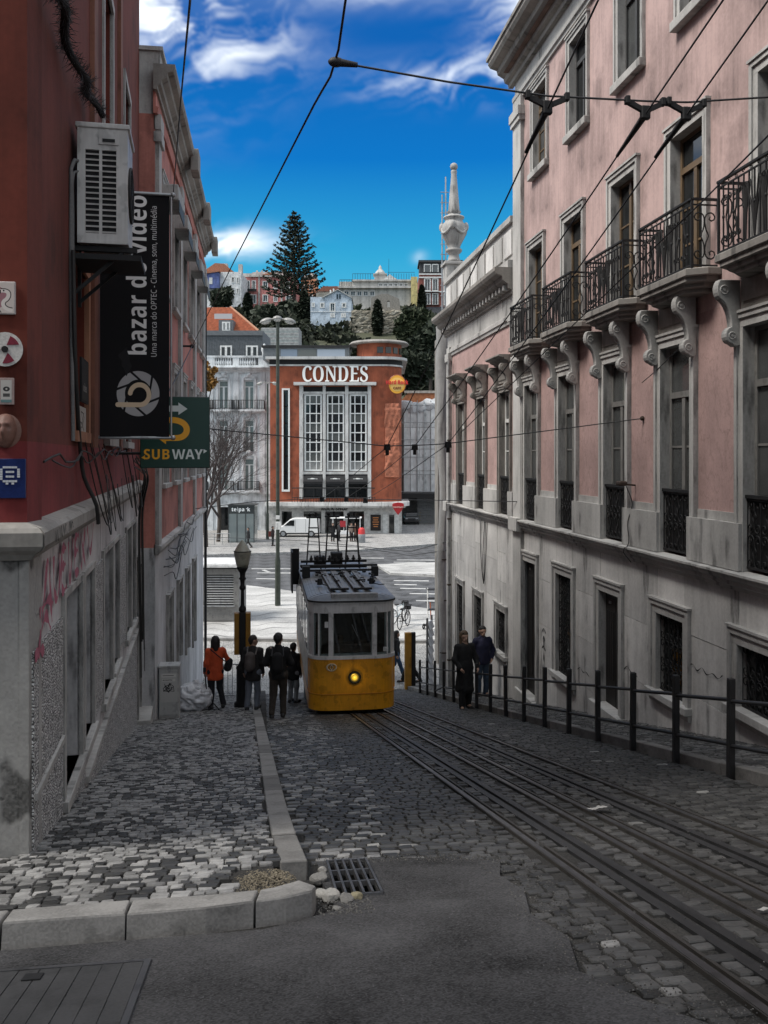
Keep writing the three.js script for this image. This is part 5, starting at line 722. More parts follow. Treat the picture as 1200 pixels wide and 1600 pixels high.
person('person with a grey rucksack, dark coat and pale jeans beside the lamp post', { x: -0.24, t: 20.5, y: onPavementL(20.5), yaw: AWAY - 0.25, h: 1.66, jacket: [0.022, 0.02, 0.02], trousers: [0.17, 0.19, 0.23], hairStyle: 'short', hair: [0.02, 0.013, 0.01], coat: 0.12, bulk: 1.12, head: [-1.0, 0], j: { aR: [0.12, 0.085, -0.1], tR: [0.16, 0.04, 0.05], kR: [0.1, 0.5, 0.0] }, extras: (P) => { mesh('rucksack', grow([[[0.02, 1.08, -0.22], [0.02, 1.3, -0.2], 0.13, 0.12, 1.1], [[0.02, 1.05, -0.3], [0.02, 1.15, -0.3], 0.08, 0.07]], 0.02, 0.06), mat([0.09, 0.075, 0.07], 'cloth'), P); for (const e of [-1, 1]) mesh('strap', tube([[e * 0.1, 1.35, -0.15], [e * 0.12, 1.49, -0.02], [e * 0.12, 1.4, 0.14]], 0.018, 14, 5), mat([0.2, 0.18, 0.17], 'cloth'), P); } });
person('person in black with a small rucksack and brown trousers walking downhill', { x: 0.31, t: 19.45, yaw: AWAY - 0.1, h: 1.8, jacket: blackCloth, trousers: [0.05, 0.04, 0.032], hair: [0.012, 0.011, 0.01], bulk: 1.12, head: [-0.3, 0.1], j: { kL: [-0.1, 0.5, 0.1], aL: [-0.1, 0.1, 0.04], tL: [-0.11, 0.04, 0.19], kR: [0.1, 0.5, 0.01], aR: [0.12, 0.14, -0.17], tR: [0.13, 0.05, -0.04], eR: [0.27, 1.14, -0.01], wR: [0.24, 1.06, 0.22], eL: [-0.27, 1.14, 0.0], wL: [-0.2, 1.07, 0.22] }, extras: (P) => { mesh('rucksack', grow([[[0, 1.1, -0.2], [0, 1.3, -0.19], 0.12, 0.11, 1.1]], 0.02, 0.05), M.black, P); for (const e of [-1, 1]) mesh('strap', tube([[e * 0.12, 1.32, -0.18], [e * 0.11, 1.49, -0.04], [e * 0.12, 1.4, 0.14]], 0.016, 14, 5), mat([0.05, 0.05, 0.055], 'cloth'), P); } });
person('person in a dark coat and pale trousers standing close to the tram side', { x: 0.8, t: 24.6, yaw: AWAY - 0.6, h: 1.62, jacket: blackCloth, trousers: [0.33, 0.34, 0.36], coat: 0.12, bulk: 1.15 });
person('woman in a long black coat leaning on the railing posts', { x: 4.52, t: 19.9, yaw: 0.25, h: 1.75, jacket: blackCloth, trousers: [0.01, 0.01, 0.011], hair: [0.09, 0.06, 0.035], hairStyle: 'long', coat: 0.42, bulk: 1.16, skin: 1, lean: -0.03, j: { eL: [-0.27, 1.14, 0.02], wL: [-0.2, 0.98, 0.16], eR: [0.28, 1.14, 0.0], wR: [0.24, 0.96, 0.16], aL: [-0.13, 0.085, 0.12], tL: [-0.18, 0.04, 0.27], kL: [-0.11, 0.5, 0.08] }, extras: (P) => mesh('sunglasses', [rbox(0.055, 0.03, 0.02, 0.008, -0.04, 1.715, 0.03), rbox(0.055, 0.03, 0.02, 0.008, 0.04, 1.715, 0.03), box(0.03, 0.008, 0.01, 0, 1.72, 0.035)], M.black, P) });
person('man in a navy padded jacket and jeans behind the railing', { x: 5.52, t: 22.3, y: roadY(22.3) + 0.125, yaw: 0.2, h: 1.78, jacket: [0.013, 0.014, 0.045], trousers: [0.045, 0.07, 0.11], hair: [0.012, 0.011, 0.01], bulk: 1.28, skin: 0, j: { eL: [-0.31, 1.15, -0.03], wL: [-0.22, 0.96, 0.1], eR: [0.31, 1.15, -0.03], wR: [0.22, 0.96, 0.1] } });
person('woman with long dark hair walking past the yellow post in blue jeans', { x: 4.72, t: 31.8, y: LEVEL + 0.02, yaw: 1.3, h: 1.66, jacket: blackCloth, trousers: [0.03, 0.07, 0.14], hairStyle: 'long', bulk: 1.05, skin: 1, j: { kL: [-0.1, 0.52, 0.14], aL: [-0.1, 0.1, 0.3], tL: [-0.1, 0.06, 0.45], kR: [0.1, 0.5, -0.08], aR: [0.1, 0.12, -0.36], tR: [0.1, 0.04, -0.24] } });
person('person in dark clothes half hidden behind the yellow post', { x: 5.12, t: 31.0, y: LEVEL + 0.02, yaw: -1.35, h: 1.72, jacket: [0.02, 0.014, 0.014], trousers: [0.012, 0.012, 0.014], hair: [0.16, 0.12, 0.06], bulk: 1.15, coat: 0.12, j: { kL: [-0.1, 0.51, 0.14], aL: [-0.1, 0.1, 0.28], tL: [-0.1, 0.05, 0.43], kR: [0.1, 0.5, -0.06], aR: [0.1, 0.11, -0.3], tR: [0.1, 0.04, -0.17] } });
// ---------------------------------------------------------------- funicular tram
{
  const W = 0.955, Lg = 7.7, T0 = thing('yellow_tram', 'old yellow and white funicular tram standing on the rails', 'tram', [1.945, -4.1, -19.62]);
  const fz = u => { const a = Math.max(0, Math.abs(u) - 0.6) / 0.4; return -0.05 * u * u - 0.33 * (1 - Math.sqrt(Math.max(0, 1 - a * a))); };
  const front = (w, n = 28) => Array.from({ length: n + 1 }, (_, i) => { const q = -1 + 2 * i / n, u = Math.sign(q) * (1 - Math.pow(1 - Math.abs(q), 1.5)); return [u * w, fz(u)]; });
  const plan = (w, z0 = 0, z1 = -Lg) => { const f = front(w).map(([a, b]) => [a, b + z0]); return [...f, ...f.slice().reverse().map(([a, b]) => [a, z1 - (b - z0)])]; };
  const solid = (w, y0, y1, z0 = 0, z1 = -Lg) => { const s = new THREE.Shape(plan(w, z0, z1).map(([a, b]) => new THREE.Vector2(a, -b))); return new THREE.ExtrudeGeometry(s, { depth: y1 - y0, bevelEnabled: false }).rotateX(-Math.PI / 2).translate(0, y0, 0); };
  const yellow = mat([0.82, 0.36, 0.014], 'metal', { rough: 0.38, clearcoat: 0.4, clearcoatRoughness: 0.25 }), cream = mat([0.60, 0.57, 0.52], 'metal', { rough: 0.45 }), tramWhite = mat([0.70, 0.69, 0.68], 'metal', { rough: 0.45 }), roofM = mat([0.33, 0.335, 0.345], 'metal', { rough: 0.38, metal: 0.3 });
  mesh('apron', [solid(W, 0.36, 1.12)], yellow, T0); mesh('skirt', [solid(W + 0.012, 0.0, 0.335, 0.014)], yellow, T0); mesh('apron_seam', solid(W + 0.02, 0.335, 0.36, 0.02), mat([0.55, 0.22, 0.01], 'metal', { rough: 0.4 }), T0);
  mesh('belt_rail', solid(W + 0.025, 1.12, 1.19, 0.025), tramWhite, T0);
  { // the saloon inside: floor, slatted benches, bulkhead behind the driver, control desk
    const wood = mat([0.10, 0.055, 0.03], 'metal', { rough: 0.6 }), inner = mat([0.16, 0.12, 0.09], 'metal', { rough: 0.7 });
    mesh('floor', bx(-W + 0.06, W - 0.06, 1.13, 1.2, -Lg + 0.3, -0.3), wood, T0);
    mesh('bulkhead', [bx(-W + 0.05, -0.35, 1.2, 2.13, -1.25, -1.2), bx(0.35, W - 0.05, 1.2, 2.13, -1.25, -1.2), bx(-0.35, 0.35, 1.2, 2.05, -1.27, -1.22)], inner, T0); mesh('rear_bulkhead', bx(-W + 0.05, W - 0.05, 1.2, 2.13, -Lg + 1.0, -Lg + 1.05), inner, T0);
    mesh('control_desk', [rbox(1.0, 0.2, 0.3, 0.02, 0, 1.3, -0.42), cyl(0.06, 0.08, 0.2, 12, -0.25, 1.48, -0.42), rbox(0.3, 0.1, 0.05, 0.01, 0.2, 1.44, -0.32)], wood, T0);
    for (let i = 0; i < 5; i++) for (const s of [-1, 1]) mesh('bench', [rbox(0.6, 0.08, 0.4, 0.02, s * 0.58, 1.3, -1.8 - i), rbox(0.6, 0.5, 0.06, 0.02, s * 0.58, 1.55, -2.0 - i)], wood, T0);
  }
  const tramGlass = mat([0.75, 0.8, 0.8], null, { rough: 0.03, transmission: 1, thickness: 0 });
  const mull = (u0, u1) => { const f = u => [u * W, fz(u)]; const [a, b] = f(u0), [c, d] = f(u1); const s = new THREE.Shape([[a, -b], [c, -d], [c * 0.94, -d + 0.07], [a * 0.94, -b + 0.07]].map(p => new THREE.Vector2(...p))); return new THREE.ExtrudeGeometry(s, { depth: 0.96, bevelEnabled: false }).rotateX(-Math.PI / 2).translate(0, 1.185, 0); };
  for (const [a, b] of [[-1, -0.90], [-0.56, -0.455], [0.455, 0.56], [0.90, 1], [-0.80, -0.77], [0.80, 0.83]]) mesh('mullion', mull(a, b), tramWhite, T0);
  for (const [u0, u1] of [[-0.9, -0.80], [-0.77, -0.56], [-0.455, 0.455], [0.56, 0.80], [0.83, 0.9]]) { const f = u => [u * W, fz(u)], [a, b] = f(u0), [c, d] = f(u1), s = new THREE.Shape([[a, -b + 0.025], [c, -d + 0.025], [c, -d + 0.032], [a, -b + 0.032]].map(p => new THREE.Vector2(...p))); mesh('front_window', new THREE.ExtrudeGeometry(s, { depth: 0.95, bevelEnabled: false }).rotateX(-Math.PI / 2).translate(0, 1.19, 0), tramGlass, T0); }
  mesh('header', [solid(W, 2.13, 2.34), solid(W + 0.02, 2.34, 2.37, 0.02)], tramWhite, T0); mesh('gutter', solid(W + 0.035, 2.37, 2.40, 0.04, -Lg - 0.04), M.iron, T0);
  { const g = []; for (let i = 0; i < 8; i++) { const k = i / 7, w = (W + 0.02) * Math.sqrt(1 - 0.72 * k * k), y = 2.40 + 0.011 * i; g.push(solid(w, y, y + 0.011, 0.02 - 0.075 * i, -Lg - 0.02 + 0.075 * i)); } mesh('roof', g, roofM, T0); }
  // sides: posts, windows, battened panels
  for (const s of [-1, 1]) for (let i = 0; i < 9; i++) { const z = -0.42 - i * 0.84; mesh('side_post', bx(s * W - 0.03, s * W + 0.012, 1.19, 2.14, z - 0.05, z + 0.05), tramWhite, T0); if (i < 8) { mesh('side_window', bx(s * W - 0.02, s * W - 0.008, 1.19, 2.13, z - 0.79, z - 0.05), tramGlass, T0); mesh('side_panel', rbox(0.03, 0.68, 0.74, 0.008, s * (W + 0.006), 0.74, z - 0.42), cream, T0); mesh('side_batten', [bx(s * W - 0.01, s * W + 0.03, 0.38, 1.1, z - 0.03, z + 0.03)], i % 2 ? tramWhite : yellow, T0); } }
  mesh('chassis', [poly([[-7.4, -2.2], [-0.5, -0.5], [-0.5, 0.02], [-7.4, 0.02]], [], 1.5).rotateY(-Math.PI / 2).translate(-0.75, 0, 0)], M.iron, T0);
  for (const z of [-1.2, -5.9]) for (const s of [-0.62, 0.62]) { mesh('wheel', [cyl(0.27, 0.27, 0.1, 20, s, -SL * (-z) - 0.02 + 0.16 - 0.1, z, 0, 0, Math.PI / 2)], M.rail, T0); }
  // headlamp, emblem, notices, driver's desk
  const lampG = part('headlamp', T0); mesh('rim', new THREE.TorusGeometry(0.115, 0.028, 8, 28).translate(0.035, 0.72, 0.03), M.black, lampG); mesh('reflector', cyl(0.1, 0.1, 0.02, 24, 0.035, 0.72, 0.018, Math.PI / 2), mat([0.8, 0.62, 0.2], null, { rough: 0.25, metal: 0.6 }), lampG);
  mesh('bulb_glass', sph(0.066, 0.035, 0.72, 0.034, 1, 1, 0.4, 16, 10), new THREE.MeshStandardMaterial({ color: lin(0.8, 0.6, 0.1), emissive: lin(1, 0.68, 0.06), emissiveIntensity: 0.14, roughness: 0.2 }), lampG);
  const pl = new THREE.PointLight(lin(1, 0.75, 0.25), 0.03, 0, 2); pl.position.set(1.98, -3.38, -19.45); pl.castShadow = true; scene.add(pl);
  mesh('emblem', [new THREE.TorusGeometry(0.075, 0.014, 6, 24).scale(1.35, 1, 1).translate(-0.47, 0.95, 0.0), new THREE.TorusGeometry(0.05, 0.012, 6, 20).scale(0.6, 1, 1).translate(-0.47, 0.95, 0.005)], mat([0.6, 0.5, 0.35], null, { rough: 0.4 }), T0); mesh('emblem_bar', [box(0.012, 0.14, 0.02, -0.5, 0.95, 0.0), box(0.012, 0.14, 0.02, -0.44, 0.95, 0.0)], M.black, T0);
  for (let i = 0; i < 27; i++) { const u = -0.9 + i * 1.8 / 26; mesh('rivet', sph(0.009, u * W, 1.06, fz(u) + 0.002, 1, 1, 0.6, 6, 4), yellow, T0); }
  mesh('notice', bx(-0.62, -0.54, 1.82, 1.95, -0.015, -0.01), M.white, T0); mesh('notice', bx(0.68, 0.79, 1.26, 1.36, -0.055, -0.05), M.white, T0);
  mesh('wiper', bar([0.1, 1.62, 0.005], [-0.02, 1.88, 0.005], 0.006), M.steel, T0);
  // roof fittings
  for (const [k, x] of [[0, -0.42], [1, -0.16], [2, 0.12], [3, 0.38]]) mesh('roof_board', [tube([[x + (x > 0 ? 0.06 : 0.02), 2.56, -0.8], [x + 0.02, 2.60, -1.8], [x, 2.6, -2.7], [x - 0.02, 2.6, -3.6]], 0.01, 8, 4), sqbar([x + 0.05, 2.56, -0.75], [x, 2.6, -3.7], 0.15, 0.03)], mat([0.22, 0.23, 0.25], 'metal', { rough: 0.6 }), T0);
  for (const x of [-0.23, 0.3]) mesh('board_end', rbox(0.42, 0.05, 0.06, 0.015, x, 2.56, -0.72), M.iron, T0);
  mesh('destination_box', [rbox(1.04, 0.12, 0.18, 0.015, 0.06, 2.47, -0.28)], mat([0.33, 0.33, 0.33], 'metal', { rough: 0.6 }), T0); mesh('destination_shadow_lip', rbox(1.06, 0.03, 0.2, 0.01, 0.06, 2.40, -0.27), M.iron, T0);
  for (const x of [-0.62, 0.62]) mesh('roof_vent', [cyl(0.055, 0.07, 0.14, 12, x, 2.6, -1.7), tube([[x, 2.56, -1.7], [x + 0.15, 2.54, -1.5], [x + 0.28, 2.53, -1.55]], 0.012, 10, 5)], M.iron, T0);
  mesh('roof_beam', [rbox(2.02, 0.05, 0.1, 0.01, 0, 2.74, -3.7), rbox(2.02, 0.05, 0.1, 0.01, 0, 2.62, -3.65), rbox(0.2, 0.3, 0.3, 0.02, -0.86, 2.6, -3.6), rbox(0.16, 0.26, 0.3, 0.02, 0.93, 2.6, -3.6)], M.iron, T0);
  { const r = rng(4), junk = []; for (let i = 0; i < 40; i++) { const x = -0.7 + r() * 1.5, z = -1.6 - r() * 1.9; junk.push(rbox(0.04 + 0.1 * r(), 0.05, 0.03 + 0.05 * r(), 0.01, x, 2.585 + 0.02 * r(), z, 0, r() * 3)); } mesh('roof_cable_clips', junk, M.iron, T0); }
  { // current collectors: lattice towers
    const towers = [[-0.62, -4.4], [-0.1, -4.7], [0.42, -4.4]];
    towers.forEach(([x, z], k) => { const c = part('current_collector', T0), g = []; const hgt = 1.4; for (const [a, b] of [[-0.13, 0.14], [0.13, 0.14], [-0.13, -0.14], [0.13, -0.14]]) g.push(bar([x + a * 1.5, 2.55, z + b], [x + a * 0.8, 2.55 + hgt, z + b * 0.6], 0.013)); for (const f of [0.35, 0.62, 0.8]) g.push(bar([x - 0.19 + 0.06 * f, 2.55 + hgt * f, z + 0.12], [x + 0.19 - 0.06 * f, 2.55 + hgt * f, z + 0.12], 0.010), bar([x - 0.19 + 0.06 * f, 2.55 + hgt * f, z - 0.12], [x + 0.19 - 0.06 * f, 2.55 + hgt * f, z - 0.12], 0.010)); mesh('tower', g, M.iron, c); mesh('shoe', [rbox(0.4, 0.05, 0.08, 0.015, x, 2.55 + hgt, z), sph(0.05, x - 0.1, 2.62 + hgt, z), cyl(0.03, 0.03, 0.14, 8, x + 0.05, 2.62 + hgt, z)], M.iron, c); });
    for (let i = 0; i < 9; i++) mesh('insulator', lathe([[0.03, 0], [0.06, 0.03], [0.03, 0.06], [0.06, 0.09], [0.03, 0.12], [0.02, 0.18]], 8).translate(-0.7 + i * 0.16, 2.78, -4.1), M.iron, T0);
    mesh('collector_frame', [rbox(1.75, 0.06, 0.1, 0.01, -0.1, 2.66, -4.1), rbox(1.75, 0.06, 0.1, 0.01, -0.1, 2.8, -4.15), rbox(0.3, 0.4, 0.4, 0.02, 0, 2.8, -4.5), rbox(0.3, 0.3, 0.4, 0.02, -0.45, 2.75, -4.5)], M.iron, T0);
    mesh('side_board', [bx(-1.2, -0.96, 2.0, 3.0, -5.6, -5.55), bx(-1.2, -1.16, 1.9, 3.0, -5.55, -4.6)], M.iron, T0);
  }
}
// ---------------------------------------------------------------- things standing in the street
{ // old lantern with a yellow stop box round its shaft
  const y0 = roadY(21.6) + 0.12, l = thing('lantern_post', 'black cast-iron lantern post with a yellow stop sign box on its shaft', 'street lamp', [-0.5, y0, -21.6]);
  mesh('base', [lathe([[0, 0], [0.2, 0], [0.2, 0.1], [0.15, 0.14], [0.14, 0.9], [0.16, 0.94], [0.1, 1.02], [0.07, 1.1]], 14)], M.iron, l);
  mesh('shaft', lathe([[0.055, 1.0], [0.05, 2.25], [0.09, 2.3], [0.09, 2.36], [0.045, 2.42], [0.04, 2.78], [0.075, 2.82], [0.075, 2.86], [0.05, 2.9], [0.055, 3.02], [0.09, 3.06], [0.06, 3.1], [0.07, 3.2], [0.13, 3.3], [0.14, 3.33], [0.0, 3.33]], 14), M.iron, l);
  mesh('globe', lathe([[0.0, 3.33], [0.13, 3.335], [0.155, 3.42], [0.195, 3.62], [0.205, 3.7], [0.19, 3.72], [0.12, 3.85], [0.05, 3.94], [0.03, 3.97], [0, 3.98]], 8), mat([0.46, 0.45, 0.37], 'stone', { rough: 0.35, transmission: 0.25, thickness: 0 }), l);
  mesh('globe_collar', new THREE.TorusGeometry(0.2, 0.012, 5, 16).rotateX(Math.PI / 2).translate(0, 3.71, 0), M.iron, l);
  for (const s of [-1, 1]) mesh('stop_box', [rbox(0.115, 0.98, 0.24, 0.01, s * 0.135, 1.76, 0)], mat([0.34, 0.17, 0.02], 'metal', { rough: 0.5 }), l); mesh('stop_box_spine', rbox(0.15, 1.0, 0.2, 0.01, 0, 1.76, 0), M.iron, l);
  mesh('sticker', cyl(0.065, 0.065, 0.012, 16, 0.02, 1.12, 0.13, Math.PI / 2), M.white, l);
}
{
  const c = thing('utility_cabinet', 'grey metal utility cabinet covered in stickers against the terrace wall', 'cabinet', [-1.92, roadY(18.9) + 0.11, -18.9]);
  const gm = mat([0.46, 0.46, 0.45], 'metal', { rough: 0.55 });
  mesh('plinth', rbox(0.4, 0.1, 0.34, 0.01, 0, 0.03, 0), concreteRough, c); mesh('housing', rbox(0.4, 1.0, 0.34, 0.015, 0, 0.58, 0), gm, c); mesh('lid', rbox(0.44, 0.05, 0.38, 0.012, 0, 1.1, 0), gm, c); mesh('door', rbox(0.35, 0.9, 0.012, 0.005, 0, 0.57, 0.174), gm, c);
  mesh('sticker', new THREE.PlaneGeometry(0.34, 0.6).translate(0, 0.68, 0.1825), printMat(canvasTexture(170, 300, (x, w, h) => { x.fillStyle = '#b2b1ae'; x.fillRect(0, 0, w, h); x.fillStyle = '#c9c7c2'; x.fillRect(12, 12, 146, 34); x.fillRect(20, 62, 130, 26); x.fillStyle = '#161616'; x.font = 'bold 20px sans-serif'; x.fillText('ACOUSTIC', 24, 82, 120); x.strokeStyle = '#161616'; x.lineWidth = 5; const r = rng(3); for (let k = 0; k < 3; k++) { x.beginPath(); x.moveTo(40 + r() * 90, 110); for (let i = 0; i < 8; i++) x.lineTo(25 + r() * 120, 105 + r() * 110); x.stroke(); } x.fillStyle = '#161616'; x.fillRect(24, 26, 110, 5); })), c, true);
}
{ // rubbish bag and folded metal stand
  const b = thing('plastic_rubbish_bag', 'crumpled translucent white plastic bag of rubbish beside the cabinet', 'bag', [-1.6, roadY(21) + 0.12, -21.0]);
  const g = new THREE.SphereGeometry(0.42, 56, 36), p = g.attributes.position; for (let i = 0; i < p.count; i++) { const v = V(p.getX(i), p.getY(i), p.getZ(i)), n = v.clone().normalize(), k = 0.82 + 0.3 * fbm(n.x * 1.6 + 2, n.y * 1.6, n.z * 1.6, 2) - 0.16 * (1 - sstep(0, 0.09, Math.abs(fbm(n.x * 2.6, n.y * 2.6 + 4, n.z * 2.6, 3) - 0.5))); v.multiplyScalar(k); p.setXYZ(i, v.x * 1.05, Math.max(0, v.y * 0.9 + 0.28), v.z); } g.computeVertexNormals(); mesh('bag', g, mat([0.72, 0.73, 0.76], 'cloth', { rough: 0.3 }), b); mesh('knot', rockShape(4, 0.08).translate(0.05, 0.66, 0), mat([0.72, 0.73, 0.76], 'cloth', { rough: 0.3 }), b);
  const s = thing('folded_stand', 'folded black metal tripod stand lying by the rubbish bag', 'stand', [-1.25, roadY(21.0) + 0.12, -21.0]);
  for (const [a, q] of [[[-0.1, 0.9, 0], [0.0, 0.04, 0.1]], [[0, 0.04, 0.1], [0.42, 0.02, 0.22]], [[0.0, 0.04, 0.1], [-0.5, 0.02, 0.2]], [[0, 0.3, 0.07], [0.25, 0.03, 0.17]]]) mesh('leg', bar(a, q, 0.014), M.iron, s); mesh('head', rbox(0.07, 0.1, 0.05, 0.01, -0.1, 0.93, 0), M.iron, s);
  const r = thing('metal_barrier', 'low tubular steel crowd barrier behind the person in orange', 'barrier', [-0.85, roadY(23.2) + 0.12, -23.2]);
  mesh('frame', [bar([-0.5, 0.15, 0], [-0.5, 1.0, 0], 0.018), bar([0.5, 0.15, 0], [0.5, 1.0, 0], 0.018), bar([-0.5, 1.0, 0], [0.5, 1.0, 0], 0.018), bar([-0.5, 0.22, 0], [0.5, 0.22, 0], 0.018)], M.steel, r); for (let i = 1; i < 9; i++) mesh('bar', bar([-0.5 + i / 9, 0.22, 0], [-0.5 + i / 9, 1.0, 0], 0.009), M.steel, r); for (const x of [-0.45, 0.45]) mesh('foot', bar([x, 0.03, -0.3], [x, 0.03, 0.3], 0.016), M.steel, r); mesh('foot_link', [bar([-0.45, 0.03, 0], [-0.5, 0.16, 0], 0.014), bar([0.45, 0.03, 0], [0.5, 0.16, 0], 0.014)], M.steel, r);
  const q = thing('yellow_stop_post', 'tall yellow and black stop post at the lower end of the railing', 'post', [4.9, LEVEL, -29.9]);
  mesh('yellow_panel', rbox(0.22, 1.98, 0.16, 0.012, -0.07, 1.0, 0), mat([0.50, 0.25, 0.03], 'metal', { rough: 0.5 }), q); mesh('black_panel', rbox(0.14, 1.98, 0.16, 0.012, 0.115, 1.0, 0), M.iron, q); mesh('foot', rbox(0.42, 0.06, 0.26, 0.01, 0.02, 0.02, 0), M.iron, q);
}
// ---------------------------------------------------------------- the square at the foot of the hill
const ca = Math.cos(TURN), sa = Math.sin(TURN);
const out = (px, D) => { const X = (px - 600) / 1400 * D; return [X * ca + D * sa, X * sa - D * ca]; };       // x, z of a point seen in column px at depth D
const level = (px, py, y = LEVEL) => out(px, (1.45 - y) * 1400 / (py - 715));
const ground = (name, pts, h, m, under = 0.3) => { const s = new THREE.Shape(pts.map(([x, z]) => new THREE.Vector2(x, -z))); const o = mesh(name, new THREE.ExtrudeGeometry(s, { depth: under, bevelEnabled: false }).rotateX(-Math.PI / 2).translate(0, h - under, 0), m); o.userData = { kind: 'structure' }; return o; };
T.calcada = texture(1024, (u, v) => { // limestone mosaic with dark basalt scrolls
  const n = tfbm(u, v, 200, 200, 1, 91), m = tfbm(u, v, 5, 5, 4, 92), w1 = Math.sin(2 * Math.PI * (u * 2 + 0.22 * Math.sin(2 * Math.PI * v * 2))), w2 = Math.abs(((v * 5 + 0.28 * Math.sin(2 * Math.PI * u * 2) + 0.1 * Math.sin(2 * Math.PI * u * 5)) % 1 + 1) % 1 - 0.5); const r = Math.hypot((u * 3 % 1) - 0.5, ((v * 5 + 0.25) % 1) - 0.5), ring = Math.abs(r - 0.33) < 0.05;
  const dark = w2 < 0.04 + 0.03 * w1 && m > 0.36; const c = dark ? 0.10 + 0.10 * n : 0.36 + 0.2 * (n - 0.5) + 0.3 * (m - 0.5); return [grey(clamp(c)), grey(clamp(c * 0.985)), grey(clamp(c * 0.95))];
}, { metres: 6.5 });
T.setts = texture(512, (u, v) => { const [a, b] = worley(u, v, 40, 12), m = tfbm(u, v, 6, 6, 4, 93); return grey(clamp(0.25 + 0.55 * sstep(0.03, 0.25, b - a) + 0.4 * (m - 0.5) + 0.25 * (tfbm(u, v, 40, 40, 1, 94) - 0.5))); }, { metres: 4 }); T.settsB = twin(T.setts);
const calcada = new THREE.MeshStandardMaterial({ map: T.calcada, roughness: 0.7 }), settsWhite = mat([0.46, 0.45, 0.435], 'setts', { rough: 0.75, bump: 0.02 }), settsPale = mat([0.42, 0.41, 0.39], 'setts', { rough: 0.75, bump: 0.02 });
{
  const g = ground('ground', [[-700, -30.2], [700, -30.2], [700, -900], [-700, -900]], LEVEL - 0.06, M.avenue, 0.5);
  ground('lower_street', [[-60, -30.1], [70, -30.1], [...level(760, 1003)], [...level(640, 1003)], [...level(318, 999)], [...level(120, 996)]], LEVEL, settsPale);
  const e0 = level(318, 910), e1 = level(400, 919), e2 = level(520, 935), e3 = level(690, 957), e4 = level(900, 985);
  ground('square_pavement', [level(120, 996), level(318, 999), level(640, 1003), level(760, 1003), e4, e3, e2, e1, e0, level(150, 890)], LEVEL + 0.12, calcada, 0.4);
  ground('square_kerb', [level(120, 998.5), level(318, 1001.5), level(640, 1005.5), level(760, 1005.5), level(760, 1003.2), level(640, 1003.2), level(318, 999.2), level(120, 996.2)], LEVEL + 0.125, M.kerb, 0.4);
  ground('far_pavement', [level(100, 876), level(318, 869), level(400, 866.5), level(560, 861), level(690, 851), level(860, 846), out(900, 150), out(100, 150)], LEVEL + 0.12, settsWhite, 0.4);
  ground('traffic_island', [level(588, 884), level(640, 881.5), level(800, 878), level(800, 901), level(690, 901), level(610, 897)], LEVEL + 0.1, calcada, 0.3);
  const lane = struct('lane_markings'), wm = mat([0.45, 0.45, 0.44], 'stone', { rough: 0.7 });
  const mark = (a, b, c, d) => { const q = [a, b, c, d].map(p => level(...p)), s = new THREE.Shape(q.map(([x, z]) => new THREE.Vector2(x, -z))); mesh('lane_marking', new THREE.ShapeGeometry(s).rotateX(-Math.PI / 2).translate(0, LEVEL - 0.05, 0), wm, lane); };
  for (const [x, y, l] of [[400, 903, 30], [330, 899, 40], [402, 894, 70], [393, 887.5, 90], [620, 874, 60], [615, 877.5, 50], [616, 912, 35], [625, 918, 40], [640, 926, 40], [650, 937, 36], [615, 906, 55], [560, 871, 40]]) { const k = (y - 860) / 60; mark([x, y + 0.2 + k * 0.5], [x + l, y + 0.6 + k * 0.8], [x + l, y - 0.5], [x, y - 0.7]); }
  mark([408, 889.5], [414, 889], [425, 893.5], [420, 894]);
}
function far(name, label, cat, px, D, y = LEVEL, group, turn = 0) { const [x, z] = out(px, D); return thing(name, label, cat, [x, y, z], -TURN + turn, group); }
const scaleAt = (px0, D, y0 = LEVEL) => { const s = D / 1400; return [px => (px - px0) * s, py => (715 - py) * s + 1.45 - y0, s]; };
{ // tall street lights
  for (const [px, D, top, heads, label] of [[434, 47.1, 503, 3, 'very tall three-headed street light rising past the red cinema'], [418, 85, 600, 2, 'tall two-headed street light in front of the white building']]) {
    const [X, Y, s] = scaleAt(px, D), l = far('street_light', label, 'street light', px, D, LEVEL, 'tall street lights'), h = Y(top);
    mesh('pole', [lathe([[0, 0], [0.15, 0], [0.14, 2.5], [0.10, 2.7], [0.085, h]], 14)], mat([0.06, 0.07, 0.055], 'metal', { rough: 0.5, metal: 0.3 }), l);
    const hm = mat([0.30, 0.29, 0.27], 'metal', { rough: 0.4 }), gm = mat([0.5, 0.5, 0.47], null, { rough: 0.2 }), k = heads === 3 ? 1 : 1.15;
    for (const e of heads === 3 ? [-1, 0, 1] : [-1, 1]) { const a = part('lamp_head', l); const c = e ? [e * 0.62 * k, h + 0.02, 0] : [0, h + 0.12, 0.15]; mesh('arm', tube([[0, h - 0.02, 0], [e * 0.15, h + 0.14, 0], [c[0] - e * 0.15, c[1] + 0.1, c[2]]], 0.05, 10, 6), hm, a); mesh('hood', new THREE.SphereGeometry(0.3, 16, 8, 0, Math.PI * 2, 0, Math.PI / 2).scale(e ? 1.15 : 0.85, 0.6, 0.8).rotateZ(-e * 0.3).translate(...c), hm, a); mesh('bowl', new THREE.SphereGeometry(0.25, 16, 8, 0, Math.PI * 2, Math.PI / 2, Math.PI / 2).scale(e ? 1.1 : 0.85, 0.55, 0.8).rotateZ(-e * 0.3).translate(...c), gm, a); }
    if (heads === 3) { mesh('sign_plate', [rbox(0.3, 0.42, 0.03, 0.01, 0.05, Y(821), 0.18), rbox(0.2, 0.2, 0.03, 0.01, 0.02, Y(808), 0.18)], M.white, l); }
  }
}
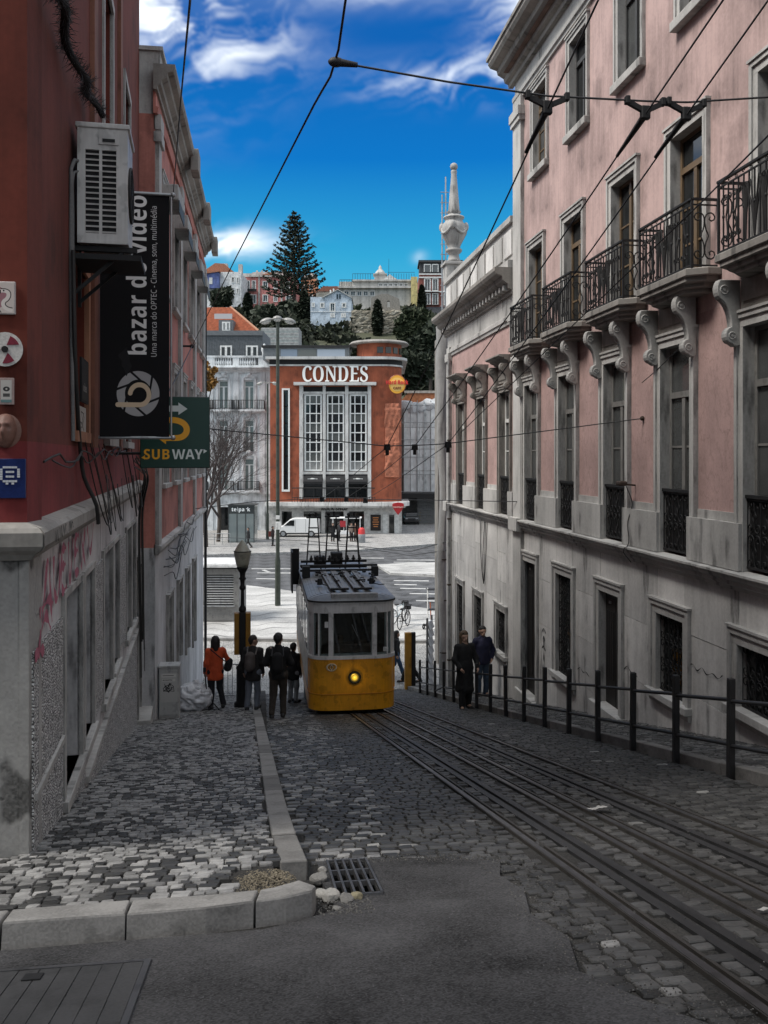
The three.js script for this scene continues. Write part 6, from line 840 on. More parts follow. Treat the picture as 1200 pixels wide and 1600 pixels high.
{ // shuttered kiosk
  const [X, Y, s] = scaleAt(345, 42.5, LEVEL + 0.12), k = far('kiosk', 'grey shuttered kiosk with a white flat roof on the patterned pavement', 'kiosk', 345, 42.5, LEVEL + 0.12);
  const km = mat([0.22, 0.215, 0.205], 'metal', { rough: 0.6 }), x0 = X(285), x1 = X(373), h = Y(886);
  mesh('wall', [bx(x0, x1, 0.06, h, -2.3, -0.06)], km, k); mesh('frame', [bx(X(365), x1 + 0.01, 0.04, h, -0.06, 0.03), bx(x0, X(320), 0.04, h, -0.06, 0.03), bx(X(320), X(365), h - 0.36, h, -0.06, 0.03), bx(X(320), X(365), 0.04, 0.75, -0.06, 0.02)], km, k);
  mesh('shutter_back', bx(X(320), X(365), 0.75, h - 0.36, -0.058, -0.045), M.iron, k); for (let i = 0; i < 12; i++) mesh('shutter_slat', rbox(X(365) - X(320), 0.062, 0.03, 0.012, (X(365) + X(320)) / 2, 0.86 + i * ((h - 0.42 - 0.86) / 11.2), -0.02, -0.5), mat([0.42, 0.42, 0.41], 'metal', { rough: 0.4, metal: 0.4 }), k);
  mesh('counter', rbox(X(367) - X(318), 0.05, 0.2, 0.01, (X(367) + X(318)) / 2, 0.75, 0.08), M.steel, k);
  mesh('roof', [rbox(x1 - x0 + 0.3, 0.14, 2.8, 0.02, (x0 + x1) / 2, h + 0.07, -1.1), rbox(x1 - x0 + 0.2, 0.05, 2.6, 0.02, (x0 + x1) / 2, h + 0.16, -1.1)], mat([0.7, 0.7, 0.69], 'stone', { rough: 0.6 }), k); mesh('roof_edge', bx(x0 - 0.14, x1 + 0.14, h - 0.06, h, -2.4, 0.2), M.iron, k);
}
{ // glass lift booth with white lettering
  const [X, Y, s] = scaleAt(377, 82, LEVEL + 0.12), b = far('glass_booth', 'glass car-park entrance booth with white lettering beside the bare tree', 'booth', 377, 82, LEVEL + 0.12), w = 40 * s, h = Y(790);
  const gm = mat([0.17, 0.2, 0.2], null, { rough: 0.08, clearcoat: 0.6 }), dm = mat([0.05, 0.055, 0.055], 'metal', { rough: 0.4 });
  for (const i of [0, 1, 2]) mesh('glass_panel', bx(-w / 2 + w * i / 3 + 0.04, -w / 2 + w * (i + 1) / 3 - 0.04, 0.12, h - 0.75, -0.03, 0), gm, b); mesh('frame', [0, 1, 2, 3].map(i => bx(-w / 2 + w * i / 3 - 0.04, -w / 2 + w * i / 3 + 0.04, 0, h, -0.06, 0.02)), dm, b); mesh('fascia', bx(-w / 2 - 0.04, w / 2 + 0.04, h - 0.75, h, -0.06, 0.0), dm, b); mesh('body', [bx(-w / 2, w / 2, 0, h, -2.2, -0.07)], gm, b); mesh('roof', bx(-w / 2 - 0.1, w / 2 + 0.1, h, h + 0.1, -2.3, 0.1), dm, b);
  mesh('lettering', new THREE.PlaneGeometry(2.0, 0.62).translate(0.05, h - 0.38, 0.012), printMat(canvasTexture(480, 150, (x, cw, ch) => { x.fillStyle = '#33393a'; x.fillRect(0, 0, cw, ch); x.fillStyle = '#f2f5f5'; x.font = 'bold 118px sans-serif'; x.fillText('telpark', 10, 108, 460); })), b, true);
  const r = far('low_railing', 'low tubular railing on the far pavement left of the glass booth', 'railing', 335, 80, LEVEL + 0.12); for (let i = 0; i < 5; i++) mesh('post', bar([-1.4 + i * 0.7, 0, 0], [-1.4 + i * 0.7, 1.0, 0], 0.03), M.steel, r); for (const y of [0.5, 1.0]) mesh('bar', bar([-1.4, y, 0], [1.4, y, 0], 0.03), M.steel, r);
}
{ // van
  const v = far('white_van', 'white panel van parked in front of the red cinema', 'van', 466, 88.5, LEVEL + 0.12), wm = mat([0.72, 0.72, 0.71], null, { rough: 0.3, clearcoat: 0.5 }), L = 4.3;
  const side = [[-2.15, 0.35], [-2.2, 0.75], [-1.95, 0.98], [-1.45, 1.1], [-0.75, 1.72], [-0.4, 1.84], [1.9, 1.88], [2.1, 1.6], [2.15, 0.4], [1.85, 0.3], [-1.9, 0.3]];
  mesh('body', poly(side, [], 1.65, 0.05).translate(0, 0, 0.8), wm, v); mesh('side_window', poly([[-1.3, 1.12], [-0.72, 1.62], [-0.3, 1.66], [-0.3, 1.1]], [], 0.02).translate(0, 0, 0.87), M.glass, v); mesh('windscreen', poly([[-1.42, 1.13], [-0.8, 1.7], [-0.82, 1.72], [-1.45, 1.14]], [], 1.4).translate(0, 0, 0.68), M.glass, v); mesh('sill_trim', bx(-1.9, 2.05, 0.3, 0.42, -0.87, 0.87), M.rubber, v); mesh('door_line', [bx(-0.22, -0.2, 0.5, 1.7, 0.852, 0.858), bx(0.8, 0.82, 0.5, 1.75, 0.852, 0.858)], M.rubber, v); mesh('headlight', rbox(0.14, 0.16, 0.34, 0.03, -2.1, 0.82, 0.58), M.steel, v); mesh('tail_light', rbox(0.05, 0.4, 0.1, 0.02, 2.11, 1.0, 0.74), mat([0.4, 0.02, 0.02], null, { rough: 0.3 }), v);
  for (const x of [-1.4, 1.35]) for (const z of [0.78, -0.78]) { const w = part('wheel', v); mesh('tyre', cyl(0.32, 0.32, 0.22, 20, x, 0.32, z, Math.PI / 2), M.rubber, w); mesh('rim', cyl(0.2, 0.2, 0.23, 16, x, 0.32, z, Math.PI / 2), M.steel, w); }
}
{ // white roofed open cart, bins, people by the cinema
  const v = far('open_tour_cart', 'open-sided white roofed tour cart beside the van', 'cart', 541, 87, LEVEL + 0.12), wm = mat([0.7, 0.7, 0.69], null, { rough: 0.4 });
  mesh('chassis', [rbox(2.8, 0.42, 1.4, 0.08, 0, 0.55, 0)], wm, v); mesh('roof', rbox(3.0, 0.1, 1.6, 0.04, 0, 1.95, 0), wm, v); for (const x of [-1.3, -0.2, 1.35]) for (const z of [-0.7, 0.7]) mesh('roof_post', bar([x, 0.7, z], [x, 1.92, z], 0.03), wm, v); mesh('seat', [rbox(0.5, 0.5, 1.2, 0.05, -0.3, 0.9, 0), rbox(0.5, 0.5, 1.2, 0.05, 0.7, 0.9, 0)], M.black, v); mesh('red_panel', rbox(0.55, 0.6, 0.04, 0.01, -0.3, 1.4, 0.74), mat([0.4, 0.03, 0.04], 'cloth'), v);
  for (const x of [-1.0, 1.0]) for (const z of [-0.6, 0.6]) mesh('wheel', cyl(0.28, 0.28, 0.16, 16, x, 0.28, z, Math.PI / 2), M.rubber, v);
  const b = far('red_topped_bin', 'grey street bin with a red top near the cinema corner', 'bin', 565, 82, LEVEL + 0.12); mesh('bin_body', [lathe([[0, 0], [0.34, 0], [0.36, 0.75], [0.33, 0.78]], 14)], mat([0.3, 0.31, 0.32], 'metal'), b); mesh('red_top', [lathe([[0.33, 0.76], [0.3, 1.2], [0.2, 1.35], [0, 1.4]], 14)], mat([0.5, 0.03, 0.03], null, { rough: 0.5 }), b);
  const small = (label, px, D, o) => { const [x, z] = out(px, D); person(label, { x, t: -z, y: LEVEL + 0.12, detail: false, ...o }); };
  small('distant person in black walking left across the far pavement', 388, 77.5, { yaw: -1.5, jacket: blackCloth, trousers: [0.02, 0.02, 0.02], bulk: 1.25, j: { aL: [-0.1, 0.1, 0.3], tL: [-0.1, 0.05, 0.45], aR: [0.1, 0.1, -0.3], tR: [0.1, 0.04, -0.18] } });
  small('distant person with a dark red bag beside the lamp pole', 426, 79, { yaw: 1.4, jacket: [0.03, 0.016, 0.016], trousers: blackCloth, bulk: 1.2, extras: P => mesh('bag', rbox(0.24, 0.5, 0.3, 0.05, 0.12, 1.05, -0.24), mat([0.16, 0.03, 0.02], 'cloth'), P) });
  small('distant person in a pale top standing by the tour cart', 549, 83, { yaw: 0.4, jacket: [0.3, 0.24, 0.2], trousers: [0.05, 0.04, 0.04] }); small('distant person in a brown coat standing next to the bin', 556, 83, { yaw: -0.6, jacket: [0.1, 0.05, 0.035], trousers: [0.03, 0.03, 0.03], coat: 0.2 }); small('distant person in black left of the tour cart', 520, 83, { yaw: 0.1, jacket: blackCloth, trousers: blackCloth }); small('distant person in charcoal behind the tram collectors', 529, 83.5, { yaw: 2.1, jacket: [0.03, 0.03, 0.033], trousers: blackCloth });
  // parked dark car up the side street
  const c = far('dark_parked_car', 'dark car parked in the shaded side street right of the cinema', 'car', 643, 104, LEVEL + 0.12), cm = mat([0.02, 0.02, 0.022], null, { rough: 0.25, clearcoat: 0.8 });
  mesh('body', [rbox(1.75, 0.62, 4.0, 0.14, 0, 0.6, -1.5), rbox(1.5, 0.55, 2.0, 0.18, 0, 1.12, -1.7)], cm, c); mesh('windscreen', rbox(1.35, 0.42, 0.05, 0.02, 0, 1.1, -0.69, -0.5), M.glass, c); for (const x of [-0.6, 0.6]) mesh('headlight', rbox(0.3, 0.13, 0.06, 0.03, x, 0.72, 0.49), M.steel, c); for (const x of [-0.8, 0.8]) for (const z of [-0.3, -2.8]) mesh('wheel', cyl(0.31, 0.31, 0.2, 16, x, 0.31, z, 0, 0, Math.PI / 2), M.rubber, c); mesh('grille', rbox(0.8, 0.16, 0.05, 0.02, 0, 0.6, 0.5), M.rubber, c);
}
function bicycle(label, px, D, turn, dark) {
  const b = far('bicycle', label, 'bicycle', px, D, LEVEL + 0.12, undefined, turn), fm = dark ? M.iron : mat([0.35, 0.42, 0.45], null, { rough: 0.35 });
  for (const x of [-0.52, 0.52]) { const w = part('wheel', b); mesh('tyre', new THREE.TorusGeometry(0.33, 0.022, 6, 24).translate(x, 0.35, 0), M.rubber, w); mesh('spokes', [0, 1, 2, 3, 4, 5].map(k => box(0.64, 0.006, 0.006, 0, 0, 0, 0, 0, k * Math.PI / 6).translate(x, 0.35, 0)), M.steel, w); }
  mesh('frame', [bar([-0.52, 0.35, 0], [-0.1, 0.32, 0], 0.016), bar([-0.1, 0.32, 0], [-0.22, 0.85, 0], 0.018), bar([-0.1, 0.32, 0], [0.4, 0.8, 0], 0.02), bar([-0.2, 0.78, 0], [0.38, 0.86, 0], 0.018), bar([-0.52, 0.35, 0], [-0.2, 0.78, 0], 0.012), bar([0.36, 0.95, 0], [0.52, 0.35, 0], 0.016)], fm, b); mesh('saddle', rbox(0.26, 0.06, 0.14, 0.025, -0.24, 0.89, 0), M.black, b); mesh('handlebar', [bar([0.36, 1.02, -0.28], [0.36, 1.02, 0.28], 0.014), bar([0.36, 0.9, 0], [0.36, 1.03, 0], 0.016)], M.iron, b); mesh('pedals', [bar([-0.1, 0.32, -0.14], [-0.1, 0.32, 0.14], 0.014), rbox(0.1, 0.02, 0.08, 0.006, -0.02, 0.2, 0.14), rbox(0.1, 0.02, 0.08, 0.006, -0.18, 0.44, -0.14)], M.iron, b);
  mesh('basket', [rbox(0.22, 0.2, 0.3, 0.03, 0.52, 0.86, 0)], M.iron, b);
}
bicycle('dark shared bicycle with basket parked right of the tram', 631, 41.0, 1.2, true); bicycle('pale blue bicycle parked behind the dark one', 624, 42.2, 1.0, false);
{
  const s = far('kick_scooter', 'dark orange electric kick scooter standing beside the pole', 'scooter', 668, 41, LEVEL + 0.12, undefined, 1.1); for (const x of [-0.42, 0.42]) mesh('wheel', new THREE.TorusGeometry(0.1, 0.03, 6, 18).translate(x, 0.13, 0), M.rubber, s); mesh('deck', rbox(0.72, 0.06, 0.16, 0.02, -0.04, 0.16, 0), M.iron, s); mesh('stem', [bar([0.42, 0.14, 0], [0.3, 1.12, 0], 0.028)], mat([0.4, 0.1, 0.03], null, { rough: 0.4 }), s); mesh('handlebar', bar([0.3, 1.12, -0.24], [0.3, 1.12, 0.24], 0.016), M.iron, s); mesh('stand', bar([-0.2, 0.14, 0], [-0.28, 0.02, 0.12], 0.012), M.iron, s);
  const l = far('white_step_frame', 'white folding frame with dark shelves behind the scooter', 'frame', 677, 40, LEVEL + 0.12); for (const x of [-0.25, 0.25]) for (const z of [-0.2, 0.2]) mesh('upright', bar([x, 0, z], [x, 1.95, z * 0.5], 0.025), M.white, l); for (const y of [0.5, 1.0, 1.5, 1.9]) mesh('shelf', rbox(0.54, 0.04, 0.36, 0.01, 0, y, 0), y > 0.9 ? M.iron : M.white, l);
}
// ---------------------------------------------------------------- red cinema on the far side of the square
const serif = await new FontLoader().loadAsync('fonts/droid/droid_serif_bold.typeface.json');
const sansB = await new FontLoader().loadAsync('fonts/droid/droid_sans_bold.typeface.json');
const letters = (str, font, size, depth, squeeze = 1) => { const g = new TextGeometry(str, { font, size, depth, curveSegments: 4, bevelEnabled: false }); g.computeBoundingBox(); const b = g.boundingBox; g.translate(-(b.min.x + b.max.x) / 2, -b.min.y, 0); g.scale(squeeze, 1, 1); return g; };
{
  const [X, Y, s] = scaleAt(525, 92), C = far('red_cinema', 'brick-red cinema with tall white windows and big white serif letters', 'building', 525, 92);
  const red = mat([0.34, 0.09, 0.042], 'plaster', { rough: 0.85 }), wh = mat([0.62, 0.61, 0.59], 'streak', { rough: 0.7 }), red2 = mat([0.46, 0.16, 0.09], 'stone', { rough: 0.85, bump: 0.01 });
  const yb = Y(784), yt = Y(566), xl = X(422), xr = X(628), R0 = X(628) - X(598), back = -16;
  // body with a rounded right corner, holes for the windows
  mesh('wall', [poly(rect(xl, X(598), yb, yt), [rect(X(470), X(578), Y(778), Y(604)), rect(X(443), X(450.5), Y(766), Y(609.5))], 0.8)], red, C);
  { const sh = new THREE.Shape(); sh.moveTo(X(598), 0); sh.absarc(X(598), -R0, R0, Math.PI / 2, 0, true); sh.lineTo(X(598) + R0, back); sh.lineTo(xl, back); sh.lineTo(xl, -0.8); sh.lineTo(X(598), -0.8); const g = new THREE.ExtrudeGeometry(sh, { depth: yt - yb, bevelEnabled: false, curveSegments: 16 }).rotateX(-Math.PI / 2).scale(1, 1, -1).translate(0, yb, 0); 
    const p = g.attributes.position; for (let i = 0; i < p.count; i += 3) { const t = [p.getX(i), p.getY(i), p.getZ(i)]; p.setXYZ(i, p.getX(i + 1), p.getY(i + 1), p.getZ(i + 1)); p.setXYZ(i + 1, ...t); } g.scale(1, 1, -1); g.computeVertexNormals();
    const q = new THREE.ExtrudeGeometry(sh, { depth: yt - yb, bevelEnabled: false, curveSegments: 16 }); q.rotateX(-Math.PI / 2); // shape y becomes -z
    const pp = q.attributes.position; for (let i = 0; i < pp.count; i++) pp.setZ(i, -pp.getZ(i)); for (let i = 0; i < pp.count; i += 3) { const t = [pp.getX(i), pp.getY(i), pp.getZ(i)]; pp.setXYZ(i, pp.getX(i + 1), pp.getY(i + 1), pp.getZ(i + 1)); pp.setXYZ(i + 1, ...t); } q.computeVertexNormals(); q.translate(0, yb, 0); mesh('body', q, red, C); }
  const slab = (x0, x1, y0, y1, z1, r, z0 = back) => { const sh = new THREE.Shape(); sh.moveTo(x0, z0); sh.lineTo(x0, z1); sh.lineTo(x1 - r, z1); sh.absarc(x1 - r, z1 - r, r, Math.PI / 2, 0, true); sh.lineTo(x1, z0); const g = new THREE.ExtrudeGeometry(sh, { depth: y1 - y0, bevelEnabled: false, curveSegments: 16 }), p = g.attributes.position; for (let i = 0; i < p.count; i++) { const a = p.getX(i), b = p.getY(i), c = p.getZ(i); p.setXYZ(i, a, c + y0, b); } for (let i = 0; i < p.count; i += 3) { const t = [p.getX(i), p.getY(i), p.getZ(i)]; p.setXYZ(i, p.getX(i + 1), p.getY(i + 1), p.getZ(i + 1)); p.setXYZ(i + 1, ...t); } g.computeVertexNormals(); return g; };
  mesh('roof_slab', [slab(X(416), X(637), Y(562), Y(558), 0.7, R0 + 0.6), slab(X(420), X(630), Y(572), Y(569.5), 0.15, R0 + 0.1)], wh, C); mesh('roof_slab_gap', slab(X(421), X(629), Y(569.5), Y(562), 0.05, R0), M.iron, C);
  // set-back attic with glass panels and a round turret
  mesh('attic', [bx(X(408), X(545), Y(560), Y(540), -5, -1.6)], mat([0.16, 0.17, 0.18], 'metal', { rough: 0.4 }), C); for (const [a, b, m] of [[436, 462, 0], [463.5, 492, 1], [494, 538, 2]]) mesh('attic_panel', bx(X(a), X(b), Y(557), Y(543), -1.6, -1.55), mat([[0.2, 0.24, 0.3], [0.12, 0.12, 0.11], [0.36, 0.4, 0.46]][m], null, { rough: 0.12 }), C); mesh('attic_roof', bx(X(406), X(547), Y(540), Y(537), -5.4, -1.2), M.iron, C);
  const tc = [X(592), -3.0], tr = X(628) - X(592); mesh('turret', cyl(tr, tr, Y(534) - Y(560), 36, tc[0], (Y(534) + Y(560)) / 2, tc[1]), red, C); mesh('turret_roof', [lathe([[0, 0], [tr + 0.75, 0], [tr + 0.8, 0.12], [tr + 0.6, 0.3], [0, 0.42]], 36).translate(tc[0], Y(534.5), tc[1])], mat([0.3, 0.28, 0.26], 'streak'), C);
  for (const a of [0.05, 0.42, 0.8, 1.2]) { const w = new THREE.BoxGeometry(0.62, 0.62, 0.12).translate(0, 0, tr).rotateY(a).translate(tc[0], Y(545.5), tc[1]); mesh('turret_window', w, M.glass, C); } mesh('turret_sill', new THREE.TorusGeometry(tr + 0.03, 0.1, 5, 40, 1.5).rotateX(Math.PI / 2).rotateY(1.45).translate(tc[0], Y(552), tc[1]), wh, C);
  // window bay
  mesh('bay_canopy', [bx(X(460), X(588), Y(602.5), Y(598), 0, 0.9)], wh, C); for (const [a, b] of [[468, 474], [504.5, 509], [539.5, 544.5], [574.5, 580]]) mesh('bay_column', bx(X(a), X(b), Y(780), Y(602.5), -0.4, 0.25), wh, C);
  for (const [i, [a, b]] of [[474, 504.5], [509, 539.5], [544.5, 574.5]].entries()) {
    const w = part('tall_window', C), x0 = X(a), x1 = X(b); mesh('head_panel', bx(x0, x1, Y(612), Y(603), -0.3, -0.2), M.iron, w); mesh('lintel', bx(x0, x1, Y(615.5), Y(612), -0.3, 0.1), wh, w);
    const y0 = Y(736), y1 = Y(616), fw = 0.16, ww = x1 - x0, hh = y1 - y0; const fr = [bx(x0 + 0.1, x0 + 0.1 + fw, y0, y1, -0.2, -0.05), bx(x1 - 0.1 - fw, x1 - 0.1, y0, y1, -0.2, -0.05), bx(x0 + 0.1, x1 - 0.1, y1 - fw, y1, -0.2, -0.06), bx(x0 + 0.1, x1 - 0.1, y0, y0 + fw, -0.2, -0.06)];
    for (const k of [1, 2]) fr.push(bx(x0 + ww * k / 3 - 0.05, x0 + ww * k / 3 + 0.05, y0 + fw, y1 - fw, -0.2, -0.08)); for (let j = 1; j < 8; j++) fr.push(bx(x0 + 0.1, x1 - 0.1, y0 + hh * j / 8 - 0.05, y0 + hh * j / 8 + 0.05, -0.2, -0.03)); mesh('frame', fr, mat([0.72, 0.72, 0.7], null, { rough: 0.5 }), w);
    for (let k = 0; k < 3; k++) for (let j = 0; j < 8; j++) mesh('pane', bx(x0 + ww * k / 3 + 0.06, x0 + ww * (k + 1) / 3 - 0.06, y0 + hh * j / 8 + 0.05, y0 + hh * (j + 1) / 8 - 0.05, -0.18, -0.14), j === 0 ? mat([0.33, 0.33, 0.32], 'cloth') : (j + i) % 3 === 1 ? mat([0.09, 0.095, 0.09], null, { rough: 0.1 }) : M.glass, w);
    mesh('transom', bx(x0, x1, Y(741), Y(737), -0.3, 0.15), wh, w); const aw = mesh('awning', poly([[0, 0], [0.05, 0.95], [-0.85, 0.25], [-0.85, 0]], [], ww - 0.1).rotateY(Math.PI / 2).translate(x0 + ww - 0.05, Y(756), 0.05), M.black, w); mesh('awning_badge', [new THREE.SphereGeometry(0.16, 10, 6).scale(1.6, 0.5, 0.3).translate((x0 + x1) / 2, Y(748), 0.62), box(1.0, 0.06, 0.03, (x0 + x1) / 2, Y(748), 0.62)], M.white, w); mesh('door', bx(x0, x1, Y(778), Y(741), -0.35, -0.25), M.glass, w);
  }
  { const t = letters('CONDES', serif, Y(571.5) - Y(596), 0.25); t.computeBoundingBox(); const k = (X(575) - X(473)) / (t.boundingBox.max.x - t.boundingBox.min.x); const q = letters('CONDES', serif, Y(571.5) - Y(596), 0.25, k); mesh('sign_letters', q, mat([0.80, 0.79, 0.76], null, { rough: 0.5 }), C).position.set(X(524), Y(597), 0.15); }
  const nw = part('narrow_window', C); mesh('frame', [bx(X(440.5), X(443), Y(768), Y(607), -0.1, 0.15), bx(X(450.5), X(453), Y(768), Y(607), -0.1, 0.15), bx(X(443), X(450.5), Y(609.5), Y(607), -0.1, 0.15), bx(X(443), X(450.5), Y(768), Y(765), -0.1, 0.15)], mat([0.72, 0.72, 0.7], null, { rough: 0.5 }), nw); for (let j = 0; j < 6; j++) mesh('pane', bx(X(443), X(450.5), Y(765 - j * 26) + 0.04, Y(765 - (j + 1) * 26) - 0.04, -0.5, -0.4), M.glass, nw);
  { // terracotta relief with standing figures
    const r = part('relief_panel', C), bs = [], g0 = (px, py, k, p) => { const c = [X(px), Y(py)], q = (a, b, z = 0.12) => [c[0] + a * k, c[1] + b * k, z]; bs.push([q(0, 0.95), q(0, 1.25), 0.15 * k, 0.18 * k], [q(0, 1.55), q(0, 1.62), 0.11 * k, 0.1 * k], [q(-0.08, 0.9), q(-0.15 - p, 0.05), 0.11 * k, 0.08 * k], [q(0.08, 0.9), q(0.12 + p, 0.05), 0.11 * k, 0.08 * k], [q(-0.2, 1.35), q(-0.42, 1.0 + p), 0.07 * k, 0.06 * k], [q(0.2, 1.35), q(0.4, 1.1 + p), 0.07 * k, 0.06 * k]); };
    g0(605.5, 667, 1.35, 0.1); g0(613.5, 667, 1.4, 0.05); g0(621.5, 667, 1.35, 0.12); g0(610, 743, 1.55, 0.4); g0(619, 712, 1.0, 0.3); g0(607, 706, 0.9, 0.3);
    const f = bones(bs, 0.15), lo = [X(600), Y(749), -0.1], hi = [X(626), Y(627), 0.55]; mesh('relief_figures', surfaceNets((x, y, z) => Math.min(f.f(x, y, z), z - 0.05 - 0.22 * fbm(x * 1.8, y * 1.8, 2, 3) * (y > lo[1] + 0.15 && y < hi[1] - 0.2 && x > lo[0] + 0.1 && x < hi[0] - 0.1 ? 1 : -5)), lo, hi, 0.07), red2, r).position.z = -0.08; }
  // ground floor
  const gm = mat([0.52, 0.51, 0.49], 'stone'), y0 = 0; mesh('ground_floor_wall', [poly([[X(418), -1], [X(628), -1], [X(628), Y(788)], [X(418), Y(788)]], [[440, 456, 799, 838], [474, 502, 799, 838], [508, 537, 799, 838], [545, 569, 799, 838], [608, 618, 804, 838]].map(([a, b, c, d]) => rect(X(a), X(b), -0.9, Y(c))), 0.6)], gm, C);
mesh('shop_interior', [bx(X(419), X(627), 0, Y(788), -7.2, -7), bx(X(419), X(421), 0, Y(788), -7, -0.6), bx(X(625), X(627), 0, Y(788), -7, -0.6), bx(X(419), X(627), Y(789), Y(788), -7, -0.6), bx(X(458), X(459), 0, Y(789), -7, -0.6), bx(X(571), X(572), 0, Y(789), -7, -0.6)], mat([0.3, 0.27, 0.24], 'plaster'), C);
  const shopGlass = mat([0.7, 0.74, 0.75], null, { rough: 0.04, transmission: 1, thickness: 0 });
  for (const [a, b, c] of [[440, 456, M.glass], [474, 502, M.glass], [508, 537, M.glass], [545, 569, mat([0.05, 0.06, 0.075], null, { rough: 0.2 })], [608, 618, M.glass]]) mesh('shop_glass', bx(X(a), X(b), 0.1, Y(799) - 0.02, -0.45, -0.43), shopGlass, C);
  mesh('canopy', [slab(X(416), X(640), Y(790), Y(784), 1.3, 1.6, -6), slab(X(420), X(634), Y(793), Y(790), 0.9, 1.3, -6)], wh, C); mesh('balcony_rail', [bar([X(458), Y(762), 1.0], [X(586), Y(762), 1.0], 0.06), ...Array.from({ length: 32 }, (_, i) => bar([X(458 + i * 4.13), Y(784), 1.0], [X(458 + i * 4.13), Y(762) - (i % 4 ? 0.9 : 0), 1.0], 0.03)), bar([X(458), Y(777), 1.0], [X(586), Y(777), 1.0], 0.04)], M.iron, C);
  mesh('shop_lettering', letters('ROCK SHOP', sansB, 0.36, 0.06), M.black, C).position.set(X(523), Y(797.5), 0.05);
  const po = part('poster_case', C); mesh('case', rbox(X(595) - X(579), Y(804) - Y(829), 0.12, 0.02, X(587), Y(816.5), 0.05), M.iron, po); mesh('poster', new THREE.PlaneGeometry(0.92, 1.42).translate(X(587), Y(816.5), 0.115), printMat(canvasTexture(92, 142, (x, w, h) => { x.fillStyle = '#1c0f0a'; x.fillRect(0, 0, w, h); x.fillStyle = '#a86a3a'; for (const [y, l] of [[16, 60], [38, 50], [60, 66], [84, 56], [106, 44]]) x.fillRect(46 - l / 2, y, l, 10); })), po, true);
  for (const x of [602, 620]) mesh('tiled_pier', bx(X(x) - 0.25, X(x) + 0.25, 0, Y(804), 0, 0.08), mat([0.6, 0.6, 0.58], 'stone'), C);
  // guitar-pick sign over the corner door, round emblem with lettering
  const pk = far('red_pick_sign', 'red shield-shaped hanging sign over the cinema corner door', 'sign', 622, 90.0, Y(802) + LEVEL); pk.scale.setScalar(0.72); { const g = new THREE.Shape(); g.moveTo(0, 0); g.bezierCurveTo(-0.5, 0.55, -0.95, 1.3, -0.7, 1.5); g.bezierCurveTo(-0.35, 1.68, 0.35, 1.68, 0.7, 1.5); g.bezierCurveTo(0.95, 1.3, 0.5, 0.55, 0, 0); mesh('shield', new THREE.ExtrudeGeometry(g, { depth: 0.12, bevelEnabled: true, bevelSize: 0.04, bevelThickness: 0.03, bevelSegments: 1 }), mat([0.3, 0.012, 0.015], null, { rough: 0.35 }), pk); mesh('lettering', letters('Hard Rock', sansB, 0.2, 0.04), mat([0.65, 0.45, 0.4]), pk).position.set(0, 0.95, 0.16); mesh('bracket', bar([0, 1.6, 0], [0, 1.9, -1.4], 0.04), M.iron, pk); }
  const em = far('round_emblem_sign', 'round yellow emblem sign with red script lettering on the cinema corner', 'sign', 620.5, 91.0, Y(602) + LEVEL); mesh('disc', [cyl(0.88, 0.88, 0.2, 32, 0, 0, 0, Math.PI / 2).scale(0.95, 1.05, 1)], mat([0.75, 0.36, 0.03], null, { rough: 0.35 }), em); mesh('rim', new THREE.TorusGeometry(0.9, 0.07, 6, 36).scale(0.95, 1.05, 1), mat([0.25, 0.06, 0.02], null, { rough: 0.4 }), em); mesh('inner_disc', cyl(0.7, 0.7, 0.22, 32, 0, 0, 0, Math.PI / 2), mat([0.8, 0.5, 0.12], null, { rough: 0.35 }), em); mesh('lettering', letters('Hard Rock', sansB, 0.42, 0.1, 0.8), mat([0.62, 0.02, 0.02], null, { rough: 0.4 }), em).position.set(0, 0.0, 0.14); mesh('small_lettering', letters('CAFE', sansB, 0.25, 0.06), mat([0.2, 0.05, 0.02]), em).position.set(0, -0.5, 0.13);
}
